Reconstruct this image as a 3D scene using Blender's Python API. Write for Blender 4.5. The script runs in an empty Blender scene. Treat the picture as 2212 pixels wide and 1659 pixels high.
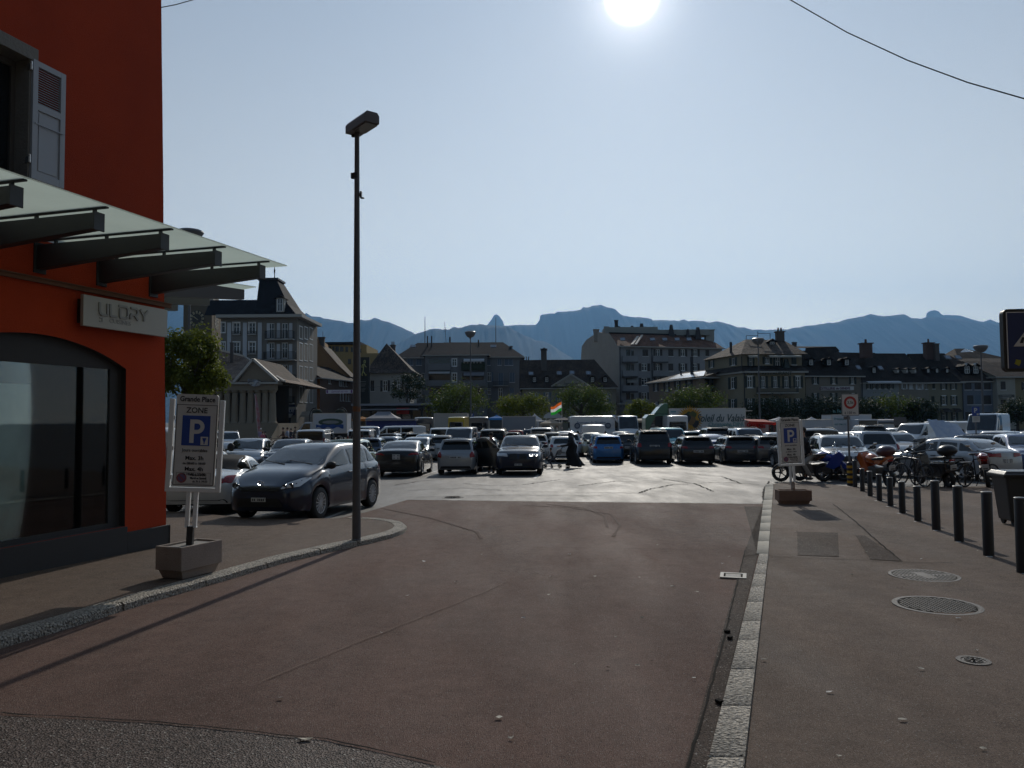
import bpy, bmesh, math, random
from mathutils import Vector, Matrix
from mathutils.bvhtree import BVHTree
from mathutils.geometry import delaunay_2d_cdt
R = math.radians
sc = bpy.context.scene
col = sc.collection
# ------------------------------------------------------------------ camera
FPX = 1662.0                                    # focal length in pixels of a 2212 px wide picture
cam_d = bpy.data.cameras.new('camera'); cam = bpy.data.objects.new('camera', cam_d); col.objects.link(cam)
cam_d.sensor_width = 36.0; cam_d.lens = 36.0 * FPX / 2212.0
cam_d.clip_start = 0.1; cam_d.clip_end = 60000
CAMM = Matrix.Rotation(R(90) + 0.0465, 4, 'X') @ Matrix.Rotation(-0.008, 4, 'Z')
CP = Vector((0, 0, 1.65))
cam.matrix_world = Matrix.Translation(CP) @ CAMM
sc.camera = cam
def ray(px, py):
 return (CAMM.to_3x3() @ Vector(((px - 1106) / FPX, -(py - 829.5) / FPX, -1))).normalized()
def at(px, py, Y):
 d = ray(px, py); return CP + d * (Y / d.y)
def gz(Y):
 if Y < 36: return -0.0193 * Y
 if Y < 44:
  t = (Y - 36) / 8; return -0.0193 * 36 - 0.0193 * 8 * (t - t * t / 2)
 b = -0.0193 * 40
 return b if Y < 60 else b + 0.006 * (min(Y, 220) - 60)
def gnd(px, py):
 d = ray(px, py); lo, hi = 1.0, 400.0
 for _ in range(60):
  m = (lo + hi) / 2; p = CP + d * (m / d.y)
  if p.z > gz(p.y): lo = m
  else: hi = m
 return CP + d * (lo / d.y)
def gnd_h(px, py, h):
 d = ray(px, py); Y = gnd(px, py).y
 for _ in range(20): Y = (CP.z - gz(Y) - h) / (-d.z / d.y)
 return CP + d * (Y / d.y)
def zat(py, Y, px=1106): return at(px, py, Y).z
def xat(px, Y, py=930): return at(px, py, Y).x
# ------------------------------------------------------------------ world, sun, exposure
SUN_DIR = ray(1365, -10)
SUN_EL = math.asin(SUN_DIR.z); SUN_AZ = math.atan2(SUN_DIR.x, SUN_DIR.y)
world = bpy.data.worlds.new('World'); sc.world = world; world.use_nodes = True
wn = world.node_tree; wn.nodes.clear()
def wnode(t, **k):
 n = wn.nodes.new(t)
 for a, b in k.items(): setattr(n, a, b)
 return n
sky = wnode('ShaderNodeTexSky', sky_type='NISHITA', sun_disc=False, sun_elevation=SUN_EL, sun_rotation=SUN_AZ,
   altitude=400, air_density=1.0, dust_density=0.3, ozone_density=2.0)
bg = wnode('ShaderNodeBackground'); bg.inputs['Strength'].default_value = 0.125
gm = wnode('ShaderNodeGamma'); gm.inputs['Gamma'].default_value = 0.55; wn.links.new(sky.outputs[0], gm.inputs[0])
ti = wnode('ShaderNodeMix', data_type='RGBA', blend_type='MULTIPLY'); ti.inputs[0].default_value = 1; ti.inputs[7].default_value = (.80, .96, 1.12, 1)
wn.links.new(gm.outputs[0], ti.inputs[6]); wn.links.new(ti.outputs[2], bg.inputs['Color'])
# the bright aureole that the sun makes in the air round itself
tc = wnode('ShaderNodeTexCoord'); dot = wnode('ShaderNodeVectorMath', operation='DOT_PRODUCT')
nrm = wnode('ShaderNodeVectorMath', operation='NORMALIZE')
wn.links.new(tc.outputs['Generated'], nrm.inputs[0]); wn.links.new(nrm.outputs[0], dot.inputs[0]); dot.inputs[1].default_value = SUN_DIR
ac = wnode('ShaderNodeMath', operation='ARCCOSINE'); wn.links.new(dot.outputs['Value'], ac.inputs[0])
def mth(op, a, b=None):
 n = wnode('ShaderNodeMath', operation=op)
 for i, v in enumerate((a, b)):
  if v is None: continue
  if isinstance(v, (int, float)): n.inputs[i].default_value = v
  else: wn.links.new(v, n.inputs[i])
 return n.outputs[0]
def gl(amp, w, p):                              # amp * exp(-(angle / w) ** p)
 e = mth('POWER', mth('DIVIDE', ac.outputs[0], w), p)
 return mth('MULTIPLY', mth('EXPONENT', mth('MULTIPLY', e, -1.0)), amp)
aur = mth('ADD', mth('ADD', gl(30.0, 0.0235, 5.0), gl(1.3, 0.036, 1.5)), gl(0.22, 0.13, 1.0))
bg2 = wnode('ShaderNodeBackground'); bg2.inputs['Color'].default_value = (1.0, 0.97, 1.0, 1)
wn.links.new(aur, bg2.inputs['Strength'])
bg3 = wnode('ShaderNodeBackground'); bg3.inputs['Color'].default_value = (.62, .78, 1.0, 1)     # hazy forward side of the sky
wn.links.new(gl(0.25, 0.80, 1.6), bg3.inputs['Strength'])
add0 = wnode('ShaderNodeAddShader'); wn.links.new(bg2.outputs[0], add0.inputs[0]); wn.links.new(bg3.outputs[0], add0.inputs[1])
sxyz = wnode('ShaderNodeSeparateXYZ'); wn.links.new(nrm.outputs[0], sxyz.inputs[0])                # bright milky band low over the horizon
bg4 = wnode('ShaderNodeBackground'); bg4.inputs['Color'].default_value = (1.0, .87, .60, 1)
wn.links.new(mth('MULTIPLY', mth('MULTIPLY', mth('EXPONENT', mth('MULTIPLY', mth('MAXIMUM', sxyz.outputs[2], 0.0), -4.2)), gl(1.0, 1.1, 3.0)), 2.15), bg4.inputs['Strength'])
add1 = wnode('ShaderNodeAddShader'); wn.links.new(add0.outputs[0], add1.inputs[0]); wn.links.new(bg4.outputs[0], add1.inputs[1]); add0 = add1
add = wnode('ShaderNodeAddShader'); out = wnode('ShaderNodeOutputWorld')
wn.links.new(bg.outputs[0], add.inputs[0]); wn.links.new(add0.outputs[0], add.inputs[1]); wn.links.new(add.outputs[0], out.inputs[0])
sd = bpy.data.lights.new('sun', 'SUN'); sd.energy = 3.2; sd.angle = R(0.5); sd.color = (1.0, 0.93, 0.82)
sun = bpy.data.objects.new('sun', sd); col.objects.link(sun)
sun.rotation_euler = SUN_DIR.to_track_quat('Z', 'Y').to_euler()
sc.view_settings.view_transform = 'Standard'; sc.view_settings.look = 'None'
sc.view_settings.exposure = -0.35; sc.view_settings.gamma = 1.0
sc.cycles.max_bounces = 6; sc.cycles.transparent_max_bounces = 12; sc.cycles.volume_bounces = 0
sc.cycles.sample_clamp_indirect = 4.0
# ------------------------------------------------------------------ materials
MATS = {}
def mat(name, rgb=(.5, .5, .5), rough=.7, metal=0.0, spec=.5, var=0.0, vscale=3.0, rgb2=None, bump=0.0, bscale=40.0,
  coat=0.0, fine=0.0, fscale=200.0, emit=None, trans=0.0, det=6, alpha=1.0, glass=0.0):
 if name in MATS: return MATS[name]
 m = bpy.data.materials.new(name); MATS[name] = m; m.use_nodes = True
 nt = m.node_tree; b = nt.nodes['Principled BSDF']
 b.inputs['Base Color'].default_value = (*rgb, 1); b.inputs['Roughness'].default_value = rough
 b.inputs['Metallic'].default_value = metal; b.inputs['Specular IOR Level'].default_value = spec
 b.inputs['Coat Weight'].default_value = coat; b.inputs['Coat Roughness'].default_value = .09
 b.inputs['Alpha'].default_value = alpha
 b.inputs['Transmission Weight'].default_value = glass
 if emit: b.inputs['Emission Color'].default_value = (*emit[0], 1); b.inputs['Emission Strength'].default_value = emit[1]
 if var or fine or bump:
  t = nt.nodes.new('ShaderNodeTexCoord')
 last = None
 if var or fine:
  c2 = rgb2 or tuple(c * (1 - .5) for c in rgb)
  mix = nt.nodes.new('ShaderNodeMix'); mix.data_type = 'RGBA'
  n = nt.nodes.new('ShaderNodeTexNoise'); n.inputs['Scale'].default_value = vscale; n.inputs['Detail'].default_value = det
  n.inputs['Roughness'].default_value = .6
  nt.links.new(t.outputs['Object'], n.inputs['Vector'])
  mr = nt.nodes.new('ShaderNodeMapRange'); mr.inputs[1].default_value = .35; mr.inputs[2].default_value = .68
  mr.inputs[4].default_value = var
  nt.links.new(n.outputs[0], mr.inputs[0]); nt.links.new(mr.outputs[0], mix.inputs[0])
  mix.inputs[6].default_value = (*rgb, 1); mix.inputs[7].default_value = (*c2, 1)
  last = mix.outputs[2]
  if fine:
   n2 = nt.nodes.new('ShaderNodeTexNoise'); n2.inputs['Scale'].default_value = fscale; n2.inputs['Detail'].default_value = 2
   nt.links.new(t.outputs['Object'], n2.inputs['Vector'])
   mr2 = nt.nodes.new('ShaderNodeMapRange'); mr2.inputs[1].default_value = .3; mr2.inputs[2].default_value = .7
   mr2.inputs[3].default_value = 1 - fine; mr2.inputs[4].default_value = 1 + fine
   nt.links.new(n2.outputs[0], mr2.inputs[0])
   mul = nt.nodes.new('ShaderNodeVectorMath'); mul.operation = 'SCALE'
   nt.links.new(last, mul.inputs[0]); nt.links.new(mr2.outputs[0], mul.inputs['Scale']); last = mul.outputs[0]
  nt.links.new(last, b.inputs['Base Color'])
 if bump:
  n3 = nt.nodes.new('ShaderNodeTexNoise'); n3.inputs['Scale'].default_value = bscale; n3.inputs['Detail'].default_value = 4
  nt.links.new(t.outputs['Object'], n3.inputs['Vector'])
  bp = nt.nodes.new('ShaderNodeBump'); bp.inputs['Strength'].default_value = bump; bp.inputs['Distance'].default_value = .09
  nt.links.new(n3.outputs[0], bp.inputs['Height']); nt.links.new(bp.outputs[0], b.inputs['Normal'])
 if trans:
  tr = nt.nodes.new('ShaderNodeBsdfTranslucent'); ms = nt.nodes.new('ShaderNodeMixShader'); ms.inputs[0].default_value = trans
  tc_ = tuple(min(1, c * 1.5) for c in rgb); tr.inputs[0].default_value = (*tc_, 1)
  if last and not emit: nt.links.new(last, tr.inputs[0])
  nt.links.new(b.outputs[0], ms.inputs[1]); nt.links.new(tr.outputs[0], ms.inputs[2])
  nt.links.new(ms.outputs[0], nt.nodes['Material Output'].inputs[0])
 return m
# ------------------------------------------------------------------ mesh helper
class MB:
 def __init__(s): s.v = []; s.f = []; s.mi = []; s.cur = 0
 def m(s, i): s.cur = i; return s
 def add(s, vs, fs):
  o = len(s.v); s.v += [tuple(p) for p in vs]
  for f in fs: s.f.append(tuple(o + i for i in f)); s.mi.append(s.cur)
  return s
 def box(s, c, d, rz=0.0, rot=None, taper=1.0):
  x, y, z = d[0] / 2, d[1] / 2, d[2] / 2
  P = [(-x, -y, -z), (x, -y, -z), (x, y, -z), (-x, y, -z), (-x * taper, -y * taper, z), (x * taper, -y * taper, z), (x * taper, y * taper, z), (-x * taper, y * taper, z)]
  M = rot if rot is not None else Matrix.Rotation(rz, 3, 'Z')
  cc = Vector(c); P = [cc + M @ Vector(p) for p in P]
  return s.add(P, [(0, 3, 2, 1), (4, 5, 6, 7), (0, 1, 5, 4), (1, 2, 6, 5), (2, 3, 7, 6), (3, 0, 4, 7)])
 def bx(s, x0, x1, y0, y1, z0, z1): return s.box(((x0 + x1) / 2, (y0 + y1) / 2, (z0 + z1) / 2), (abs(x1 - x0), abs(y1 - y0), abs(z1 - z0)))
 def bar(s, a, b, w, h=None, up=(0, 0, 1)):
  a = Vector(a); b = Vector(b); h = h or w; d = (b - a); L = d.length
  if L < 1e-6: return s
  d.normalize(); u = Vector(up)
  if abs(d.dot(u)) > .98: u = Vector((1, 0, 0))
  sd_ = d.cross(u).normalized(); u = sd_.cross(d)
  P = [p + sd_ * (i * w / 2) + u * (j * h / 2) for p in (a, b) for i, j in ((-1, -1), (1, -1), (1, 1), (-1, 1))]
  return s.add(P, [(0, 1, 2, 3), (7, 6, 5, 4), (0, 4, 5, 1), (1, 5, 6, 2), (2, 6, 7, 3), (3, 7, 4, 0)])
 def cyl(s, a, b, r0, r1=None, n=16, cap=True):
  a = Vector(a); b = Vector(b); r1 = r0 if r1 is None else r1
  d = (b - a).normalized(); u = Vector((0, 0, 1)) if abs(d.z) < .98 else Vector((1, 0, 0))
  x = d.cross(u).normalized(); y = d.cross(x)
  P = []
  for p, r in ((a, r0), (b, r1)):
   P += [p + (x * math.cos(2 * math.pi * i / n) + y * math.sin(2 * math.pi * i / n)) * r for i in range(n)]
  F = [(i, (i + 1) % n, n + (i + 1) % n, n + i) for i in range(n)]
  if cap: F += [tuple(reversed(range(n))), tuple(range(n, 2 * n))]
  return s.add(P, F)
 def tube(s, pts, r, n=8, closed=False):
  pts = [Vector(p) for p in pts]; N = len(pts); rs = r if isinstance(r, (list, tuple)) else [r] * N
  P = []; px_ = None
  for i, p in enumerate(pts):
   if closed: d = pts[(i + 1) % N] - pts[i - 1]
   else: d = pts[min(i + 1, N - 1)] - pts[max(i - 1, 0)]
   d.normalize()
   if px_ is None:
    u = Vector((0, 0, 1)) if abs(d.z) < .9 else Vector((1, 0, 0)); px_ = d.cross(u).normalized()
   px_ = (px_ - d * px_.dot(d)).normalized(); y = d.cross(px_)
   P += [p + (px_ * math.cos(2 * math.pi * k / n) + y * math.sin(2 * math.pi * k / n)) * rs[i] for k in range(n)]
  F = []
  for i in range(N if closed else N - 1):
   j = (i + 1) % N
   F += [(i * n + k, i * n + (k + 1) % n, j * n + (k + 1) % n, j * n + k) for k in range(n)]
  if not closed: F += [tuple(reversed(range(n))), tuple(range((N - 1) * n, N * n))]
  return s.add(P, F)
 def lathe(s, prof, c=(0, 0, 0), axis='Z', n=24, cap=True):
  P = []; N = len(prof); c = Vector(c)
  for r, h in prof:
   for k in range(n):
    a = 2 * math.pi * k / n; u, w = r * math.cos(a), r * math.sin(a)
    P.append(c + Vector({'Z': (u, w, h), 'Y': (u, h, w), 'X': (h, u, w)}[axis]))
  F = [(i * n + k, i * n + (k + 1) % n, (i + 1) * n + (k + 1) % n, (i + 1) * n + k) for i in range(N - 1) for k in range(n)]
  if cap and prof[0][0] > 1e-5: F.append(tuple(reversed(range(n))))
  if cap and prof[-1][0] > 1e-5: F.append(tuple(range((N - 1) * n, N * n)))
  return s.add(P, F)
 def prism(s, poly, fn, d):                   # poly: 2D outline, fn(u, v) -> point, d: offset vector
  n = len(poly); d = Vector(d)
  P = [Vector(fn(*p)) for p in poly]; P += [p + d for p in P]
  return s.add(P, [tuple(range(n)), tuple(reversed(range(n, 2 * n)))] + [((i + 1) % n, i, n + i, n + (i + 1) % n) for i in range(n)])
 def sphere(s, c, r, n=12, m=8, sc_=(1, 1, 1)):
  prof = [(math.sin(math.pi * i / m) * r, -math.cos(math.pi * i / m) * r) for i in range(m + 1)]
  o = len(s.v); s.lathe(prof, (0, 0, 0), 'Z', n)
  for i in range(o, len(s.v)):
   v = s.v[i]; s.v[i] = (c[0] + v[0] * sc_[0], c[1] + v[1] * sc_[1], c[2] + v[2] * sc_[2])
  return s
 def mesh(s, name, mats, smooth=None, bevel=0.0):
  me = bpy.data.meshes.new(name); me.from_pydata(s.v, [], s.f)
  for m_ in (mats if isinstance(mats, (list, tuple)) else [mats]): me.materials.append(m_)
  if len(me.polygons) == len(s.mi): me.polygons.foreach_set('material_index', s.mi)
  bm = bmesh.new(); bm.from_mesh(me)
  if bevel: bmesh.ops.bevel(bm, geom=[e for e in bm.edges if len(e.link_faces) == 2 and e.calc_face_angle(0) > .5], offset=bevel, segments=2, profile=.6, affect='EDGES', clamp_overlap=True)
  bmesh.ops.recalc_face_normals(bm, faces=bm.faces)
  if smooth is not None:
   for f in bm.faces: f.smooth = True
   for e in bm.edges:
    if len(e.link_faces) == 2 and e.calc_face_angle(0) > smooth: e.smooth = False
  bm.to_mesh(me); bm.free(); return me
 def build(s, name, mats, parent=None, smooth=None, bevel=0.0):
  return link(name, s.mesh(name, mats, smooth, bevel), parent)
def link(name, me, parent=None):
 o = bpy.data.objects.new(name, me); col.objects.link(o)
 if parent is not None: o.parent = parent
 return o
def tag(o, label=None, cat=None, group=None, kind=None):
 if label: o['label'] = label
 if cat: o['category'] = cat
 if group: o['group'] = group
 if kind: o['kind'] = kind
 return o
def thing(name, label, cat, loc=(0, 0, 0), rz=0.0, group=None):
 o = bpy.data.objects.new(name, None); col.objects.link(o); o.location = loc; o.rotation_euler = (0, 0, rz)
 o.empty_display_size = .2
 return tag(o, label, cat, group)
def text_mesh(s, size, bold=0.0, shear=0.0, ext=0.002, sx=1.0, align='CENTER'):
 c = bpy.data.curves.new('t', 'FONT'); c.body = s; c.size = size; c.offset = bold; c.shear = shear; c.extrude = ext
 c.align_x = align; c.align_y = 'CENTER'; c.resolution_u = 3
 o = bpy.data.objects.new('t', c); col.objects.link(o)
 dg = bpy.context.evaluated_depsgraph_get(); me = bpy.data.meshes.new_from_object(o.evaluated_get(dg))
 bpy.data.objects.remove(o); bpy.data.curves.remove(c)
 if sx != 1.0:
  for v in me.vertices: v.co.x *= sx
 return me
def put_text(name, s, size, m, parent, loc, rot=(R(90), 0, 0), **k):
 me = text_mesh(s, size, **k); me.materials.clear(); me.materials.append(m)
 o = link(name, me, parent); o.location = loc; o.rotation_euler = rot; return o
def copy_tree(o, parent=None):
 c = o.copy(); col.objects.link(c); c.parent = parent
 for ch in o.children: copy_tree(ch, c)
 return c
# ------------------------------------------------------------------ shared materials
ORANGE = mat('orange_render', (.50, .060, .018), .9, var=.8, vscale=.5, rgb2=(.36, .045, .018), bump=.5, bscale=90, fine=.10, fscale=120, spec=.2)
STONE = mat('grey_stone', (.24, .22, .19), .85, var=.5, vscale=1.5, bump=.2, bscale=30)
BLACKM = mat('black_painted_metal', (.02, .02, .022), .5)
GREYM = mat('grey_painted_metal', (.16, .16, .17), .5)
WHITEM = mat('white_painted_metal', (.78, .78, .76), .35)
WHITE = mat('white_paint', (.75, .75, .74), .6)
INK = mat('black_print', (.015, .015, .018), .6)
RED = mat('red_print', (.5, .02, .02), .5)
BLUE = mat('blue_print', (.02, .06, .3), .45)
GLASSD = mat('window_glass', (.015, .018, .022), .06, spec=.6)
RUBBER = mat('black_rubber', (.018, .018, .018), .75)
ALU = mat('aluminium', (.55, .55, .55), .35, metal=1.0)
# ------------------------------------------------------------------ ground
def asphalt(name, c1, c2, rough, agg=.35, aggs=260, bump=.5, spec=.5, stretch=None):
 m = bpy.data.materials.new(name); m.use_nodes = True; nt = m.node_tree; b = nt.nodes['Principled BSDF']
 N = nt.nodes.new; L = nt.links.new
 t = N('ShaderNodeTexCoord')
 def noise(s, d=5, r=.6, vec=None):
  n = N('ShaderNodeTexNoise'); n.inputs['Scale'].default_value = s; n.inputs['Detail'].default_value = d; n.inputs['Roughness'].default_value = r
  L(vec or t.outputs['Object'], n.inputs['Vector']); return n.outputs[0]
 def rng(v, a, b_, c, d):
  n = N('ShaderNodeMapRange'); n.inputs[1].default_value = a; n.inputs[2].default_value = b_; n.inputs[3].default_value = c; n.inputs[4].default_value = d
  L(v, n.inputs[0]); return n.outputs[0]
 mp = N('ShaderNodeMapping'); mp.inputs['Scale'].default_value = stretch or (1, .25, 1); mp.inputs['Rotation'].default_value = (0, 0, R(-8))
 L(t.outputs['Object'], mp.inputs['Vector'])
 mix = N('ShaderNodeMix'); mix.data_type = 'RGBA'; mix.inputs[6].default_value = (*c1, 1); mix.inputs[7].default_value = (*c2, 1)
 a = noise(.55, 6, .62, mp.outputs[0]); L(rng(a, .35, .66, 0, 1), mix.inputs[0])
 v = N('ShaderNodeTexVoronoi'); v.inputs['Scale'].default_value = aggs; L(t.outputs['Object'], v.inputs['Vector'])
 hs = N('ShaderNodeSeparateColor'); L(v.outputs['Color'], hs.inputs[0])
 g = rng(hs.outputs[0], 0, 1, 1 - agg, 1 + agg)
 sp = rng(hs.outputs[1], .965, .99, 0, 1)
 mul = N('ShaderNodeVectorMath'); mul.operation = 'SCALE'; L(mix.outputs[2], mul.inputs[0]); L(g, mul.inputs['Scale'])
 st = rng(noise(5, 6, .75), .32, .68, .80, 1.15); mul2 = N('ShaderNodeVectorMath'); mul2.operation = 'SCALE'; L(mul.outputs[0], mul2.inputs[0]); L(st, mul2.inputs['Scale'])
 mx2 = N('ShaderNodeMix'); mx2.data_type = 'RGBA'; L(sp, mx2.inputs[0]); L(mul2.outputs[0], mx2.inputs[6]); mx2.inputs[7].default_value = (.3, .28, .25, 1)
 L(mx2.outputs[2], b.inputs['Base Color'])
 L(rng(noise(1.3, 6, .7, mp.outputs[0]), .35, .65, rough + .03, rough + .17), b.inputs['Roughness'])
 b.inputs['Specular IOR Level'].default_value = spec
 bp = N('ShaderNodeBump'); bp.inputs['Strength'].default_value = bump; bp.inputs['Distance'].default_value = .006
 L(v.outputs['Distance'], bp.inputs['Height']); L(bp.outputs[0], b.inputs['Normal'])
 MATS[name] = m; return m
A_PLACE = asphalt('place_asphalt', (.115, .105, .095), (.075, .068, .062), .50, aggs=90, bump=.6, spec=.35)
A_ROAD = asphalt('reddish_road_asphalt', (.176, .108, .086), (.118, .075, .061), .66, agg=.5, aggs=230, bump=.8, spec=.10)
A_PAVE = asphalt('pavement_asphalt', (.180, .128, .098), (.125, .093, .074), .66, agg=.45, aggs=200, bump=.8, spec=.10)
A_COARSE = asphalt('coarse_asphalt', (.105, .078, .066), (.076, .058, .050), .60, agg=.8, aggs=95, bump=1.0, spec=.2)
A_GUT = asphalt('gutter_asphalt', (.095, .07, .056), (.065, .05, .042), .7, agg=.6, aggs=130, bump=.9, spec=.08)
PAINT = mat('road_paint', (.5, .49, .46), .6, var=.6, vscale=9, rgb2=(.16, .15, .14), fine=.2, fscale=60)
GRANITE = mat('granite', (.46, .41, .34), .75, var=.5, vscale=5, rgb2=(.27, .24, .205), bump=1.0, bscale=45, fine=.75, fscale=48)
CONC = mat('pale_concrete', (.34, .27, .225), .85, var=.5, vscale=2.2, rgb2=(.22, .175, .145), bump=.3, bscale=120, fine=.2, fscale=160)
def sheet(name, pts, m, dz, kind='structure', label=None, thick=0.0, step=1.5, cat=None):
 """flat sheet that follows the slope of the ground; pts are (X, Y)"""
 P2 = [Vector(p[:2]) for p in pts]; n = len(P2)
 xs = [p.x for p in P2]; ys = [p.y for p in P2]
 # cut into strips along Y so that it follows the profile
 cuts = sorted({y for y in (36, 37, 38, 39, 40, 41, 42, 43, 44, 60, 220) if min(ys) < y < max(ys)})
 bm = bmesh.new(); vs = [bm.verts.new((p.x, p.y, 0)) for p in P2]; bm.faces.new(vs)
 for y in cuts:
  bmesh.ops.bisect_plane(bm, geom=bm.verts[:] + bm.edges[:] + bm.faces[:], plane_co=(0, y, 0), plane_no=(0, 1, 0))
 bmesh.ops.triangulate(bm, faces=bm.faces[:])
 if thick:
  r = bmesh.ops.extrude_face_region(bm, geom=bm.faces[:])
  for v in [g for g in r['geom'] if isinstance(g, bmesh.types.BMVert)]: v.co.z = -thick
 for v in bm.verts: v.co.z += gz(v.co.y) + dz
 bmesh.ops.recalc_face_normals(bm, faces=bm.faces)
 if sum(f.normal.z * f.calc_area() for f in bm.faces) < -1e-6 and not thick:
  for f in bm.faces: f.normal_flip()
 me = bpy.data.meshes.new(name); bm.to_mesh(me); bm.free(); me.materials.append(m)
 o = link(name, me); o['kind'] = kind
 if label: tag(o, label, cat)
 return o
sheet('ground', [(-9000, -60), (9000, -60), (9000, 12500), (-9000, 12500)], A_PLACE, 0)
def G(*pp): return [gnd(*p) for p in pp]
# the reddish road coming from below the camera, between the two kerbs
road_far = G((560, 1131), (700, 1127), (790, 1107), (880, 1080), (1120, 1083), (1400, 1086), (1655, 1089))
sheet('road', [(-9, -30)] + [(-9, 5)] + [(p.x, p.y) for p in G((-300, 1230), (350, 1170))] + [(p.x, p.y) for p in road_far] + [(p.x, p.y) for p in G((1640, 1200), (1560, 1659))] + [(1.35, 2.0), (1.3, -30)], A_ROAD, .004)
q = G((-60, 1546), (350, 1566), (700, 1602), (1040, 1680))
sheet('worn_road_edge', [(-9, -30), (-9, q[0].y)] + [(p.x, p.y) for p in q] + [(.6, .9), (.5, -30)], A_COARSE, .008)
# right pavement, level with the road
rp = G((1668, 1046), (1660, 1110), (1655, 1200), (1610, 1500), (1600, 1659))
far_r = G((1690, 1042), (1790, 1046), (1846, 1053), (2000, 1052))
sheet('pavement', [(p.x, p.y) for p in far_r] + [(60, far_r[-1].y), (60, -30), (rp[-1].x, -30)] + [(p.x, p.y) for p in reversed(rp)], A_PAVE, .006)
a1, a2, b1, b2 = G((1605, 1205), (1472, 1690), (1637, 1200), (1520, 1690))
sheet('gutter', [(a1.x, a1.y), (b1.x, b1.y), (b2.x, b2.y), (b2.x - .02, -20), (a2.x - .02, -20), (a2.x, a2.y)], A_GUT, .012)
g1, g2 = G((1648, 1095), (1612, 1206));
sheet('gutter', [(g1.x - .02, g1.y), (rp[1].x - .05, g1.y), (b1.x, b1.y + .02), (a1.x, a1.y + .02)], A_GUT, .0125)
# old trench patches and joints in the pavement
for poly in ([(1722, 1150), (1810, 1152), (1812, 1204), (1723, 1201)], [(1848, 1158), (1868, 1158), (1950, 1214), (1880, 1210)]):
 sheet('pavement_patch', [(p.x, p.y) for p in G(*poly)], A_GUT, .012)
CRACK = mat('dark_joint', (.022, .02, .018), .9, spec=.05)
def crack(pts, w, name='pavement_joint', m=None, dz=.0165, seed=1, jit=.012):
 rnd = random.Random(seed); P = G(*pts); Q = []
 for a, b in zip(P, P[1:]):
  k = max(1, int((b - a).length / .12))
  for i in range(k): Q.append(a.lerp(b, i / k) + Vector((rnd.uniform(-jit, jit), rnd.uniform(-jit, jit), 0)))
 Q.append(P[-1]); mb = MB(); V = []
 for i, p in enumerate(Q):
  d = (Q[min(i + 1, len(Q) - 1)] - Q[max(i - 1, 0)]); d.z = 0; d.normalize(); nn = Vector((-d.y, d.x, 0)) * w / 2 * rnd.uniform(.6, 1.3)
  for s_ in (1, -1):
   r_ = p + nn * s_; V.append((r_.x, r_.y, gz(r_.y) + dz))
 mb.add(V, [(2 * i, 2 * i + 1, 2 * i + 3, 2 * i + 2) for i in range(len(Q) - 1)])
 o = mb.build(name, m or CRACK); o['kind'] = 'structure'; return o
crack([(1655, 1203), (1800, 1209), (1960, 1217), (2060, 1219)], .014, seed=2)
crack([(1800, 1090), (1850, 1130), (1900, 1175), (1945, 1212)], .018, seed=3)
crack([(1605, 1192), (1400, 1188), (1150, 1184)], .010, seed=4)
crack([(560, 1478), (700, 1420), (900, 1340), (1050, 1280), (1100, 1255)], .008, seed=5, name='road_joint', jit=.006, m=mat('pale_joint', (.20, .15, .12), .9, spec=.05))
crack([(0, 1546), (350, 1566), (700, 1602), (940, 1655)], .014, seed=6, name='road_joint')
crack([(880, 1081), (1120, 1083), (1400, 1086), (1652, 1089)], .03, seed=7, name='road_joint', jit=.02)
crack([(1610, 1190), (1560, 1400), (1475, 1700)], .012, seed=8, name='road_joint', jit=.004)
for i, pts in enumerate([[(880, 1060), (1000, 1055), (1120, 1062), (1380, 1066)], [(1380, 1066), (1400, 1058), (1450, 1048)], [(1450, 1048), (1560, 1042), (1640, 1047)],
                         [(850, 1049), (905, 1040), (960, 1036)], [(1250, 1050), (1330, 1040), (1380, 1042)], [(1650, 1089), (1650, 1060), (1662, 1040)], [(1600, 1045), (1560, 1030), (1480, 1022)],
                         [(1540, 1062), (1500, 1045), (1430, 1035)], [(900, 1075), (1000, 1072), (1100, 1070), (1300, 1072)], [(1000, 1045), (1060, 1050), (1130, 1048), (1210, 1036)]]):
 crack(pts, .05, seed=20 + i, name='asphalt_crack', jit=.03)
# tyre marks curving on the road
def arc_marks():
 for k, (pts) in enumerate([[(1130, 1092), (1230, 1097), (1320, 1112), (1340, 1135), (1325, 1160)], [(1180, 1090), (1260, 1098), (1305, 1115), (1312, 1140)], [(830, 1100), (930, 1120), (1030, 1150), (1040, 1165)]]):
  crack(pts, .05, seed=50 + k, name='tyre_mark', m=mat('tyre_mark_rubber', (.110, .070, .056), .8, spec=.05), dz=.0105, jit=.004)
arc_marks()
# faint straight wheel tracks
for k, pts in enumerate([[(1400, 1659), (1480, 1300), (1530, 1140)], [(500, 1560), (900, 1300), (1200, 1130)]]):
 pass
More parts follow.
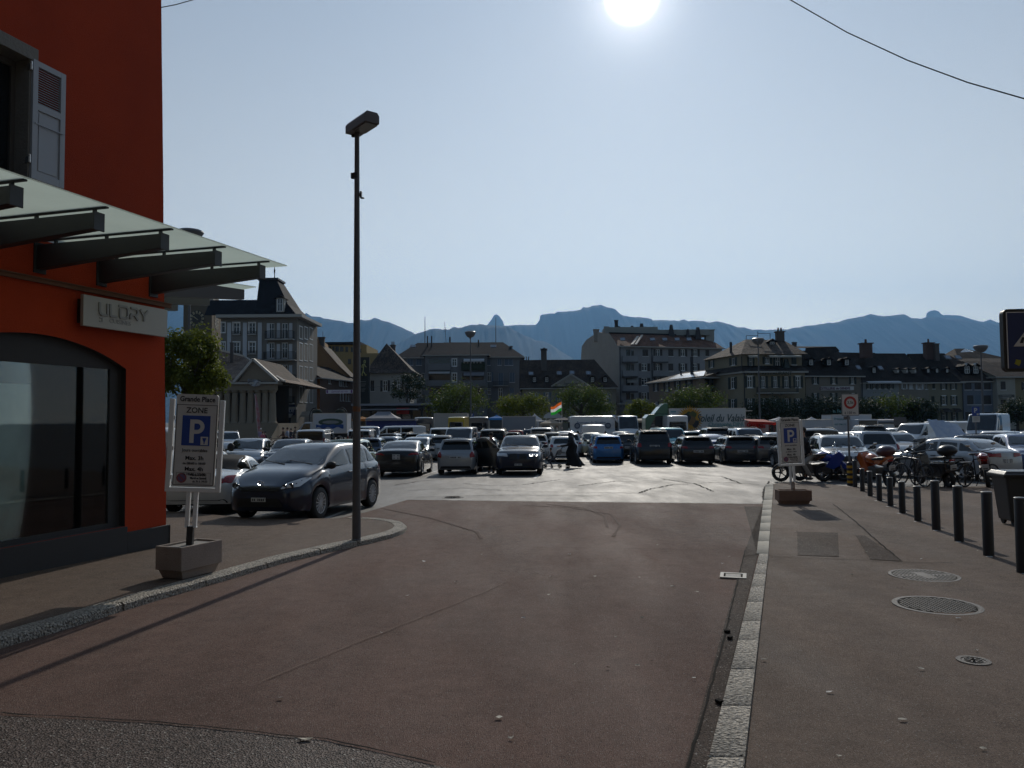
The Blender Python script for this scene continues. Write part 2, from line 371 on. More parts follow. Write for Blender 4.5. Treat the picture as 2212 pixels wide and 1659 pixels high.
# left pavement: a raised slab with a granite kerb
kerb = [(-420, 1530), (-150, 1450), (0, 1403), (120, 1368), (240, 1330), (345, 1297), (500, 1252), (620, 1216), (720, 1192), (800, 1175), (848, 1163), (872, 1154), (880, 1146), (872, 1138), (850, 1132), (815, 1128), (760, 1126)]
K = G(*kerb)
HK = .085
back = G((700, 1126), (560, 1129), (480, 1122), (360, 1112))
slab = [(p.x, p.y) for p in K[:-1]] + [(p.x, p.y) for p in back] + [(-14, back[-1].y), (-14, K[0].y), ]
def inset(P, w):
 out_ = []
 for i, p in enumerate(P):
  d = P[min(i + 1, len(P) - 1)] - P[max(i - 1, 0)]; d.z = 0; d.normalize(); out_.append(Vector((p.x - d.y * w, p.y + d.x * w, 0)))
 return out_
KI = inset(K, .22)
sheet('pavement', [(p.x, p.y) for p in KI] + [(p.x, p.y) for p in back[1:]] + [(-14, back[-1].y), (-14, K[0].y)], A_PAVE, HK - .006, thick=.12)
# kerb stones, one after another
def walk(P, step):
 Q = [P[0]]; acc = 0
 for a, b in zip(P, P[1:]):
  L = (b - a).length; t = step - acc
  while t < L: Q.append(a.lerp(b, t / L)); t += step
  acc = (acc + L) % step if False else L - (t - step)
 return Q
rk = random.Random(5)
S = [];
for a, b in zip(K, K[1:]):
 n_ = max(1, int((b - a).length / .14))
 S += [a.lerp(b, i / n_) for i in range(n_)]
S.append(K[-1]); SI = inset(S, .215)
def kerbstone(i0, i1, h=HK):
 mb = MB(); V = []; g = .012
 for i in range(i0, i1 + 1):
  o_, n_ = S[i], SI[i]
  t = .0
  if i in (i0, i1) and i1 > i0:
   d = (S[i1] - S[i0]).normalized() * (g if i == i0 else -g)
  else: d = Vector((0, 0, 0))
  j = rk.uniform(-.006, .006); k = rk.uniform(-.004, .004)
  A = o_ + d; B = n_ + d
  for p, z in ((A, -.05), (A + (B - A) * (.05 + j), h - .018 + k), (A + (B - A) * .16, h + k), (B, h + k * .5), (B, -.05)): V.append((p.x, p.y, gz(p.y) + z))
 n = i1 - i0 + 1; F = []
 for i in range(n - 1):
  for k in range(4): F.append((i * 5 + k, i * 5 + k + 1, i * 5 + 5 + k + 1, i * 5 + 5 + k))
 F += [tuple(range(5)), tuple(reversed(range((n - 1) * 5, n * 5)))]
 mb.add(V, F); return mb.build('kerb', GRANITE, smooth=R(35))
i = 0; kc = 0
while i < len(S) - 2:
 j = min(len(S) - 1, i + rk.choice((6, 7, 8, 9)) if i < 60 else i + rk.choice((3, 4)))
 o = kerbstone(i, j); o['kind'] = 'structure'; i = j; kc += 1
# right kerb stones, laid flat
c0, c1, d0, d1 = gnd(1640, 1200), gnd(1660, 1200), gnd(1520, 1690), gnd(1606, 1690)
def flat_stone(pa, pb, pc, pd, m, h, name='kerb'):
 mb = MB(); V = []
 P = [pa, pb, pc, pd]; c = sum((Vector(p) for p in P), Vector()) / 4
 for z, s in ((-.03, 0), (h - .006, 0), (h, .012)):
  for p in P:
   q_ = Vector(p) + (c - Vector(p)).normalized() * (s + rk.uniform(0, .004) if s else .004); V.append((q_.x, q_.y, gz(q_.y) + z))
 F = []
 for l in (0, 4):
  for k in range(4): F.append((l + k, l + (k + 1) % 4, l + 4 + (k + 1) % 4, l + 4 + k))
 F.append((8, 9, 10, 11)); mb.add(V, F); o = mb.build(name, m, smooth=R(40)); o['kind'] = 'structure'; return o
ts = [0];
while ts[-1] < 1: ts.append(min(1, ts[-1] + rk.uniform(.085, .12)))
for a, b in zip(ts, ts[1:]): flat_stone(c0.lerp(d0, a), c1.lerp(d1, a), c1.lerp(d1, b), c0.lerp(d0, b), GRANITE, .028)
e0, e1, f0, f1 = gnd(1654, 1047), gnd(1671, 1046), gnd(1634, 1199), gnd(1660, 1199)
KCON = mat('kerb_concrete', (.34, .31, .25), .8, var=.5, vscale=6, rgb2=(.24, .22, .18), bump=.3, bscale=90)
for k in range(12): flat_stone(e0.lerp(f0, k / 12), e1.lerp(f1, k / 12), e1.lerp(f1, (k + 1) / 12), e0.lerp(f0, (k + 1) / 12), KCON, .024)
# painted bay lines of the car park
def bay_line(px0, py0, px1, py1, w=.12):
 a, b = gnd(px0, py0), gnd(px1, py1); d = (b - a); d.z = 0; d.normalize(); n_ = Vector((-d.y, d.x, 0)) * w / 2
 sheet('bay_line', [((a + n_).x, (a + n_).y), ((a - n_).x, (a - n_).y), ((b - n_).x, (b - n_).y), ((b + n_).x, (b + n_).y)], PAINT, .006)
bay_line(908, 1029, 945, 1017); bay_line(1154, 1034, 1172, 1018); bay_line(1050, 1022, 1064, 1014)
bay_line(1248, 999, 1238, 985, .1); bay_line(1357, 990, 1338, 977, .1); bay_line(1448, 993, 1430, 985, .1); bay_line(1532, 995, 1500, 981, .1); bay_line(1625, 993, 1590, 983, .1)
bay_line(745, 1104, 700, 1122, .1); bay_line(372, 1127, 395, 1121, .1)
bay_line(560, 1130, 770, 1126, .08)
# small white survey marks by the bollards
def clear_glass(name, tint=(.9, .95, .93), rough=.02):
 m = bpy.data.materials.new(name); m.use_nodes = True; nt = m.node_tree; nt.nodes.remove(nt.nodes['Principled BSDF'])
 tr = nt.nodes.new('ShaderNodeBsdfTransparent'); tr.inputs[0].default_value = (*tint, 1)
 g = nt.nodes.new('ShaderNodeBsdfGlossy'); g.inputs['Roughness'].default_value = rough
 f = nt.nodes.new('ShaderNodeFresnel'); f.inputs[0].default_value = 1.5
 mr = nt.nodes.new('ShaderNodeMapRange'); mr.inputs[3].default_value = .03; mr.inputs[4].default_value = 1.0
 nt.links.new(f.outputs[0], mr.inputs[0])
 x = nt.nodes.new('ShaderNodeMixShader'); nt.links.new(mr.outputs[0], x.inputs[0]); nt.links.new(tr.outputs[0], x.inputs[1]); nt.links.new(g.outputs[0], x.inputs[2])
 nt.links.new(x.outputs[0], nt.nodes['Material Output'].inputs[0]); return m
# ------------------------------------------------------------------ orange corner building with the shop
C = gnd(359, 1189); ZB = -0.3
ob = thing('corner_building', 'orange rendered corner building with a glass canopy over its arched shop window', 'building', (C.x, C.y, ZB), math.atan2(-.960, -.279))
# local x runs along the shop front towards the camera, y out of the wall, z up
def Z(z): return z - ZB
def arch(u): return 2.39 + .34 * max(0, 1 - ((u - 2.25) / 1.45) ** 2)
us = [0.0, .4] + [.8 + i * (2.9 / 20) for i in range(21)] + [4.2, 5.0, 8.5]
us = sorted(set(us + [2.42, 3.42]))
wall = MB(); rr = random.Random(2); TOP = 11.0
def lean(z): return .031 * max(0, z)
def wpt(u, z, y=0.0):
 k = max(0, 1 - u / 1.2); return (u + lean(z) * k + (rr.uniform(-.006, .006) if u == 0 else 0), y, Z(z))
zs = [ZB + .01] + [x * .5 for x in range(1, 22)] + [TOP]
def zcut(u0, u1, lo, hi):                        # wall strip between lo(u) and hi(u)
 l0, l1, h0, h1 = lo(u0), lo(u1), hi(u0), hi(u1)
 n = max(1, int((max(h0, h1) - min(l0, l1)) / .5)); V = []
 for i in range(n + 1):
  t = i / n; V += [wpt(u0, l0 + (h0 - l0) * t), wpt(u1, l1 + (h1 - l1) * t)]
 wall.add(V, [(2 * i, 2 * i + 1, 2 * i + 3, 2 * i + 2) for i in range(n)])
k_ = lambda v: (lambda u: v)
for u0, u1 in zip(us, us[1:]):
 shop = u0 > .79 and u1 < 3.71; win = u0 > 2.41 and u1 < 3.43
 zt = [(k_(ZB), k_(.24)) if shop else None, (arch if shop else k_(ZB), k_(4.55) if win else k_(TOP)), (k_(6.0), k_(TOP)) if win else None]
 for z_ in zt:
  if z_: zcut(u0, u1, *z_)
# other sides and back
E0, E1 = wpt(0, ZB), wpt(0, TOP)
nb = Vector((math.cos(math.atan2(-.960, -.279)), math.sin(math.atan2(-.960, -.279)), 0))
wd = Vector((-.8, .6, 0)); ang = math.atan2(-.960, -.279); Rm = Matrix.Rotation(-ang, 3, 'Z'); wl = Rm @ wd
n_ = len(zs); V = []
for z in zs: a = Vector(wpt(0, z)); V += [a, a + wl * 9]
bw2 = MB(); bw2.add(V, [(2 * i, 2 * i + 1, 2 * i + 3, 2 * i + 2) for i in range(n_ - 1)]); bw2.build('rear_wall', mat('dark_grey_side_render', (.05, .048, .05), .85), ob)  # unseen rear wall darkened so the cars do not mirror sunlit orange
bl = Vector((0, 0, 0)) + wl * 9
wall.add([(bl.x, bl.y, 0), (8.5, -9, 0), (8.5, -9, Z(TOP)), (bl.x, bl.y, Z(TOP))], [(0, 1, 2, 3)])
wall.add([(8.5, -9, 0), (8.5, 0, 0), (8.5, 0, Z(TOP)), (8.5, -9, Z(TOP))], [(0, 1, 2, 3)])
wall.add([(.3, 0, Z(TOP)), (8.5, 0, Z(TOP)), (8.5, -9, Z(TOP)), (bl.x, bl.y, Z(TOP))], [(0, 1, 2, 3)])
me = wall.mesh('wall', ORANGE, smooth=R(20)); link('wall', me, ob)
DARKP = mat('dark_grey_paint', (.035, .033, .034), .7, bump=.1, bscale=60)
rv = MB()                                        # reveals of the shop window
A = [(u, arch(u)) for u in [.8 + i * .145 for i in range(21)]]
pts = [(.8, .24)] + A + [(3.7, .24)]
for (u0, z0), (u1, z1) in zip(pts, pts[1:] + pts[:1]): rv.add([(u0, 0, Z(z0)), (u1, 0, Z(z1)), (u1, -.32, Z(z1)), (u0, -.32, Z(z0))], [(0, 1, 2, 3)])
rv.build('window_reveal', DARKP, ob)
sw = MB()
sw.prism([(.8, 2.38)] + [(u, z) for u, z in A] + [(3.7, 2.38)], lambda u, z: (u, -.10, Z(z)), (0, -.05, 0))
sw.bx(.8, 1.0, -.15, -.10, Z(.24), Z(2.39)); sw.bx(3.5, 3.7, -.15, -.10, Z(.24), Z(2.39)); sw.bx(1.0, 3.5, -.16, -.10, Z(.24), Z(.30))
sf = sw.build('shop_window', DARKP, ob)
MB().bx(1.0, 3.5, -.13, -.12, Z(.30), Z(2.38)).build('pane', clear_glass('shop_glass', (.85, .93, .92)), sf)
# crumpled pale protective film hung behind the glass
fm = MB(); V = []; NU, NZ = 70, 48
for j in range(NZ + 1):
 for i in range(NU + 1):
  u = .81 + 2.88 * i / NU; z = .27 + 1.86 * j / NZ; w_ = (1 - j / NZ)
  y = -.29 - .02 * math.sin(u * 9 + z * 2) - .05 * w_ * math.sin(u * 5.3 + 3 * math.sin(z * 3.1)) - .02 * w_ * math.sin(u * 17 + z * 13)
  V.append((u, y, Z(z)))
fm.add(V, [(j * (NU + 1) + i, j * (NU + 1) + i + 1, (j + 1) * (NU + 1) + i + 1, (j + 1) * (NU + 1) + i) for j in range(NZ) for i in range(NU)])
fm.build('protective_film', mat('pale_film', (.92, 1.0, .98), .4, var=.8, vscale=1.3, rgb2=(.50, .57, .56)), sf, smooth=3)
MB().bx(.6, 3.9, -2.6, -2.5, Z(-.2), Z(2.75)).bx(.6, 3.9, -2.6, -.34, Z(-.2), Z(-.1)).bx(.6, .65, -2.6, -.33, Z(-.2), Z(2.75)).bx(.6, 3.9, -2.6, -.343, Z(2.75), Z(2.8)).build('shop_interior', mat('dark_interior', (.05, .045, .04), .9), ob)
for i, u in enumerate((1.25, 1.55, 2.2, 2.5)):   # small spotlights hanging inside the shop
 b = MB(); b.cyl((u, -.8, Z(2.72)), (u, -.8, Z(2.35)), .012); b.cyl((u, -.8, Z(2.35)), (u + .05, -.7, Z(2.2)), .05, .07); b.build('spotlight', ALU, ob, smooth=R(40))
pl = MB(); pl.bx(-.03, .8, -.02, .045, 0, Z(.155)); pl.bx(.8, 3.7, -.3, .045, 0, Z(.235)); pl.bx(3.7, 8.5, -.02, .045, 0, Z(.235)); pl.bx(-.03, .02, -.5, .045, 0, Z(.15))
pl.build('plinth', DARKP, ob, bevel=.006)
cs = MB(); cs.bx(-.005, 8.5, 0, .035, Z(3.345), Z(3.395)); cs.bx(-.005, 8.5, 0, .05, Z(3.395), Z(3.41)); cs.build('string_course', mat('brown_stone_trim', (.15, .07, .04), .85), ob)
# canopy
BEAM = mat('anthracite_steel', (.028, .028, .03), .5, bump=.03)
FROST = mat('frosted_glass', (.80, .86, .80), .3, trans=.95, var=.1, vscale=2)
can = MB()
can.bx(-.06, 8.5, .04, 1.95, Z(3.862), Z(3.874))
cg = can.build('canopy', FROST, ob)
for k in range(9):
 u = .34 + .945 * k
 b = MB(); w = .055
 P = [(-.05, 3.50), (1.81, 3.635), (1.81, 3.80), (-.05, 3.80)]
 b.prism([(y, z) for y, z in P], lambda y, z: (u - w, y, Z(z)), (2 * w, 0, 0)); b.bx(u - .07, u + .07, 1.805, 1.822, Z(3.62), Z(3.81)); b.bx(u - .085, u + .085, 0, .02, Z(3.46), Z(3.83))
 b.build('beam', BEAM, cg, bevel=.004)
 r_ = MB(); r_.bx(u - .018, u + .018, .05, 1.92, Z(3.845), Z(3.861)); r_.bx(u - .022, u + .022, .05, 1.92, Z(3.875), Z(3.885))
 for y in (.25, 1.0, 1.76): r_.bx(u - .015, u + .015, y - .015, y + .015, Z(3.79), Z(3.85))
 r_.build('glazing_bar', BLACKM, cg)
b = MB(); f_ = Rm @ Vector((.6, .8, 0)); sd_ = wl
for k, t in enumerate((.10, 1.1, 2.1)):
 o_ = wl * t + Vector((0, 0, 0)); P = []
 for (l, z0, z1) in ((-.1, 3.52, 3.80), (1.30, 3.64, 3.80)):
  for s_ in (-.05, .05):
   for z in (z0, z1): p = o_ + f_ * l + sd_ * s_; P.append((p.x, p.y, Z(z)))
 b.add(P, [(0, 1, 3, 2), (4, 6, 7, 5), (0, 4, 5, 1), (2, 3, 7, 6), (0, 2, 6, 4), (1, 5, 7, 3)])
cb = b.build('beam', mat('grey_steel', (.10, .10, .10), .5), None)
g_ = MB(); P = []
for z in (3.862, 3.874):
 for (a_, l) in ((0.02, -.05), (6, -.05), (6, 1.5), (0.02, 1.5)): p = wl * a_ + f_ * l; P.append((p.x, p.y, Z(z)))
g_.add(P, [(3, 2, 1, 0), (4, 5, 6, 7), (0, 1, 5, 4), (1, 2, 6, 5), (2, 3, 7, 6), (3, 0, 4, 7)])
c2 = g_.build('canopy', FROST, ob); cb.parent = c2
# upper window with its shutter
fr = MB(); fr.bx(2.36, 2.44, -.25, .025, Z(4.4), Z(6.02)); fr.bx(3.40, 3.52, -.25, .03, Z(4.4), Z(6.02)); fr.bx(2.34, 3.54, -.25, .05, Z(6.0), Z(6.16)); fr.bx(2.34, 3.54, -.25, .07, Z(4.42), Z(4.54))
wf = fr.build('window', STONE, ob, bevel=.006)
wfr = MB()
for u0, u1, z0, z1 in ((2.44, 2.5, 4.54, 6.0), (3.34, 3.40, 4.54, 6.0), (2.89, 2.95, 4.54, 6.0), (2.5, 2.89, 5.92, 6.0), (2.95, 3.34, 5.92, 6.0), (2.5, 2.89, 4.54, 4.62), (2.95, 3.34, 4.54, 4.62)): wfr.bx(u0, u1, -.24, -.18, Z(z0), Z(z1))
wfr.build('frame', mat('brown_window_frame', (.09, .08, .07), .6), wf); MB().bx(2.44, 3.40, -.22, -.21, Z(4.54), Z(6.0)).build('pane', GLASSD, wf)
SHUT = mat('pale_grey_shutter_paint', (.40, .41, .43), .55, var=.2, vscale=4, rgb2=(.34, .35, .37))
def shutter(u0, u1, mir=False):
 s_ = MB(); y0, y1 = .02, .06; z0, z1 = 4.57, 6.02; w = .07
 s_.bx(u0, u0 + w, y0, y1, Z(z0), Z(z1)); s_.bx(u1 - w, u1, y0, y1, Z(z0), Z(z1))
 for a, b_ in ((z0, z0 + .09), (5.42, 5.50), (z1 - .07, z1)): s_.bx(u0 + w, u1 - w, y0 + .001, y1 - .001, Z(a), Z(b_))
 s_.bx(u0 + w, u1 - w, y0 + .008, y0 + .02, Z(z0 + .09), Z(5.42)); s_.bx(u0 + w + .03, u1 - w - .03, y0 + .02, y0 + .028, Z(z0 + .12), Z(5.39))
 for i in range(15):
  z = 5.515 + i * .0292; s_.box(((u0 + u1) / 2, y0 + .02, Z(z)), (u1 - u0 - 2 * w, .03, .005), rot=Matrix.Rotation(R(-38), 3, 'X'))
 s_.bx(u0 + .03, u1 - .03, y1, y1 + .012, Z(5.24), Z(5.255))
 sh = s_.build('shutter', SHUT, wf, bevel=.003)
 h = MB()
 hu = u1 if not mir else u0
 for z in (4.75, 5.88): h = MB(); h.bx(hu - .01, hu + .035, .0, .05, Z(z), Z(z + .07)); h.cyl((hu + .02, .05, Z(z)), (hu + .02, .05, Z(z + .1)), .012, n=8); h.build('hinge', ALU, sh)
shutter(1.95, 2.415); shutter(3.46, 3.93, True)
# the shop's name board
SB = mat('brushed_sign_metal', (.42, .41, .38), .55, var=.3, vscale=3, rgb2=(.36, .35, .33))
sg = MB(); sg.bx(.21, 1.71, .10, .15, Z(2.885), Z(3.283)); sb = sg.build('name_board', SB, ob, bevel=.006)
MB().bx(.26, 1.66, .0, .10, Z(2.93), Z(3.24)).build('bracket', BLACKM, sb)
LET = mat('raised_grey_letters', (.27, .27, .26), .5)
def stroke(mb, pts, w, y0=.15, y1=.168):
 for (a, b_) in zip(pts, pts[1:]): mb.bar((a[0], (y0 + y1) / 2, a[1]), (b_[0], (y0 + y1) / 2, b_[1]), y1 - y0, w, up=(b_[1] - a[1], 0, -(b_[0] - a[0])))
 return mb
# letters ULDRY, drawn right to left in the wall's own x (which runs towards the camera)
glyph = {'U': [[(0, 1), (0, .2), (.12, 0), (.68, 0), (.68, 1)]], 'L': [[(0, 1), (0, 0), (.6, 0)]], 'D': [[(0, .78), (0, 0), (.55, 0), (.72, .2), (.72, .8), (.55, 1), (-.12, 1)]],
         'R': [[(0, 0), (0, .42), (.5, .42), (.66, .58), (.66, .84), (.5, 1), (0, 1)], [(.36, .42), (.7, 0)]], 'Y': [[(0, 1), (.36, .48), (.72, 1)], [(.36, .48), (.36, 0)]]}
lt = MB(); U0 = 1.46; Hh = .155; zz = Z(3.06); adv = {'U': .88, 'L': .80, 'D': .92, 'R': .86, 'Y': .8}
for ch in 'ULDRY':
 for st in glyph[ch]: stroke(lt, [(U0 - x * Hh * 1.25, zz + z * Hh) for x, z in st], .030)
 U0 -= adv[ch] * Hh * 1.32
lt.build('lettering', LET, sb)
lt2 = MB(); u = 1.46; z0 = Z(2.965); lt2.bx(u - .055, u, .15, .158, z0 + .044, z0 + .055); lt2.bx(u - .055, u - .044, .15, .158, z0, z0 + .044); lt2.bx(u - .044, u, .15, .158, z0, z0 + .010)
lt2.build('lettering', LET, sb)
o = put_text('lettering', 'CUISINES', .078, LET, sb, (1.10, .152, Z(2.994)), (R(90), 0, R(180)), bold=.0012, sx=1.18)
# crack below the cable hook
# ------------------------------------------------------------------ street lamp on the kerb
lp = gnd_h(770, 1166, HK)
LAMPM = mat('weathered_grey_lamp_paint', (.10, .10, .105), .5, var=.5, vscale=4, rgb2=(.06, .06, .06))
L = thing('street_lamp', 'tall grey square street lamp standing on the kerbed corner beside the dark blue hatchback', 'street lamp', lp)
PH = zat(285, lp.y + .0, 763) - lp.z
p_ = MB(); p_.lathe([(.066, 0), (.062, .6), (.058, 2.0), (.050, 3.5), (.036, PH)], n=20); p_.lathe([(.075, 0), (.075, .01), (.066, .02)], n=20); p_.build('pole', LAMPM, L, smooth=R(40))
hd = thing('x', None, None); bpy.data.objects.remove(hd)
hx = Matrix.Rotation(R(-52), 3, 'Z')
def hv(x, y, z): return hx @ Vector((x, y, 0)) + Vector((0, 0, z))
hb = MB()
prof = [(-.12, .03), (-.12, .15), (-.085, .2), (.085, .2), (.12, .15), (.12, .03)]
hb.prism(prof, lambda a, z: hv(-.16, a, PH - .04 + z), tuple(hx @ Vector((.66, 0, 0))))
hd = hb.build('lamp_head', mat('lamp_housing', (.13, .12, .125), .5), L, bevel=.008)
bw = MB(); bw.lathe([(.0, 0)], n=4) if False else None
o = MB(); P = [hv(x, y, PH - .012 + z) for z in (0, -.02) for x, y in ((.08, -.10), (.47, -.10), (.47, .10), (.08, .10))]
o.add(P, [(0, 1, 2, 3), (7, 6, 5, 4), (0, 4, 5, 1), (1, 5, 6, 2), (2, 6, 7, 3), (3, 7, 4, 0)]); o.build('lens', mat('lamp_lens', (.16, .16, .15), .15), hd)
q_ = MB(); P = hv(-.13, 0, PH - .02); q_.box(tuple(P), (.05, .05, .04)); q_.build('clip', BLACKM, hd)
zc = zat(380, lp.y, 758) - lp.z; c_ = MB(); c_.cyl((-.02, 0, zc - .04), (-.02, 0, zc + .04), .052); c_.box((-.065, 0, zc), (.05, .06, .08)); c_.build('clamp', BLACKM, L)
zc = zat(421, lp.y, 772) - lp.z; c_ = MB(); c_.bx(.05, .075, -.03, .03, zc - .05, zc + .05); c_.bx(.03, .05, -.02, .02, zc - .02, zc + .02); c_.bx(.06, .11, -.03, .03, zc - .055, zc - .045); c_.build('bracket', BLACKM, L)
zc = zat(885, lp.y, 768) - lp.z
t_ = MB(); t_.lathe([(.0625, zc - .03), (.0615, zc + .05)], n=20); t_.build('tape', mat('faded_orange_tape', (.22, .08, .02), .7, var=1, vscale=14, rgb2=(.09, .085, .085)), L)
# ------------------------------------------------------------------ parking zone signs on planters
PANEL = mat('off_white_sign_face', (.60, .585, .56), .45)
def parking_sign(base, rz_box, rz_sign, label, tilt, rust, H0, bw_, bd, bh):
 t = thing('parking_sign', label, 'parking sign', base, 0)
 pb = MB(); Mz = Matrix.Rotation(rz_box, 3, 'Z'); zl = bh * .27
 def ring(w, d, z): return [Vector((0, 0, z)) + Mz @ Vector((sx * w / 2, sy * d / 2, 0)) for sx, sy in ((-1, -1), (1, -1), (1, 1), (-1, 1))]
 rings = [ring(bw_ * .80, bd * .78, 0), ring(bw_ * .92, bd * .9, zl), ring(bw_, bd, zl), ring(bw_, bd, bh), ring(bw_ - .07, bd - .07, bh), ring(bw_ - .07, bd - .07, bh - .03)]
 V = [p for r_ in rings for p in r_]; F = [(4 * i + k, 4 * i + (k + 1) % 4, 4 * i + 4 + (k + 1) % 4, 4 * i + 4 + k) for i in range(5) for k in range(4)] + [(20, 21, 22, 23), (3, 2, 1, 0)]
 pb.add(V, F); pb.build('concrete_base', mat('brown_stained_concrete', (.24, .145, .10), .85, var=.6, vscale=3, rgb2=(.15, .09, .065), bump=.3, bscale=120, fine=.2, fscale=160) if rust else CONC, t, bevel=.008)
 soil = MB(); soil.add(ring(bw_ - .08, bd - .08, bh - .022), [(0, 1, 2, 3)]); soil.build('fill', mat('gravel_fill', (.28, .26, .24), .9, fine=.4, fscale=90), t)
 Ms = Matrix.Rotation(rz_sign, 3, 'Z') @ Matrix.Rotation(tilt, 3, 'Y')
 def mp(mb):
  mb.v = [tuple(Ms @ Vector(v) + Vector((0, 0, bh - .03))) for v in mb.v]; return mb
 st = MB(); st.bx(-.034, .034, -.034, .034, 0, .22)
 mp(st).build('stub_post', mat('rusty_post', (.14, .06, .03), .8, var=.8, vscale=12, rgb2=(.45, .42, .38)) if rust else BLACKM, t)
 up = MB(); z0 = .21
 for x in (-.042, .042): up.bx(x - .022, x + .022, -.02, .02, z0, H0 + .02)
 up.bx(-.068, .068, -.03, .03, z0 - .005, z0 + .004)
 for z in (z0 + .07, H0 - .07):
  for x in (-.03, .03): up.cyl((x, -.03, z), (x, .03, z), .008, n=8)
 mp(up).build('upright', WHITEM, t)
 fr = MB(); W = .245; PHt = 1.10
 for s_ in (-1, 1): fr.bx(s_ * (W + .008), s_ * (W + .060), -.028, .028, H0 - .02, H0 + PHt - .06)
 fr.bx(-W - .06, W + .06, -.027, .027, H0 - .021, H0 + .03)
 for s_ in (-1, 1):
  for z in (.12, .45, .8): fr.bx(s_ * (W - .004), s_ * (W + .01), -.012, .012, H0 + z, H0 + z + .05)
 mp(fr).build('frame', WHITEM, t, bevel=.006)
 pn = MB(); n8 = []; hw, z0, z1 = W - .012, H0 + .045, H0 + PHt
 for cx, cz, a0 in ((hw - .03, z0 + .03, -90), (hw - .03, z1 - .03, 0), (-hw + .03, z1 - .03, 90), (-hw + .03, z0 + .03, 180)):
  for k in range(5): a = R(a0 + k * 22.5); n8.append((cx + .03 * math.cos(a), cz + .03 * math.sin(a)))
 pn.prism(n8, lambda x, z: (x, -.012, z), (0, .024, 0)); panel = mp(pn).build('panel', PANEL, t)
 ln = MB(); zt = z1 - .12
 def rect(mb, x0, x1, a, b_, w): mb.bx(x0, x1, -.0150, -.012, a, a + w).bx(x0, x1, -.0150, -.012, b_ - w, b_).bx(x0, x0 + w, -.0149, -.012, a, b_).bx(x1 - w, x1, -.0149, -.012, a, b_)
 rect(ln, -hw + .008, hw - .008, z0 + .012, zt, .006)
 mp(ln).build('border_line', INK, panel)
 def T(s_, size, x, z, m=INK, **k):
  o = put_text('lettering', s_, size, m, panel, tuple(Ms @ Vector((x, -.0145, z)) + Vector((0, 0, bh - .03))), (Ms @ Matrix.Rotation(R(90), 3, 'X')).to_euler(), ext=.0012, **k); return o
 T('Grande Place', .083, 0, z1 - .058, bold=.0016, sx=.88)
 T('ZONE', .088, 0, zt - .066, bold=.0012, sx=.98)
 sq = MB(); sq.bx(-.155, .155, -.0152, -.012, zt - .47, zt - .125); mp(sq).build('blue_square', BLUE, panel)
 Pm = MB(); zp = zt - .44
 Pm.bx(-.068, -.020, -.0175, -.0152, zp, zp + .27)
 arcp = []; R1, R2 = .082, .036
 cx, cz = .012, zp + .188
 V = []
 for k in range(11): a = R(90 - 18 * k); V += [(cx + R1 * math.cos(a), -.0164, cz + R1 * math.sin(a)), (cx + R2 * math.cos(a), -.0164, cz + R2 * math.sin(a))]
 Pm.add(V, [(2 * k, 2 * k + 1, 2 * k + 3, 2 * k + 2) for k in range(10)]); Pm.bx(-.02, cx, -.0175, -.0152, cz + R2, cz + R1); Pm.bx(-.02, cx, -.0175, -.0152, cz - R1, cz - R2)
 mp(Pm).build('letter_p', PANEL, panel)
 dk = MB(); dk.bx(.058, .140, -.0175, -.0152, zt - .46, zt - .365); mp(dk).build('disc_symbol', PANEL, panel)
 dk = MB(); dk.prism([(.075, zt - .38), (.123, zt - .38), (.105, zt - .43), (.104, zt - .45), (.094, zt - .45), (.093, zt - .43)], lambda x, z: (x, -.0192, z), (0, .0015, 0)); mp(dk).build('disc_symbol', BLUE, panel)
 T('Jours ouvrables', .050, 0, zt - .525, bold=.0006, sx=.9); T('Max. 3h', .064, 0, zt - .615, bold=.0014); T('de 08h00 \u00e0 18h00', .038, 0, zt - .675, bold=.0005, sx=.92)
 T('Max. 4h', .064, 0, zt - .74, bold=.0014); T('de 18h00 \u00e0 22h00', .038, 0, zt - .80, bold=.0005, sx=.92)
 bxm = MB(); rect(bxm, -.19, .19, z0 + .028, z0 + .155, .002); mp(bxm).build('border_line', INK, panel)
 dc = MB(); dc.cyl((-.13, -.0152, z0 + .092), (-.13, -.012, z0 + .092), .056, n=28); mp(dc).build('no_parking_symbol', mat('faded_red', (.30, .07, .08), .5), panel)
 dc = MB(); dc.cyl((-.13, -.0170, z0 + .092), (-.13, -.0152, z0 + .092), .042, n=24); dcc = mp(dc).build('no_parking_symbol', mat('faded_blue', (.14, .10, .2), .5), panel)
 dc = MB(); dc.bar((-.168, -.0180, z0 + .130), (-.092, -.0180, z0 + .054), .002, .012, up=(.7, 0, .7)); mp(dc).build('no_parking_symbol', mat('faded_red'), panel)
 T('Places 1 \u00e0 200', .036, .055, z0 + .128, bold=.0003, sx=.85); T('Mardi et Samedi', .034, .055, z0 + .092, bold=.001, sx=.82); T('de 3h \u00e0 14h30', .034, .075, z0 + .055, bold=.0003, sx=.85)
 return t
b1 = gnd_h(409, 1241, HK)
parking_sign(b1, R(68), R(6), 'off-white parking zone sign on the larger concrete planter beside the orange building', R(2.6), False, .63, .62, .38, .36)
b2 = gnd(1714, 1089); b2.z = gz(b2.y)
parking_sign(b2, R(-2), R(4), 'off-white parking zone sign on the low brown planter at the end of the flat kerb', R(-1.8), True, .60, .74, .34, .33)
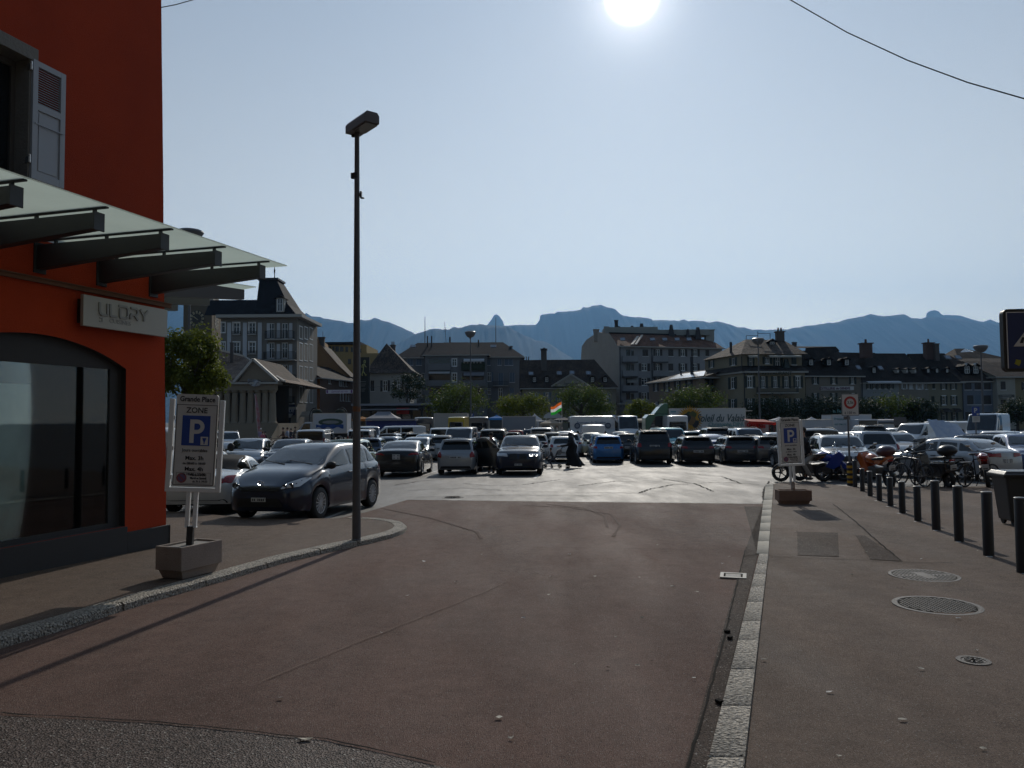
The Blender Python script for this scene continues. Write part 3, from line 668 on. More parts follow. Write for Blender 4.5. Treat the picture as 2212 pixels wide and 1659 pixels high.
# ------------------------------------------------------------------ bollards
BOL = mat('anthracite_bollard_paint', (.022, .023, .026), .45)
BL = [(1847.5, 1052, 993.8, 'farthest anthracite bollard, right against the black and yellow banded post'), (1863.2, 1061.5, 1012, 'anthracite bollard in front of the front wheel of the orange motorcycle'), (1880, 1072, 1017.5, 'anthracite bollard in front of the orange motorcycle tank'),
      (1900, 1082, 1024, 'anthracite bollard in front of the rear wheel of the orange motorcycle'), (1923.8, 1094, 1030.8, 'anthracite bollard between the orange motorcycle and the bicycle rack'), (1949.5, 1109, 1040, 'short anthracite bollard in front of the silver bicycle'),
      (1982.9, 1126, 1049.7, 'last of the short bollards, next to the first tall one'), (2022.6, 1145.4, 1037.9, 'tall anthracite bollard in front of the black scooter'), (2072, 1170, 1049, 'tall anthracite bollard second from the nearest full one'), (2135.9, 1201, 1061.5, 'nearest whole tall bollard, left of the grey wheeled bin'), (2210, 1238, 1074, 'bollard cut by the right edge of the picture')]
for i, (bx_, yb, yt, lab) in enumerate(BL):
 p = gnd(bx_, yb); p.z = gz(p.y); h = zat(yt, p.y, bx_) - p.z; r_ = .062 if i < 7 else .066
 t = thing('bollard', lab, 'bollard', p, rz=R(i * 7), group='anthracite bollards along the right pavement')
 b = MB(); b.lathe([(r_, -.02), (r_, h - .03), (r_ - .004, h - .022)], n=24); b.build('post', BOL, t, smooth=R(40))
 b = MB(); b.lathe([(r_ - .003, h - .022), (r_ + .002, h - .02), (r_ + .002, h - .006), (r_ - .008, h), (0, h + .002)], n=24); b.build('cap', mat('bollard_cap', (.10, .10, .10), .4), t, smooth=R(40))
 if i > 1:
  m_ = MB(); rm = random.Random(i)
  for s_ in (-1, 1): m_.add([(s_ * .09 + x, y + rm.uniform(-.02, .02), .010) for x, y in ((-.07, -.03), (.07, -.035), (.06, .03), (-.06, .035))], [(0, 1, 2, 3)])
  m_.build('base_mark', PAINT, t)
# banded post with the weight limit sign
p = gnd(1837, 1049); p.z = gz(p.y)
t = thing('weight_limit_sign', 'white weight limit sign on a thin pole above a black and yellow banded post', 'road sign', p)
hb_ = zat(1000, p.y, 1837) - p.z
for k in range(9):
 b = MB(); z0 = hb_ * k / 9; b.lathe([(.092, z0), (.092, z0 + hb_ / 9)], n=24); b.build('band', BLACKM if k % 2 == 0 else mat('yellow_band', (.55, .30, .02), .5), t, smooth=R(40))
b = MB(); b.lathe([(.092, hb_ - .001), (.06, hb_ + .03), (0, hb_ + .035)], n=24); b.build('cap', BLACKM, t, smooth=R(40))
s0 = zat(898, p.y, 1835) - p.z; s1 = zat(851, p.y, 1835) - p.z
b = MB(); b.cyl((0, 0, 0), (-.02, 0, s1 - .05), .03, n=16); b.build('pole', GREYM, t, smooth=R(40))
xo = xat(1835, p.y, 880) - p.x
b = MB(); b.bx(xo - .265, xo + .265, -.055, -.035, s0, s1); pn = b.build('panel', mat('sign_back_rim', (.20, .20, .20), .5), t, bevel=.008)
MB().bx(xo - .245, xo + .245, -.058, -.0551, s0 + .02, s1 - .02).build('face', PANEL, pn)
cz = s1 - .27; rg = MB(); V = []
for k in range(40): a = 2 * math.pi * k / 40; V += [(xo + .195 * math.cos(a), -.0605, cz + .195 * math.sin(a)), (xo + .125 * math.cos(a), -.0605, cz + .125 * math.sin(a))]
rg.add(V, [(2 * k, 2 * ((k + 1) % 40), 2 * ((k + 1) % 40) + 1, 2 * k + 1) for k in range(40)]); rg.build('red_ring', mat('sign_red', (.42, .03, .025), .5), pn)
put_text('lettering', '3,5t', .125, INK, pn, (xo, -.0600, cz), bold=.001); put_text('lettering', '\u00e0 150 m.', .105, INK, pn, (xo, -.0600, s0 + .09), bold=.0008)
MB().bx(-.14, .06, .02, .03, s0 - .12, s0 - .02).build('rear_plate', GREYM, t)
# near pedestrian crossing sign, seen half at the right edge
D7 = 7.2; pc = at(2167, 735, D7); wS = .62; x0 = pc.x; z1 = zat(668, D7, 2180); z0 = zat(803, D7, 2180)
base = Vector((x0 + wS / 2, D7, gz(D7)))
t = thing('crossing_sign', 'dark blue pedestrian crossing sign with a white triangle, cut by the right edge', 'road sign', base, R(-4))
hw = wS / 2; a0 = z0 - base.z; a1 = z1 - base.z; o8 = []
for cx, cz, aa in ((hw - .05, a0 + .05, -90), (hw - .05, a1 - .05, 0), (-hw + .05, a1 - .05, 90), (-hw + .05, a0 + .05, 180)):
 for k in range(6): a = R(aa + k * 18); o8.append((cx + .05 * math.cos(a), cz + .05 * math.sin(a)))
b = MB(); b.prism(o8, lambda x, z: (x, -.03, z), (0, .06, 0)); pn = b.build('panel', BLACKM, t)
b = MB(); b.bx(-hw + .035, hw - .035, -.034, -.0302, a0 + .03, a1 - .03); b.build('face', mat('deep_blue_sign', (.012, .03, .12), .4), pn)
b = MB(); b.bx(-hw + .028, -hw + .035, -.036, -.0302, a0 + .03, a1 - .03); b.bx(-hw + .035, hw - .03, -.036, -.0302, a1 - .036, a1 - .029); b.build('rim_line', WHITE, pn)
tz0 = a0 + (a1 - a0) * .40; tz1 = a0 + (a1 - a0) * .90
b = MB(); b.prism([(-.225, tz0), (.225, tz0), (0, tz1)], lambda x, z: (x, -.0375, z), (0, .0033, 0)); b.build('triangle', PANEL, pn)
for k in range(6): b = MB(); x = -.17 + k * .062; b.prism([(x, tz0 + .03), (x + .03, tz0 + .03), (x + .045, tz0 + .085), (x + .022, tz0 + .085)], lambda x, z: (x, -.0395, z), (0, .0018, 0)); b.build('stripe', INK, pn)
b = MB(); b.tube([(-.0, -.0390, tz0 + .25), (.005, -.0390, tz0 + .17)], .014, 6); b.tube([(.005, -.0390, tz0 + .17), (-.03, -.0390, tz0 + .10)], .008, 6); b.tube([(.005, -.0390, tz0 + .17), (.035, -.0390, tz0 + .10)], .008, 6); b.sphere((0, -.039, tz0 + .285), .016, 8, 6); b.build('pedestrian_symbol', INK, pn)
b = MB(); b.prism([(-.19 + .035 * math.cos(a * .7) * (1 if a % 2 else .7), a0 + .085 + .035 * math.sin(a * .7) * (1 if a % 2 else .7)) for a in range(9)], lambda x, z: (x, -.0365, z), (0, .003, 0)); b.build('sticker', mat('yellow_sticker', (.35, .32, .02), .5), pn)
b = MB(); b.cyl((.06, .06, 0), (.06, .06, a1 - .05), .035, n=16); b.build('pole', GREYM, t, smooth=R(40))
b = MB(); b.bx(-hw + .06, .1, .0301, .05, a0 + .1, a0 + .14); b.bx(-hw + .06, .1, .0301, .05, a1 - .2, a1 - .16); b.build('bracket', GREYM, t)
# ------------------------------------------------------------------ wheeled bin
p = gnd(2176, 1138); p.z = gz(p.y); c3 = Vector((p.x + .52, p.y + .2, p.z))
t = thing('wheeled_bin', 'large dark grey wheeled waste container at the right edge behind the bollards', 'waste container', c3, R(-10))
BINM = mat('dark_grey_bin_plastic', (.03, .031, .033), .5)
hB = zat(1030, p.y, 2150) - p.z
b = MB(); b.box((0, 0, .08 + (hB - .08) / 2), (.95, .6, hB - .08));
for i in (0, 1, 2, 3): v = b.v[i]; b.v[i] = (v[0] * .84, v[1] * .84, v[2])
b.build('container', BINM, t, bevel=.03)
b = MB(); b.box((0, 0, hB + .015), (1.06, .70, .05)); b.build('rim', BINM, t, bevel=.01)
b = MB(); b.box((0, .02, hB + .065), (1.02, .66, .05), taper=.9); b.cyl((-.5, -.35, hB + .03), (.5, -.35, hB + .03), .018, n=10); b.build('lid', mat('bin_lid', (.045, .046, .05), .35), t, bevel=.01)
for x, y in ((-.33, -.2), (.33, -.2), (-.33, .2), (.33, .2)): b = MB(); b.lathe([(.0, -.02), (.08, -.02), (.08, .02), (0, .02)], (x, y, .08), 'X', 14); b.build('castor', RUBBER, t)
# ------------------------------------------------------------------ manholes and grates in the pavement
IRON = mat('worn_cast_iron', (.15, .14, .13), .6, metal=.2, spec=.2, var=.5, vscale=8, rgb2=(.09, .08, .075), bump=.3, bscale=80)
def manhole(cx, cy, wpx, kind, label, frame_w=.035, m=IRON):
 p = gnd(cx, cy); r = wpx / 2 / 1662 * p.y; t = thing('manhole_cover', label, 'manhole cover', (p.x, p.y, gz(p.y) + .006))
 b = MB(); b.lathe([(r, 0), (r, .008), (r - frame_w, .008), (r - frame_w, .004)], n=48); b.build('frame', m, t)
 b = MB(); b.lathe([(r - frame_w - .006, 0), (r - frame_w - .006, .005), (0, .005)], n=40); b.build('cover', CRACK if kind != 'plain' else m, t)
 R0 = r - frame_w - .012; g = MB(); n = 15 if kind == 'slot' else 17
 for i in range(n):
  x = -R0 + (i + .5) * 2 * R0 / n; hy = math.sqrt(max(0, R0 * R0 - x * x)); w = 2 * R0 / n * .52
  if kind == 'slot':
   g.bx(x - w / 2, x + w / 2, -hy, hy, .005, .009)
  elif kind == 'grid':
   k = int(hy / (2 * R0 / n))
   for j in range(-k, k): y = (j + .5) * 2 * R0 / n; g.box((x, y, .007), (w * 1.25, w * 1.25, .004), rz=R(45))
 if kind == 'slot': g.bx(-R0 * .95, R0 * .95, -.02, .02, .0051, .0095); g.bx(-R0 * .2, R0 * .2, -R0 * .5, R0 * .5, .0052, .0097)
 if kind == 'plain':
  for a in range(8): g.bar((.3 * R0 * math.cos(a * .785), .3 * R0 * math.sin(a * .785), .007), (.8 * R0 * math.cos(a * .785), .8 * R0 * math.sin(a * .785), .007), .012, .006)
  g.lathe([(R0 * .9, .005), (R0 * .9, .009), (R0 * .84, .009), (R0 * .84, .005)], n=32)
 g.build('tread_pattern', m, t)
manhole(1996, 1245, 139, 'slot', 'round slotted iron cover, upper of the two big ones in the right pavement')
manhole(2024, 1310, 174, 'grid', 'largest round iron cover with chequered tread in the right pavement', .045)
manhole(2103, 1430, 66, 'plain', 'small round iron cover in the right pavement', .03)
manhole(978, 1075, 48, 'plain', 'small round cover on the far edge of the reddish road')
p = gnd(1584, 1247); t = thing('drain_grate', 'square pale drain grate in the gutter by the granite kerb', 'drain grate', (p.x, p.y, gz(p.y) + .012), R(-17))
s_ = 54 / 2 / 1662 * p.y; GR = mat('galvanised_grate', (.36, .35, .33), .6, spec=.2)
b = MB(); b.bx(-s_, s_, -s_, -s_ + .04, 0, .014).bx(-s_, s_, s_ - .04, s_, 0, .014).bx(-s_, -s_ + .04, -s_ + .04, s_ - .04, 0, .014).bx(s_ - .04, s_, -s_ + .04, s_ - .04, 0, .014); b.build('frame', GR, t)
b = MB(); b.bx(-s_ + .04, s_ - .04, -s_ + .04, s_ - .04, 0, .002); b.build('pit', CRACK, t)
b = MB()
for i in range(11): y = -s_ + .07 + i * (2 * s_ - .14) / 10; b.bx(-s_ + .06, s_ - .06, y - .010, y + .010, .002, .011)
b.build('bars', GR, t)
# leaves and bits of litter on the asphalt
LF = mat('dry_leaf', (.42, .38, .30), .7); LF2 = mat('paper_scrap', (.6, .58, .54), .7)
rl = random.Random(11)
spots = [(1131, 1339), (1313, 1447), (1377, 1442), (1408, 1433), (1078, 1555), (1105, 1600), (824, 1371), (1388, 1339), (1186, 1288), (607, 1513), (1190, 1249), (1285, 1248), (915, 1215), (1507, 1282), (1453, 1270), (1560, 1220), (1575, 1205), (1380, 1250), (1230, 1200), (760, 1100), (660, 1603), (1720, 1150), (1870, 1195), (1840, 1245), (1990, 1210), (2112, 1192), (2195, 1234), (1792, 1500), (1950, 1560), (1812, 1640), (2110, 1409), (2123, 1623), (1575, 1340), (1568, 1402), (1990, 1450), (1650, 1430), (2070, 1340), (1180, 1100), (1090, 1086), (1150, 1084), (1040, 1200), (1330, 1380), (1500, 1470), (1240, 1440), (985, 1260), (880, 1290), (1420, 1180)]
for i, (x, y) in enumerate(spots):
 p = gnd(x, y); dz = HK if False else .014; s_ = rl.uniform(.008, .020) * (1.6 if i in (20, 31) else 1)
 b = MB(); a0 = rl.uniform(0, 6); V = [(s_ * rl.uniform(.6, 1.2) * math.cos(a0 + k) * 1.5, s_ * rl.uniform(.6, 1.1) * math.sin(a0 + k), rl.uniform(.001, .012)) for k in (0, 1.1, 2.1, 3.1, 4.2, 5.3)]
 b.add(V + [(0, 0, .004)], [(k, (k + 1) % 6, 6) for k in range(6)])
 o = b.build('leaf' if i % 3 else 'paper_scrap', LF if i % 3 else LF2); o.location = (p.x, p.y, gz(p.y) + dz)
 if i in (1, 2): tag(o, 'scraps on the middle of the reddish road', 'litter', 'small leaves and scraps on the asphalt')
 tag(o, 'dry leaf lying on the asphalt' if i % 3 else 'pale scrap of paper lying on the asphalt', 'leaf' if i % 3 else 'litter', 'leaves lying on the asphalt' if i % 3 else 'paper scraps lying on the asphalt')
for i, (x, y) in enumerate([(1571, 1370), (1577, 1384), (1554, 1524)]):
 p = gnd(x, y); b = MB(); b.box((0, 0, .012), (.045, .03, .02), rz=i); o = b.build('asphalt_crumb', CRACK); o.location = (p.x, p.y, gz(p.y) + .013); tag(o, 'small black crumb of asphalt in the gutter', 'rubble', 'asphalt crumbs in the gutter')
# ------------------------------------------------------------------ overhead cables
def cable(pts, label, r=.012):
 P = [at(*q) for q in pts]; n = []
 for a, b_ in zip(P, P[1:]):
  for i in range(6): n.append(a.lerp(b_, i / 6))
 n.append(P[-1]); m_ = MB(); base = n[0]; m_.tube([p - base for p in n], r, 6); o = m_.build('overhead_cable', BLACKM); o.location = base; tag(o, label, 'cable'); return o
cable([(1640, -45, 16), (1708, 0, 15.4), (1830, 70, 14.6), (1960, 130, 13.8), (2090, 178, 13.0), (2212, 213, 12.3), (2420, 262, 11)], 'black overhead cable sagging across the top right corner of the sky')
cable([(338, 18, 11.2), (380, 10, 11.4), (415, 0, 11.6), (560, -40, 12.6)], 'thin cable leaving the top corner of the orange building', .007)
# ------------------------------------------------------------------ mountains across the lake, and the air in front of them
from mathutils import noise as mnoise
HILL = mat('forested_mountain', (.012, .018, .016), .95, spec=.1)
def ridge(name, pts, D, depth, jag, seed, label=None, zb=-2.0, ext=(True, True)):
 P = [at(x, y, D) for x, y in pts]; Q = []
 for a, b in zip(P, P[1:]):
  n = max(1, int(abs(b.x - a.x) / (D * .0014)))
  Q += [a.lerp(b, i / n) for i in range(n)]
 Q.append(P[-1]); n = len(Q); rows = [(.0, 1.0)] + [(t, (1 - t) ** 1.25) for t in (.03, .08, .15, .25, .4, .6, .8, 1.0)]
 back = [(-.5, .55), (-1.0, 0)]
 V = []
 for t, k in list(reversed(back)) + rows:
  for i, p in enumerate(Q):
   nz = mnoise.fractal(Vector((p.x / D * 110, seed, t * 12)), .9, 2.2, 5)
   z = (p.z + nz * jag * D * (.0011 if t == 0 else .0018 * (1 - abs(t)))) * k + zb * (1 - k)
   y = p.y - t * depth + (nz * depth * .03 if 0 < t < 1 else 0)
   s = (p.y - t * depth * .0) / p.y
   V.append((p.x * s, y, max(z, zb)))
 R_ = len(rows) + len(back)
 mb = MB(); mb.add(V, [(r * n + i, r * n + i + 1, (r + 1) * n + i + 1, (r + 1) * n + i) for r in range(R_ - 1) for i in range(n - 1)])
 o = mb.build(name, HILL, smooth=R(60)); o['kind'] = 'structure'; return o
ridge('mountain', [(-900, 700), (-300, 650), (200, 640), (500, 668), (640, 684), (649.6, 681.5), (655, 681), (661.5, 677.3), (670.5, 681.5), (687, 684.5), (707.7, 689), (730, 692.7), (752, 696.4), (761, 697.6), (774.6, 695), (779, 690), (788, 692), (798.5, 691), (808.9, 687), (817.8, 689), (823.8, 692.7), (841.6, 696.4), (862.5, 704.6), (878.8, 712.7), (895, 720), (930, 742), (1000, 770), (1100, 800)], 8600, 2800, 1.0, 3)
ridge('mountain', [(700, 850), (790, 790), (855.6, 744.6), (897, 722), (927, 711.9), (942, 709.6), (957, 711.9), (969, 711.6), (977.7, 707), (1001.5, 706.7), (1014.9, 701.7), (1043, 700.7), (1052, 702), (1061, 702.5), (1090.7, 704.4), (1105.6, 710.4), (1125, 720.8), (1152, 732.7), (1186.5, 741.6), (1231, 771), (1270, 795), (1400, 860)], 7000, 2300, 1.1, 8)
ridge('mountain', [(1030, 760), (1045, 712), (1052, 702), (1061, 691), (1067, 681.4), (1072.9, 678.8), (1078.8, 682.9), (1086.3, 694), (1089, 702.9), (1096, 720), (1110, 770)], 11400, 600, .3, 12)
ridge('mountain', [(980, 760), (1050, 712), (1090, 703.5), (1119.5, 701.8), (1156.7, 701.5), (1161, 697.7), (1165.6, 690.3), (1167, 682), (1170, 679.9), (1186.5, 676.9), (1198.4, 676.9), (1204, 673.6), (1237, 672), (1255, 668.4), (1259.4, 663.5), (1272.8, 664), (1278.7, 660.5), (1298, 658.3), (1311.5, 663.5), (1329.3, 668), (1338, 676), (1347, 682), (1372.5, 686), (1378.4, 683.9), (1406.7, 688.8), (1411, 691.8), (1426, 691), (1457.5, 692.5), (1466, 693), (1478, 690), (1487, 694), (1502, 692), (1532, 696), (1549.8, 694.3), (1563, 696.5), (1592.8, 706.6), (1609, 707.4), (1624, 711.8), (1652, 712.6), (1704, 710.8), (1734, 705), (1810, 695.5), (1828.7, 689.5), (1849.5, 685.8), (1865, 683), (1880, 678), (1900, 682), (1920, 682.3), (1944.8, 679), (1953, 679), (1969.6, 686.7), (1989.4, 688), (2001, 686), (2034, 686), (2073, 690), (2101.8, 694), (2125, 697), (2168, 700), (2260, 706), (2500, 700), (3100, 660)], 9800, 3000, .7, 21)
ridge('mountain', [(1985, 740), (1998, 700), (2001, 684.7), (2001.8, 676.5), (2009, 671.5), (2018.4, 669.5), (2027.4, 672.4), (2034, 679), (2039, 681), (2042, 680), (2073.7, 681.4), (2101.8, 690.5), (2115, 693.8), (2125, 695), (2139, 690), (2154.7, 696.3), (2168, 698), (2200, 720)], 11500, 600, .2, 30)
hz = MB(); hz.bx(-15000, 15000, -150, 15500, -8, 2600)
hm = bpy.data.materials.new('hazy_air'); hm.use_nodes = True; nt = hm.node_tree; nt.nodes.remove(nt.nodes['Principled BSDF'])
pv = nt.nodes.new('ShaderNodeVolumePrincipled'); pv.inputs['Color'].default_value = (.27, .56, 1.0, 1); pv.inputs['Density'].default_value = 6.5e-5; pv.inputs['Anisotropy'].default_value = 0.38
nt.links.new(pv.outputs[0], nt.nodes['Material Output'].inputs['Volume'])
o = hz.build('haze', hm); o['kind'] = 'stuff'
# ------------------------------------------------------------------ vehicles
CGLASS = mat('car_glass', (.012, .016, .020), .02, spec=.8)
CGLASS2 = mat('tinted_car_glass', (.006, .007, .008), .05, spec=.7)
LAMPR = mat('red_lamp', (.30, .008, .008), .12, spec=.7); LAMPC = mat('clear_headlamp', (.70, .72, .75), .12, metal=.1)
PLAST = mat('black_car_plastic', (.02, .02, .021), .55); CHROME = mat('chrome', (.7, .7, .7), .12, metal=1)
PLATE = mat('number_plate', (.55, .55, .54), .4); RIM = mat('alloy_rim', (.55, .55, .56), .35, metal=.3)
SEAM = mat('door_gap', (.01, .01, .01), .8); SEAT = mat('seat_fabric', (.03, .03, .03), .9)
def paint(name, rgb, metal=.35, rough=.28):
 dk = max(rgb) < .06
 return mat(name + '_car_paint', rgb, .3 if dk else rough, metal=0 if dk else metal, coat=1.0, spec=.3 if dk else .5)
PAINTS = {'navy': (.003, .008, .028), 'black': (.006, .006, .007), 'silver': (.36, .37, .38), 'white': (.68, .68, .67), 'blue': (.02, .16, .42), 'grey': (.10, .105, .11),
          'cream': (.50, .46, .30), 'palegreen': (.36, .42, .30), 'teal': (.10, .36, .40), 'darkgrey': (.035, .036, .04), 'bluegrey': (.10, .14, .20), 'red': (.42, .02, .015), 'paleblue': (.22, .33, .42),
          'yellow': (.60, .42, .03), 'brown': (.045, .03, .025), 'bronze': (.14, .12, .10), 'midblue': (.03, .06, .16), 'green': (.01, .13, .06), 'lightsilver': (.50, .51, .52)}
NONMET = ('white', 'red', 'yellow', 'green', 'cream')
def P_(c): return paint(c.replace('pale', 'pale_').replace('dark', 'dark_').replace('mid', 'mid_'), PAINTS[c], 0.0 if c in NONMET else .35, .35 if c in NONMET else .28)
def interp(pts, x):
 if x <= pts[0][0]: return pts[0][1]
 for (a, b), (c, d) in zip(pts, pts[1:]):
  if x <= c: return b + (d - b) * (x - a) / (c - a)
 return pts[-1][1]
def smooth_fn(pts, w):
 def f(x): return sum(interp(pts, x + k * w / 3) * g for k, g in ((-3, .06), (-2, .14), (-1, .2), (0, .2), (1, .2), (2, .14), (3, .06)))
 return f
class Car: pass
def body_mesh(T):
 """T: profile of one car type; x forward, z up, origin on the ground under the middle"""
 L, W, H = T['L'], T['W'], T['H']; h = L / 2; r = T['r']; xf = h - T['fo']; xr = xf - T['wb']; ar = r + .055
 top = smooth_fn(T['top'], T.get('sm', .10)); belt0 = smooth_fn(T['belt'], .12)
 nose, tail = T.get('nose', .10), T.get('tail', .07)
 def ztop(x): return top(x)
 def zbelt(x): return min(belt0(x), ztop(x) - .02)
 def zbot(x):
  z = T.get('sill', .20)
  e = h - abs(x)
  if e < .5: z += .03 * (1 - e / .5)
  for c in (xf, xr):
   d = abs(x - c)
   if d < ar: z = max(z, r * .98 + math.sqrt(max(0, ar * ar - d * d)))
  return z
 def wid(x):
  t = abs(x) / h; w = W / 2 * (1 - T.get('plan', .045) * t ** 3)
  rc = T.get('rcF', .42) if x > 0 else T.get('rcR', .30); e = h - abs(x)
  if e < rc: q = 1 - e / rc; w -= rc * .62 * (1 - math.sqrt(max(0, 1 - q * q)))
  return w
 wr = W / 2 * T.get('roofw', .72)
 xs = sorted(set([round(-h + i * L / 46, 4) for i in range(47)] + [round(c + ar * k, 4) for c in (xf, xr) for k in (-1.001, -.97, -.88, -.7, -.4, 0, .4, .7, .88, .97, 1.001)] + [-h + .02, -h + .06, h - .02, h - .06]))
 V = []; n = 0; rows = []
 for x in xs:
  zt, zb, w, z0 = ztop(x), zbelt(x), wid(x), zbot(x); hb = min(1, max(0, (zt - zb) / max(.05, H - zb)))
  roofy = (w - .13) + (wr - (w - .13)) * hb
  hm = z0 + (zb - z0) * .55
  flare = .012 if min(abs(x - xf), abs(x - xr)) < ar + .06 else 0
  P = [(w - .035 + flare, z0), (w - .008 + flare, z0 + min(.07, (zb - z0) * .2)), (w + flare * .5, hm), (w - .012, zb - (zb - hm) * .35), (w - .045, zb - .015), (w - .085, zb + .004 + (zt - zb) * .04)]
  yb, zb2 = P[-1]; yt, zt2 = roofy, zt - min(.055, (zt - zb) * .4)
  for f in (.33, .66): P.append((yb + (yt + .03 - yb) * f + .012 * math.sin(f * 3.14), zb2 + (zt2 - zb2) * f))
  P += [(yt + .02, zt2), (yt - .05, zt - .012), (yt * .5, zt + .006), (0, zt + .012)]
  row = []
  for y, z in P:
   e = h - abs(x); bx_ = x
   if e < .6:                           # round the nose and tail in side view
    k = (1 - e / .6) ** 2; s = 1 if x > 0 else -1; amt = nose if x > 0 else tail
    zc = .5; bx_ = x - s * amt * k * (((z - zc) / .45) ** 2 if z > zc else ((zc - z) / .35) ** 2 * .5)
    if x < 0 and T.get('vtail'): bx_ = x
   row.append((bx_, y, z))
  rows.append(row)
 m = len(rows[0]); V = []
 for row in rows:
  V += [(x, y, z) for x, y, z in row] + [(x, -y, z) for x, y, z in reversed(row[:-1])]
 k = 2 * m - 1; F = [(i * k + j, i * k + j + 1, (i + 1) * k + j + 1, (i + 1) * k + j) for i in range(len(rows) - 1) for j in range(k - 1)]
 for i in (0, len(rows) - 1):                 # nose and tail caps as strips
  for j in range(m - 1): F.append((i * k + j, i * k + j + 1, i * k + k - 2 - j, i * k + k - 1 - j))
 mb = MB(); mb.add(V, F)
 return mb, dict(xf=xf, xr=xr, ztop=ztop, zbelt=zbelt, wid=wid, wr=wr, h=h)
def poly_in(poly, x, y):
 c = False; n = len(poly)
 for i in range(n):
  (x0, y0), (x1, y1) = poly[i], poly[(i + 1) % n]
  if (y0 > y) != (y1 > y) and x < (x1 - x0) * (y - y0) / (y1 - y0) + x0: c = not c
 return c
def round_poly(poly, r):
 out_ = []; n = len(poly)
 for i in range(n):
  p, a, b = Vector(poly[i]), Vector(poly[i - 1]), Vector(poly[(i + 1) % n])
  u, v = a - p, b - p; rr_ = min(r, u.length * .4, v.length * .4); u.normalize(); v.normalize()
  for t in (0, .33, .67, 1): q1 = p + u * rr_ * (1 - t); q2 = p + v * rr_ * t; out_.append(tuple((q1 * (1 - t) + q2 * t)))
 return out_
def decal(bvh, poly, axis, sgn, off=.006, g=.10, rnd=.03, far=6.0):
 """panel projected on the body; axis 'y' poly=(x,z); axis 'x' poly=(y,z); axis 'z' poly=(x,y)"""
 poly = round_poly(poly, rnd) if rnd else poly
 xs = [p[0] for p in poly]; ys = [p[1] for p in poly]; pts = [Vector(p) for p in poly]; n = len(pts)
 E = [(i, (i + 1) % n) for i in range(n)]
 nx, ny = int((max(xs) - min(xs)) / g), int((max(ys) - min(ys)) / g)
 for i in range(nx + 1):
  for j in range(ny + 1):
   x = min(xs) + (i + .5) * g; y = min(ys) + (j + .5) * g
   if poly_in(poly, x, y) and min((Vector((x, y)) - p).length for p in pts) > g * .35: pts.append(Vector((x, y)))
 co, ed, fa, *_ = delaunay_2d_cdt(pts, E, [], 1, 1e-5)
 V = []; ok = []
 for c in co:
  if axis == 'y': o = Vector((c[0], sgn * far, c[1])); d = Vector((0, -sgn, 0))
  elif axis == 'x': o = Vector((sgn * far, c[0], c[1])); d = Vector((-sgn, 0, 0))
  else: o = Vector((c[0], c[1], far)); d = Vector((0, 0, -1))
  hit, nn, *_r = bvh.ray_cast(o, d)
  if hit is None: ok.append(False); V.append((0, 0, 0))
  else:
   if nn.dot(d) > 0: nn = -nn
   ok.append(True); V.append(tuple(hit - d * off + nn * off * .5))
 F = [f for f in fa if all(ok[i] for i in f)]
 mb = MB(); mb.add(V, F); return mb
_wheels = {}
def wheel_meshes(r, style):
 k = (r, style)
 if k in _wheels: return _wheels[k]
 t = MB(); w = .105; t.lathe([(r * .66, -w), (r * .90, -w * 1.05), (r * .985, -w * .8), (r, -w * .4), (r, w * .4), (r * .985, w * .8), (r * .90, w * 1.05), (r * .66, w)], (0, 0, 0), 'Y', 28, cap=False)
 tm = t.mesh('tyre', RUBBER, smooth=R(50))
 m_ = MB(); R1 = r * .68
 m_.lathe([(R1, w * .9), (R1, w * 1.0), (R1 * .93, w * .98), (R1 * .90, w * .75), (R1 * .90, -w * .9), (R1, -w * .9)], (0, 0, 0), 'Y', 24, cap=False)
 m_.lathe([(.0, w * .9), (R1 * .2, w * .88), (R1 * .22, w * .6)], (0, 0, 0), 'Y', 12, cap=False)
 ns = {'multi': 14, 'five': 5, 'cover': 7}[style]
 for i in range(ns):
  a = 2 * math.pi * i / ns
  for s_ in ((-.09, .09) if style != 'five' else (0,)):
   b_ = a + s_; u = Vector((math.cos(b_), 0, math.sin(b_))); c = Vector((math.cos(a + s_ * 2.2), 0, math.sin(a + s_ * 2.2)))
   ww = {'multi': .012, 'five': .055, 'cover': .030}[style]
   m_.bar(u * R1 * .12 + Vector((0, w * .84, 0)), c * R1 * .95 + Vector((0, w * .86, 0)), ww, .022, up=(0, 1, 0))
 rm_ = m_.mesh('rim', RIM, smooth=R(40))
 d = MB(); d.lathe([(0, w * .2), (R1 * .9, w * .2)], (0, 0, 0), 'Y', 16); dm = d.mesh('brake_disc', mat('dark_wheel_well', (.02, .02, .02), .8))
 _wheels[k] = (tm, rm_, dm); return _wheels[k]
CT = {}
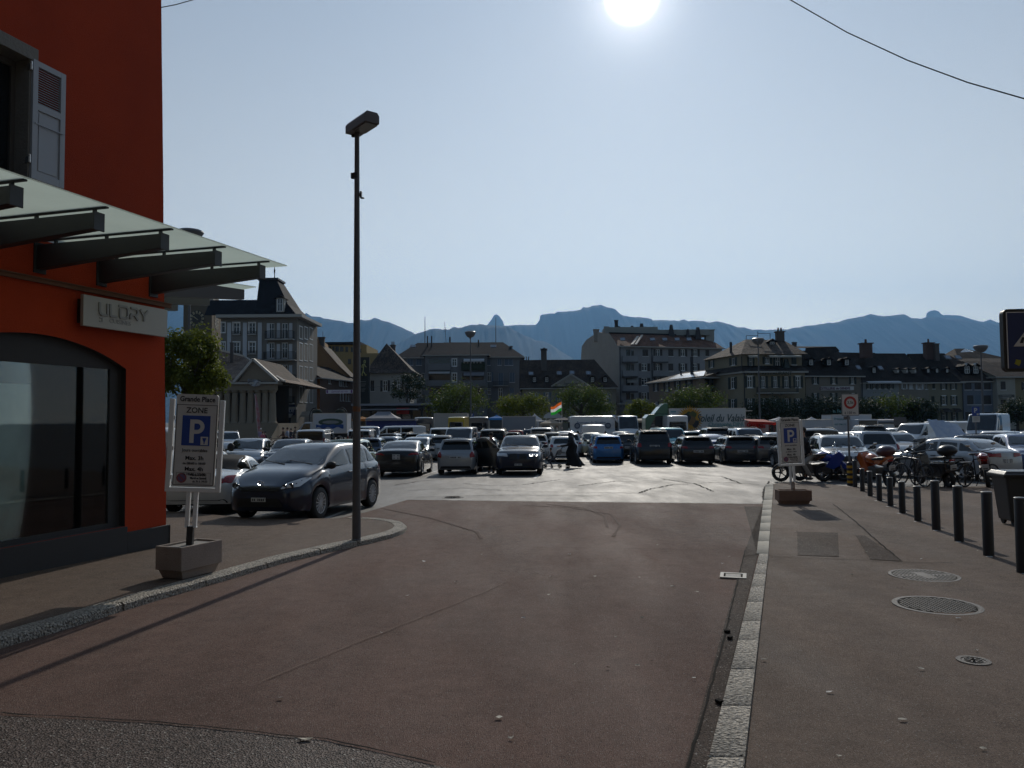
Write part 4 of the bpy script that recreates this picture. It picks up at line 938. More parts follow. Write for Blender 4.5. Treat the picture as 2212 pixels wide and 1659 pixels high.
def car_type(key, L=4.2, W=1.75, H=1.5, wb=2.6, fo=.85, r=.31, top=None, belt=None, kind='hatch', detail=False, **k):
 T = dict(L=L, W=W, H=H, wb=wb, fo=fo, r=r, top=top, belt=belt, **k)
 mb, I = body_mesh(T); me = mb.mesh('body', CGLASS, smooth=R(48))
 bvh = BVHTree.FromPolygons([v.co[:] for v in me.vertices], [p.vertices[:] for p in me.polygons])
 h = L / 2; parts = []; g = .06 if detail else .12
 xcF, zcF = k['cowl']; xrF = k['rF']; xrR = k['rR']; xcR, zcR = k['tailg']
 wb_ = W / 2 - .13; wt = I['wr'] - .05
 def add(name, mb_, m, sm=R(60)):
  if mb_.f: parts.append((name, mb_.mesh(name, m, smooth=sm), None))
 tg = CGLASS2 if k.get('tint') else CGLASS
 # windscreen and rear window
 Hf = I['ztop'](xrF - .1); Hr = k.get('rtop') or I['ztop'](xrR + .1)
 add('windscreen', decal(bvh, [(-wb_, zcF + .035), (wb_, zcF + .035), (wt, Hf - .075), (-wt, Hf - .075)], 'x', 1, g=g, rnd=.08), CGLASS)
 if not k.get('norear'):
  rw = k.get('rearw', 0)
  add('rear_window', decal(bvh, [(-wb_ + .05 + rw, zcR + .03), (wb_ - .05 - rw, zcR + .03), (wt - .02 - rw, Hr - .10), (-wt + .02 + rw, Hr - .10)], 'x', -1, g=g, rnd=.09), tg)
 bl = I['zbelt']
 xa = xcF - .10 + k.get('quarter', 0); xb = xrF - .12; xc = xrR + k.get('cp', .22); xd = xcR + k.get('cpb', .32); zr = H - .125
 def zw(x): return min(I['ztop'](x) - .10, zr + (I['ztop'](x) - H))
 nwin = k.get('wins', 2); xm = k.get('bpillar', (xf_ := (xa + xd) / 2))
 lines = []
 xe = xd; segs = []
 bp = k.get('pill', .05)
 cuts = k.get('cuts', [xm])
 edges = [xa] + cuts + [xd]
 for i in range(len(edges) - 1):
  x1, x0 = edges[i], edges[i + 1]
  if i >= nwin: break
  b1 = x1 - (bp if i else 0); b0 = x0 + (bp if i < len(edges) - 2 else 0)
  t1 = min(b1, xb) if i == 0 else b1 - .0; t0 = b0 if i < len(edges) - 2 else max(b0, xc)
  N = 5; P = [(b0, bl(b0) + .03), (b1, bl(b1) + .03)]
  if i == 0: P += [((b1 + t1) / 2, (bl(b1) + zw(t1)) / 2 + .02)]
  P += [(t1 + (t0 - t1) * q, zw(t1 + (t0 - t1) * q)) for q in (0, .25, .5, .75, 1)]
  segs.append(P)
 for s_ in (1, -1):
  for P in segs: add('side_window', decal(bvh, P, 'y', s_, g=g, rnd=.05), CGLASS if not (k.get('tint') and P is not segs[0]) else CGLASS2)
 # lamps
 hl = k.get('head'); tl = k.get('taill')
 if hl:
  for s_ in (1, -1):
   add('headlight', decal(bvh, [(s_ * y, z) for y, z in hl], 'x', 1, g=.05, rnd=.03, off=.008), LAMPC)
   if detail:
    hb2 = MB()
    for (cx, cz, rr_) in ((.60, .70, .055), (.50, .685, .045)):
     hit, *_q = bvh.ray_cast(Vector((5, s_ * cx, cz)), Vector((-1, 0, 0)))
     if hit: hb2.lathe([(rr_, 0), (rr_, .014), (rr_ * .8, .016), (rr_ * .7, .006), (0, .01)], (hit.x + .004, hit.y, hit.z), 'X', 16)
    add('lamp_reflector', hb2, mat('dark_lamp_bowl', (.12, .12, .13), .15, metal=.6))
 if tl:
  for s_ in (1, -1): add('taillight', decal(bvh, [(s_ * y, z) for y, z in tl], 'x', -1, g=.05, rnd=.03, off=.008), LAMPR)
  ys = [y for y, z in tl]; zs = [z for y, z in tl]; z0, z1 = min(zs), max(zs)
  for s_ in (1, -1): add('taillight', decal(bvh, [(-h + .03, z0 + .02), (-h + k.get('tlwrap', .22), (z0 + z1) / 2 + .02), (-h + k.get('tlwrap', .22) - .02, z1), (-h + .03, z1)], 'y', s_, g=.05, rnd=.02, off=.008), LAMPR)
 zbm = k.get('zplate', .62)
 if k.get('grille'):
  add('grille', decal(bvh, k['grille'], 'x', 1, g=.08, rnd=.04, off=.007), PLAST)
 if k.get('grille2'):
  for q in k['grille2']: add('grille', decal(bvh, q, 'x', 1, g=.08, rnd=.04, off=.008), PLAST)
 low = k.get('lowdark', .36)
 add('lower_bumper', decal(bvh, [(-W / 2 + .16, .25), (W / 2 - .16, .25), (W / 2 - .22, low), (-W / 2 + .22, low)], 'x', -1, g=.12, rnd=.03), PLAST)
 if k.get('lowbar', True): add('air_intake', decal(bvh, [(-W / 2 + .32, .27), (W / 2 - .32, .27), (W / 2 - .38, .40), (-W / 2 + .38, .40)], 'x', 1, g=.12, rnd=.03), PLAST)
 if detail:
  hit, *_q = bvh.ray_cast(Vector((5, 0, .72)), Vector((-1, 0, 0))); em = MB()
  for cy, cz, ry, rz_ in ((0, 0, .07, .047), (0, 0, .026, .045), (0, .022, .045, .020)): em.tube([(hit.x + .012 - .25 * abs(cz), cy + ry * math.cos(a), .755 + cz + rz_ * math.sin(a)) for a in [i * .4488 for i in range(14)]], .006, 5, closed=True)
  parts.append(('emblem', em.mesh('emblem', CHROME), None))
 # plate holders
 for sg_, zz in ((-1, zbm), (1, .44)):
  hit, *_q = bvh.ray_cast(Vector((sg_ * 5, 0, zz)), Vector((-sg_, 0, 0)))
  if hit:
   if sg_ < 0: pw, ph = k.get('plate', (.26, .055))
   else: pw, ph = .15, .04
   b_ = MB(); b_.bx(hit.x - .008, hit.x + sg_ * .022, -pw, pw, zz - ph, zz + ph); parts.append(('number_plate', b_.mesh('number_plate', PLATE, bevel=.004), None))
   c_ = MB(); nn = 7 if ph < .07 else 5
   for rr_ in ((0,) if ph < .07 else (-.5, .5)):
    for i in range(nn):
     y = -pw * .75 + i * pw * 1.5 / (nn - 1)
     if i == 2: continue
     c_.bx(hit.x + sg_ * .0225, hit.x + sg_ * .025, y - pw * .075, y + pw * .075, zz + rr_ * ph - ph * (.55 if ph < .07 else .3), zz + rr_ * ph + ph * (.55 if ph < .07 else .3))
   parts.append(('plate_characters', c_.mesh('plate_characters', INK), 'number_plate'))
 # door gaps and handles
 if k.get('doors', True):
  dg = MB(); xsn = [xa - .12] + cuts[:1] + ([xd + .05] if nwin > 1 or kind != 'van' else [])
  for s_ in (1, -1):
   for x in xsn:
    a = decal(bvh, [(x, .30 if min(abs(x - I['xf']), abs(x - I['xr'])) > r + .06 else .72), (x + .008, .30 if min(abs(x - I['xf']), abs(x - I['xr'])) > r + .06 else .72), (x + .008, bl(x) + .02), (x, bl(x) + .02)], 'y', s_, g=.10, rnd=0, off=.003); dg.add(a.v, a.f)
   hx = [c + .12 for c in cuts[:2]] if nwin > 1 else [cuts[0] + .12]
   for x in (hx if not detail else [cuts[0] + .14, cuts[-1] + .06]):
    hit, *_q = bvh.ray_cast(Vector((x, s_ * 5, bl(x) - .13)), Vector((0, -s_, 0)))
    if hit: b_ = MB(); b_.bx(x - .085, x + .085, hit.y, hit.y + s_ * .03, hit.z - .014, hit.z + .014); parts.append(('door_handle', b_.mesh('door_handle', CHROME if detail else 'BODY', bevel=.006) if detail else b_.mesh('door_handle', PLAST), None))
  parts.append(('door_gap', dg.mesh('door_gap', SEAM), None))
 # window frame line in black rubber
 # mirrors
 for s_ in (1, -1):
  x = xa - .16; z = bl(x) + .07; y = s_ * (I['wid'](x) - .03); b_ = MB()
  mh = k.get('mirh', .13)
  b_.bar((x + .02, y, z - .02), (x + .05, y + s_ * .10, z), .03, .05)
  b_.sphere((x + .05, y + s_ * .16, z + mh * .25), 1, 12, 8, (.065, .115, mh * .55))
  parts.append(('wing_mirror', b_.mesh('wing_mirror', k.get('mirm', CGLASS) if False else PLAST, smooth=R(50)), None if not k.get('mirbody') else 'PAINT'))
 if k.get('rails'):
  for s_ in (1, -1):
   b_ = MB(); P = []; x0, x1 = xrR + .05, xrF - .25
   for i in range(9):
    q = i / 8; x = x0 + (x1 - x0) * q; lift = .055 * min(1, 6 * min(q, 1 - q)); P.append((x, s_ * (I['wr'] - .07), I['ztop'](x) + lift - .01))
   b_.tube(P, .016, 6); parts.append(('roof_rail', b_.mesh('roof_rail', k.get('railm', PLAST), smooth=R(60)), None))
 if k.get('spoiler'):
  b_ = MB(); b_.bx(xrR - .16, xrR + .06, -wt - .02, wt + .02, Hr - .045, Hr - .012); parts.append(('roof_spoiler', b_.mesh('roof_spoiler', PLAST, bevel=.01), 'PAINT'))
 b_ = MB(); b_.cyl((xrR + .35, 0, I['ztop'](xrR + .35)), (xrR + .18, 0, I['ztop'](xrR + .3) + .17), .006, .003, 6)
 if k.get('ant', True): parts.append(('aerial', b_.mesh('aerial', PLAST), None))
 # wipers
 wp = MB()
 for y0, y1 in ((-.05, -.62), (.55, -.02)):
  hit0, *_q = bvh.ray_cast(Vector((5, y0, zcF + .05)), Vector((-1, 0, 0))); hit1, *_q = bvh.ray_cast(Vector((5, y1, zcF + .12)), Vector((-1, 0, 0)))
  if hit0 and hit1: wp.bar(hit0 + Vector((.02, 0, 0)), hit1 + Vector((.02, 0, 0)), .016, .012)
 parts.append(('wiper', wp.mesh('wiper', PLAST), None))
 ub = MB(); wi = W / 2 - .26; ub.bx(-h + .25, h - .3, -wi, wi, .19, .62)
 for c in (I['xf'], I['xr']): pass
 for x0, x1 in ((I['xr'] + r + .05, I['xf'] - r - .05),): ub.bx(x0, x1, -W / 2 + .09, W / 2 - .09, .185, .30)
 ub.bx(-h + .3, -h + .4, -wi, wi, .3, .7)
 parts.append(('underbody', ub.mesh('underbody', mat('dark_underbody', (.01, .01, .01), .9)), None))
 for e in k.get('extra', []): parts.append(e(bvh, I, T))
 parts = [p for p in parts if p]
 CT[key] = dict(body=me, parts=parts, r=r, xf=I['xf'], xr=I['xr'], W=W, style=k.get('rim', 'five'), L=L, H=H)
def ground_basis(x, y):
 s = (gz(y + .8) - gz(y - .8)) / 1.6
 return Matrix.Rotation(math.atan(s), 4, 'X')
def place_car(key, color, x, y, yaw, label, name='parked_car', cat='car', group='cars parked on the square', lite=False, scale=1.0, steer=0):
 """yaw: heading of the bonnet in degrees, 90 = away from the camera"""
 T = CT[key]; t = bpy.data.objects.new(name, None); col.objects.link(t); t.empty_display_size = .2
 t.matrix_world = Matrix.Translation((x, y, gz(y) + .006)) @ ground_basis(x, y) @ Matrix.Rotation(R(yaw), 4, 'Z') @ Matrix.Scale(scale, 4)
 tag(t, label, cat, group)
 pm = P_(color)
 def inst(nm, me, parent, m=None):
  o = link(nm, me, parent)
  if m: o.material_slots[0].link = 'OBJECT'; o.material_slots[0].material = m
  return o
 inst('body', T['body'], t, pm); last = {}
 for nm, me, how in T['parts']:
  if lite and nm in ('wiper', 'door_gap', 'aerial', 'plate_characters', 'lamp_reflector', 'door_handle'): continue
  if how == 'PAINT': o = inst(nm, me, t, pm)
  elif how in last: o = inst(nm, me, last[how])
  else: o = inst(nm, me, t)
  last[nm] = o
 tm, rm_, dm = wheel_meshes(T['r'], T['style'])
 for wx in (T['xf'], T['xr']):
  for s_ in (1, -1):
   w = bpy.data.objects.new('wheel', None); col.objects.link(w); w.parent = t; w.location = (wx, s_ * (T['W'] / 2 - .115), T['r']); w.empty_display_size = .1
   w.rotation_euler = (0, random.uniform(0, 3), (0 if s_ > 0 else math.pi) + (R(steer) if wx == T['xf'] else 0))
   inst('tyre', tm, w); inst('rim', rm_, w)
   if not lite: inst('brake_disc', dm, w)
 return t
# profiles: top line (x, z) from tail to nose, belt line, cowl, roof front and rear x, rear glass foot
def hatch(key, L, W, H, wb, fo, r=.31, hood=.92, cowlz=.98, cowlx=None, rf=None, rr=None, tgx=None, tgz=.98, nosez=.70, tailz=.9, b0=.90, b1=.98, **k):
 h = L / 2; cowlx = cowlx if cowlx is not None else h - fo - .28; rf = rf if rf is not None else cowlx - .78; rr = rr if rr is not None else -h + .42; tgx = tgx if tgx is not None else -h + .12
 top = [(-h, tailz - .06), (-h + .03, tailz), (tgx, tgz), (rr, H - .035), ((rr + rf) / 2, H), (rf, H - .03), (cowlx, cowlz), (cowlx + .35, hood + .03), (h - .30, (hood + nosez) / 2 + .04), (h - .05, nosez), (h, nosez - .05)]
 belt = [(-h, b1 - .05), (-h + .3, b1), (0, (b0 + b1) / 2 + .01), (cowlx, b0), (h - .3, nosez + .02), (h, nosez - .10)]
 car_type(key, L, W, H, wb, fo, r, top=top, belt=belt, cowl=(cowlx, cowlz), rF=rf, rR=rr, tailg=(tgx, tgz), **k)
def G4(y0, y1, z0, z1, dy=0, dz=0): return [(y0, z0), (y1, z0 + dz), (y1 + dy, z1), (y0 + dy, z1)]
hatch('auris', 4.22, 1.76, 1.51, 2.60, .86, .315, hood=.95, cowlz=1.03, cowlx=1.12, rf=.05, rr=-1.45, tgx=-1.90, tgz=1.05, nosez=.70, b0=.95, b1=1.05, roofw=.69, sm=.22, plan=.07, rcF=.62, cuts=[-.22, -1.20], wins=3, detail=True, cpb=.22, cp=.10, nose=.14,
      head=[(.44, .64), (.73, .68), (.80, .83), (.72, .845), (.50, .745)], taill=[(.56, .80), (.84, .86), (.84, 1.06), (.70, 1.05)], rim='multi', grille=[(-.40, .60), (.40, .60), (.46, .68), (-.46, .68)], grille2=[[(-.5, .30), (.5, .30), (.42, .46), (-.42, .46)]], lowbar=False, mirh=.14, quarter=.18, ant=False)
hatch('mpv', 3.88, 1.76, 1.59, 2.57, .78, .31, hood=.98, cowlz=1.05, cowlx=1.02, rf=.10, rr=-1.5, tgx=-1.8, tgz=1.0, nosez=.76, b0=.95, b1=1.05, cuts=[-.25, -1.15], wins=3, detail=False, cpb=.25, head=[(.42, .64), (.80, .66), (.84, .82), (.55, .76)], taill=[(.62, .80), (.84, .82), (.84, 1.05), (.68, 1.05)], grille=[(-.38, .60), (.38, .60), (.42, .70), (-.42, .70)], nose=.16)
hatch('crossover', 4.28, 1.77, 1.54, 2.57, .90, .34, hood=1.0, cowlz=1.07, cowlx=.86, rf=.05, rr=-1.5, tgx=-1.95, tgz=1.08, nosez=.82, b0=1.0, b1=1.08, cuts=[-.35], cpb=.45, cp=.3, head=[(.52, .78), (.84, .80), (.84, .88), (.55, .86)], taill=[(.50, .88), (.84, .90), (.84, 1.0), (.55, 1.0)], grille=[(-.46, .50), (.46, .50), (.52, .82), (-.52, .82)], lowdark=.48, rcF=.5)
hatch('small', 3.60, 1.60, 1.52, 2.30, .72, .29, hood=.98, cowlz=1.04, cowlx=1.0, rf=.30, rr=-1.50, tgx=-1.66, tgz=.98, nosez=.74, b0=.92, b1=.97, cuts=[-.22], cpb=.20, cp=.12, head=[(.46, .66), (.74, .68), (.76, .82), (.52, .80)], taill=[(.58, .95), (.74, .93), (.72, 1.3), (.60, 1.3)], tlwrap=.14, zplate=.70, rcR=.24, rim='cover')
hatch('fabia', 4.0, 1.64, 1.50, 2.46, .83, .30, hood=.96, cowlz=1.02, cowlx=.90, rf=.22, rr=-1.70, tgx=-1.86, tgz=1.0, nosez=.76, b0=.93, b1=.99, cuts=[-.30, -1.25], wins=3, cpb=.18, cp=.1, head=[(.44, .66), (.74, .68), (.78, .80), (.50, .80)], taill=[(.60, .70), (.78, .74), (.78, 1.0), (.66, .96), (.58, .84)], tlwrap=.18, zplate=.72, plate=(.25, .055), spoiler=True, rcR=.24, rim='cover')
hatch('mito', 4.06, 1.72, 1.45, 2.51, .87, .31, hood=.90, cowlz=.98, cowlx=.85, rf=.05, rr=-1.5, tgx=-1.82, tgz=1.0, nosez=.72, b0=.90, b1=1.02, cuts=[-.6], cpb=.4, cp=.3, head=[(.48, .66), (.76, .70), (.76, .84), (.55, .80)], taill=[(.60, .86), (.68, .82), (.76, .86), (.76, .98), (.68, 1.02), (.60, .98)], zplate=.55, rearw=.08, tlwrap=.05)
hatch('jazz', 3.90, 1.70, 1.52, 2.50, .80, .30, hood=.98, cowlz=1.05, cowlx=1.15, rf=.25, rr=-1.66, tgx=-1.82, tgz=1.02, nosez=.76, b0=.92, b1=1.02, cuts=[-.2, -1.2], wins=3, cpb=.18, cp=.1, head=[(.46, .68), (.78, .72), (.82, .90), (.6, .84)], taill=[(.60, .80), (.82, .80), (.80, .93), (.62, .93)], tlwrap=.16, zplate=.86, plate=(.24, .05), spoiler=True, rcR=.26)
hatch('suvml', 4.63, 1.91, 1.80, 2.82, .92, .37, hood=1.12, cowlz=1.20, cowlx=.90, rf=.25, rr=-1.95, tgx=-2.15, tgz=1.18, nosez=.92, b0=1.08, b1=1.16, cuts=[-.35, -1.25], wins=3, cpb=.28, cp=.18, head=[(.55, .78), (.88, .80), (.88, .96), (.60, .94)], taill=[(.68, .92), (.90, .92), (.88, 1.14), (.70, 1.12)], tlwrap=.18, zplate=.97, plate=(.26, .055), rails=True, tint=True, spoiler=True, rcR=.24, lowdark=.45, sill=.26)
hatch('estate', 4.70, 1.82, 1.47, 2.75, .92, .33, hood=.93, cowlz=1.0, cowlx=.92, rf=.20, rr=-2.0, tgx=-2.22, tgz=1.02, nosez=.74, b0=.93, b1=1.0, cuts=[-.35, -1.25], wins=3, cpb=.26, cp=.16, head=[(.52, .66), (.84, .68), (.84, .80), (.58, .78)], taill=[(.54, .84), (.88, .84), (.88, .97), (.56, .96)], tlwrap=.2, zplate=.70, plate=(.26, .055), rails=True, tint=True, spoiler=True, rcR=.28)
hatch('x1', 4.46, 1.80, 1.55, 2.76, .80, .34, hood=1.0, cowlz=1.07, cowlx=.85, rf=.12, rr=-1.72, tgx=-2.0, tgz=1.07, nosez=.84, b0=.98, b1=1.08, cuts=[-.35, -1.2], wins=3, cpb=.3, cp=.2, head=[(.50, .70), (.84, .74), (.84, .88), (.56, .84)], taill=[(.55, .90), (.86, .90), (.86, 1.05), (.58, 1.04)], rails=True, railm=ALU, grille2=[[(-.34, .64), (-.03, .64), (-.05, .82), (-.32, .82)], [(.03, .64), (.34, .64), (.32, .82), (.05, .82)]], rim='five', sill=.24)
hatch('suvcoupe', 4.67, 1.90, 1.62, 2.81, .88, .37, hood=1.05, cowlz=1.12, cowlx=.85, rf=.0, rr=-1.15, tgx=-2.0, tgz=1.14, nosez=.90, b0=1.03, b1=1.14, cuts=[-.45], cpb=.55, cp=.25, head=[(.42, .76), (.86, .78), (.88, .92), (.45, .88)], taill=[(.50, .95), (.86, .95), (.86, 1.08), (.55, 1.06)], grille2=[[(-.36, .67), (-.03, .67), (-.05, .88), (-.35, .88)], [(.03, .67), (.36, .67), (.35, .88), (.05, .88)]], sill=.26, lowdark=.5)
def sedan(key, L, W, H, wb, fo, r, deck, **k):
 h = L / 2; cowlx, rf, rr, tgx = k.pop('cowlx'), k.pop('rf'), k.pop('rr'), k.pop('tgx')
 top = [(-h, deck - .08), (-h + .04, deck), (tgx, deck + .02), (rr, H - .06), (-.35, H), (rf, H - .04), (cowlx, .98), (cowlx + .35, .93), (h - .3, .80), (h - .05, .70), (h, .62)]
 belt = [(-h, deck - .12), (-h + .3, deck - .04), (tgx, .97), (0, .94), (cowlx, .90), (h - .3, .74), (h, .60)]
 car_type(key, L, W, H, wb, fo, r, top=top, belt=belt, cowl=(cowlx, .98), rF=rf, rR=rr, tailg=(tgx, deck + .02), **k)
sedan('sedan', 4.87, 1.84, 1.45, 2.83, .95, .33, 1.06, cowlx=.85, rf=.05, rr=-1.05, tgx=-1.80, cuts=[-.4], cpb=.35, cp=.15, head=[(.52, .64), (.86, .68), (.86, .80), (.6, .76)], taill=[(.45, .86), (.86, .86), (.88, .98), (.6, .96)], zplate=.80, plate=(.15, .10), tail=.05, grille=[(-.4, .5), (.4, .5), (.48, .74), (-.48, .74)])
sedan('oldestate', 4.60, 1.74, 1.42, 2.70, .88, .31, 1.0, cowlx=.85, rf=.15, rr=-1.3, tgx=-1.95, cuts=[-.35, -1.1], wins=3, cpb=.25, cp=.1, head=[(.5, .60), (.80, .62), (.80, .72), (.54, .70)], taill=[(.30, .78), (.84, .78), (.84, .92), (.30, .92)], zplate=.66, plate=(.2, .07), tail=.04)
# two-seat roadster with a folded-up black cloth top
def soft_top(bvh, I, T):
 d = decal(bvh, [(-1.28, .86), (.10, .86), (-.02, 1.10), (-.30, 1.20), (-.9, 1.2), (-1.22, 1.0)], 'y', 1, g=.08, rnd=.02, off=.004)
 return None
def roadster():
 L, h = 4.0, 2.0
 top = [(-h, .72), (-h + .06, .80), (-1.25, .92), (-.85, 1.14), (-.35, 1.23), (.05, 1.19), (.62, .88), (1.0, .84), (h - .35, .74), (h - .05, .60), (h, .55)]
 belt = [(-h, .66), (-h + .4, .82), (-1.0, .86), (0, .83), (.6, .82), (h - .3, .66), (h, .5)]
 car_type('roadster', 4.0, 1.70, 1.23, 2.33, .80, .31, top=top, belt=belt, cowl=(.62, .88), rF=.05, rR=-.80, tailg=(-1.12, .95), cuts=[-.55], wins=1, cp=.3, cpb=.5, head=[(.48, .54), (.72, .56), (.72, .66), (.52, .66)], taill=[(.50, .66), (.74, .66), (.76, .82), (.60, .82)], zplate=.55, rearw=.12, sm=.08, ant=False, tlwrap=.20, rcR=.5, lowdark=.33, tail=.12)
 T = CT['roadster']; me = T['body']; bvh = BVHTree.FromPolygons([v.co[:] for v in me.vertices], [p.vertices[:] for p in me.polygons])
 CL = mat('black_hood_cloth', (.012, .011, .011), .85)
 a = decal(bvh, [(-1.24, -.66), (-.06, -.60), (-.06, .60), (-1.24, .66)], 'z', 1, g=.07, rnd=.03, off=.005)
 T['parts'].insert(0, ('fabric_top', a.mesh('fabric_top', CL, smooth=R(60)), None))
 for s_ in (1, -1):
  a = decal(bvh, [(-1.22, .92), (-.60, .90), (-.60, 1.15), (-.9, 1.16)], 'y', s_, g=.07, rnd=.03, off=.006); T['parts'].insert(0, ('fabric_top', a.mesh('fabric_top', CL, smooth=R(60)), None))
roadster()
def van(key, L, W, H, wb, fo, r=.34, cowlx=None, cowlz=1.25, rf=None, hoodz=1.12, wins=1, cuts=None, b=1.22, **k):
 h = L / 2; cowlx = cowlx if cowlx is not None else h - .72; rf = rf if rf is not None else cowlx - .85
 top = [(-h, H - .14), (-h + .03, H - .06), (-h + .25, H - .01), (0, H), (rf, H - .03), (cowlx, cowlz), (cowlx + .3, hoodz), (h - .1, .95), (h, .85)]
 belt = [(-h, b), (cowlx - .2, b - .02), (cowlx + .2, hoodz - .08), (h, .80)]
 kk = dict(cowl=(cowlx, cowlz), rF=rf, rR=-h + .08, tailg=(-h + .02, b + .02), roofw=.84, rcR=.16, rcF=.4, sm=.14, plan=.02, cp=.10, cpb=.12, sill=.26, zplate=.75, tail=.01, ant=False, mirh=.24, head=[(.56, .78), (.86, .80), (.88, 1.02), (.62, .98)], taill=[(W / 2 - .19, .95), (W / 2 - .05, .95), (W / 2 - .06, 1.42), (W / 2 - .17, 1.42)], tlwrap=.08, vtail=True, grille=[(-.5, .72), (.5, .72), (.5, .90), (-.5, .90)])
 kk.update(k)
 car_type(key, L, W, H, wb, fo, r, top=top, belt=belt, kind='van', cuts=cuts or [cowlx - 1.0, cowlx - 2.1], wins=wins, **kk)
van('vito', 4.80, 1.92, 1.92, 3.2, .9, wins=2, cuts=[.66, -.35, -1.4], tint=True)
van('transporter', 4.90, 1.90, 1.97, 3.0, .9, wins=3, cuts=[.72, -.42, -1.45], tint=True, b=1.18)
van('panelvan', 4.80, 1.95, 2.0, 3.1, .9, wins=1, cuts=[.66], norear=True)
van('highvan', 5.90, 1.99, 2.65, 3.66, 1.0, wins=1, cuts=[1.15], cowlx=2.15, rf=1.15, cowlz=1.42, hoodz=1.22, b=1.30, rearw=.05, rtop=2.2)
van('highvanglass', 5.90, 1.99, 2.60, 3.66, 1.0, wins=2, cuts=[1.15, .05], cowlx=2.15, rf=1.15, cowlz=1.42, hoodz=1.22, b=1.30, tint=True, rtop=2.2)
van('smallvan', 4.38, 1.81, 1.82, 2.72, .88, r=.31, wins=2, cuts=[.45, -.6, -1.6], cowlx=1.15, rf=.55, cowlz=1.12, hoodz=1.0, b=1.06, rails=True, head=[(.46, .70), (.80, .74), (.80, .90), (.55, .88)])
van('truckcab', 2.30, 1.98, 2.15, 1.2, .75, wins=1, cuts=[-.45], cowlx=.45, rf=-.35, cowlz=1.30, hoodz=1.15, b=1.22, norear=True, taill=None, doors=False)
def pc(px, D): return (px - 1106) / FPX * D
n0 = len(col.objects)
# --- left foreground
ax, ay = -4.24, 16.72
place_car('auris', 'navy', -4.40, 16.85, math.degrees(math.atan2(-.975, -.22)), 'dark blue five-door hatchback parked nose towards the street lamp', steer=0)
def nose(key): return CT[key]['L'] / 2
def put(key, color, px, D, facing, label, off=0, **k):
 """px: picture column of the near end's middle, D: its distance; facing 'away' shows the rear, 'to' shows the front"""
 x = pc(px, D); hd = 90 - 3.3 + off if facing == 'away' else 270 - 3.3 + off
 L2 = CT[key]['L'] / 2; a = R(hd); s = 1 if facing == 'away' else -1
 return place_car(key, color, x + s * math.cos(a) * L2, D + s * math.sin(a) * L2, hd, label, **k)
place_car('roadster', 'white', -6.80, 18.3, 92, 'white two-seat roadster with a black fabric roof behind the parking sign', steer=6)
place_car('vito', 'white', -9.72, 22.2, 91, 'white van half hidden behind the orange building corner', name='parked_van', cat='van', group='vans parked on the square')
# --- nearest row on the square
put('mpv', 'silver', 519, 33.0, 'to', 'silver compact people carrier facing the camera beside the parking sign', off=11)
put('crossover', 'navy', 607, 32.5, 'to', 'dark blue crossover with a shield grille, facing the camera', off=8)
put('small', 'palegreen', 738, 31.0, 'away', 'pale green small hatchback seen from behind the lamp post', off=0)
put('sedan', 'black', 855, 30.6, 'away', 'black saloon seen from the rear, right of the street lamp', off=2)
put('fabia', 'silver', 983, 32.0, 'away', 'silver small hatchback seen from the rear, left of the open car door', off=0)
put('suvcoupe', 'navy', 1118, 31.0, 'to', 'dark blue off-roader facing the camera, twin grille, one headlamp lit', off=0, steer=0)
put('mito', 'white', 1217, 43.5, 'away', 'white three-door hatchback with round red lamps behind the woman with the pushchair', off=5)
put('jazz', 'blue', 1313, 42.0, 'away', 'bright blue hatchback seen from the rear in the middle of the row', off=0)
put('suvml', 'black', 1413, 40.4, 'away', 'big dark off-roader with roof rails, right of the blue hatchback')
put('estate', 'black', 1507, 39.6, 'away', 'dark estate car with a chrome bumper strip, second dark car right of the blue one')
put('estate', 'darkgrey', 1602, 39.4, 'away', 'dark estate car with a square two-line plate, third dark car right of the blue one')
put('estate', 'bronze', 1672, 39.0, 'away', 'dark brown estate car half hidden behind the right parking sign', off=4)
place_car('hatchx', 'black', 0, 0, 0, '') if False else None
put('small', 'black', 1357, 46.5, 'away', 'small black hatchback squeezed between the blue and the big dark car', off=2)
# --- right side near row
place_car('x1', 'silver', 12.05, 28.5, 270 - 11, 'silver compact off-roader facing the camera behind the banded post', group='cars parked on the square')
put('smallvan', 'darkgrey', 1772, 33.5, 'away', 'dark grey estate with a roof rack, left behind the silver off-roader', off=5, lite=True)
put('mpv', 'lightsilver', 1901, 33.5, 'away', 'silver family car seen from the rear, above the orange motorcycle', off=6, scale=1.06)
put('x1', 'white', 1966, 35.0, 'to', 'white off-roader facing the camera above the silver bicycle', off=-6, scale=1.04)
place_car('oldestate', 'silver', 15.3, 27.3, 90 + 22, 'older silver saloon with a red lamp strip, behind the black scooter', group='cars parked on the square')
place_car('estate', 'grey', 22.4, 38.0, 90 + 38, 'grey estate car with a long black rear window, behind the older silver saloon')
place_car('crossover', 'midblue', 19.3, 29.0, 270 - 18, 'dark blue car facing the camera behind the wheeled bin', group='cars parked on the square')
place_car('x1', 'white', 27.0, 40.0, 90 + 25, 'white off-roader at the right edge under the white high-roof van', scale=1.05)
place_car('fabia', 'lightsilver', 22.8, 32.5, 270 - 14, 'pale silver hatchback cut by the right edge of the picture')
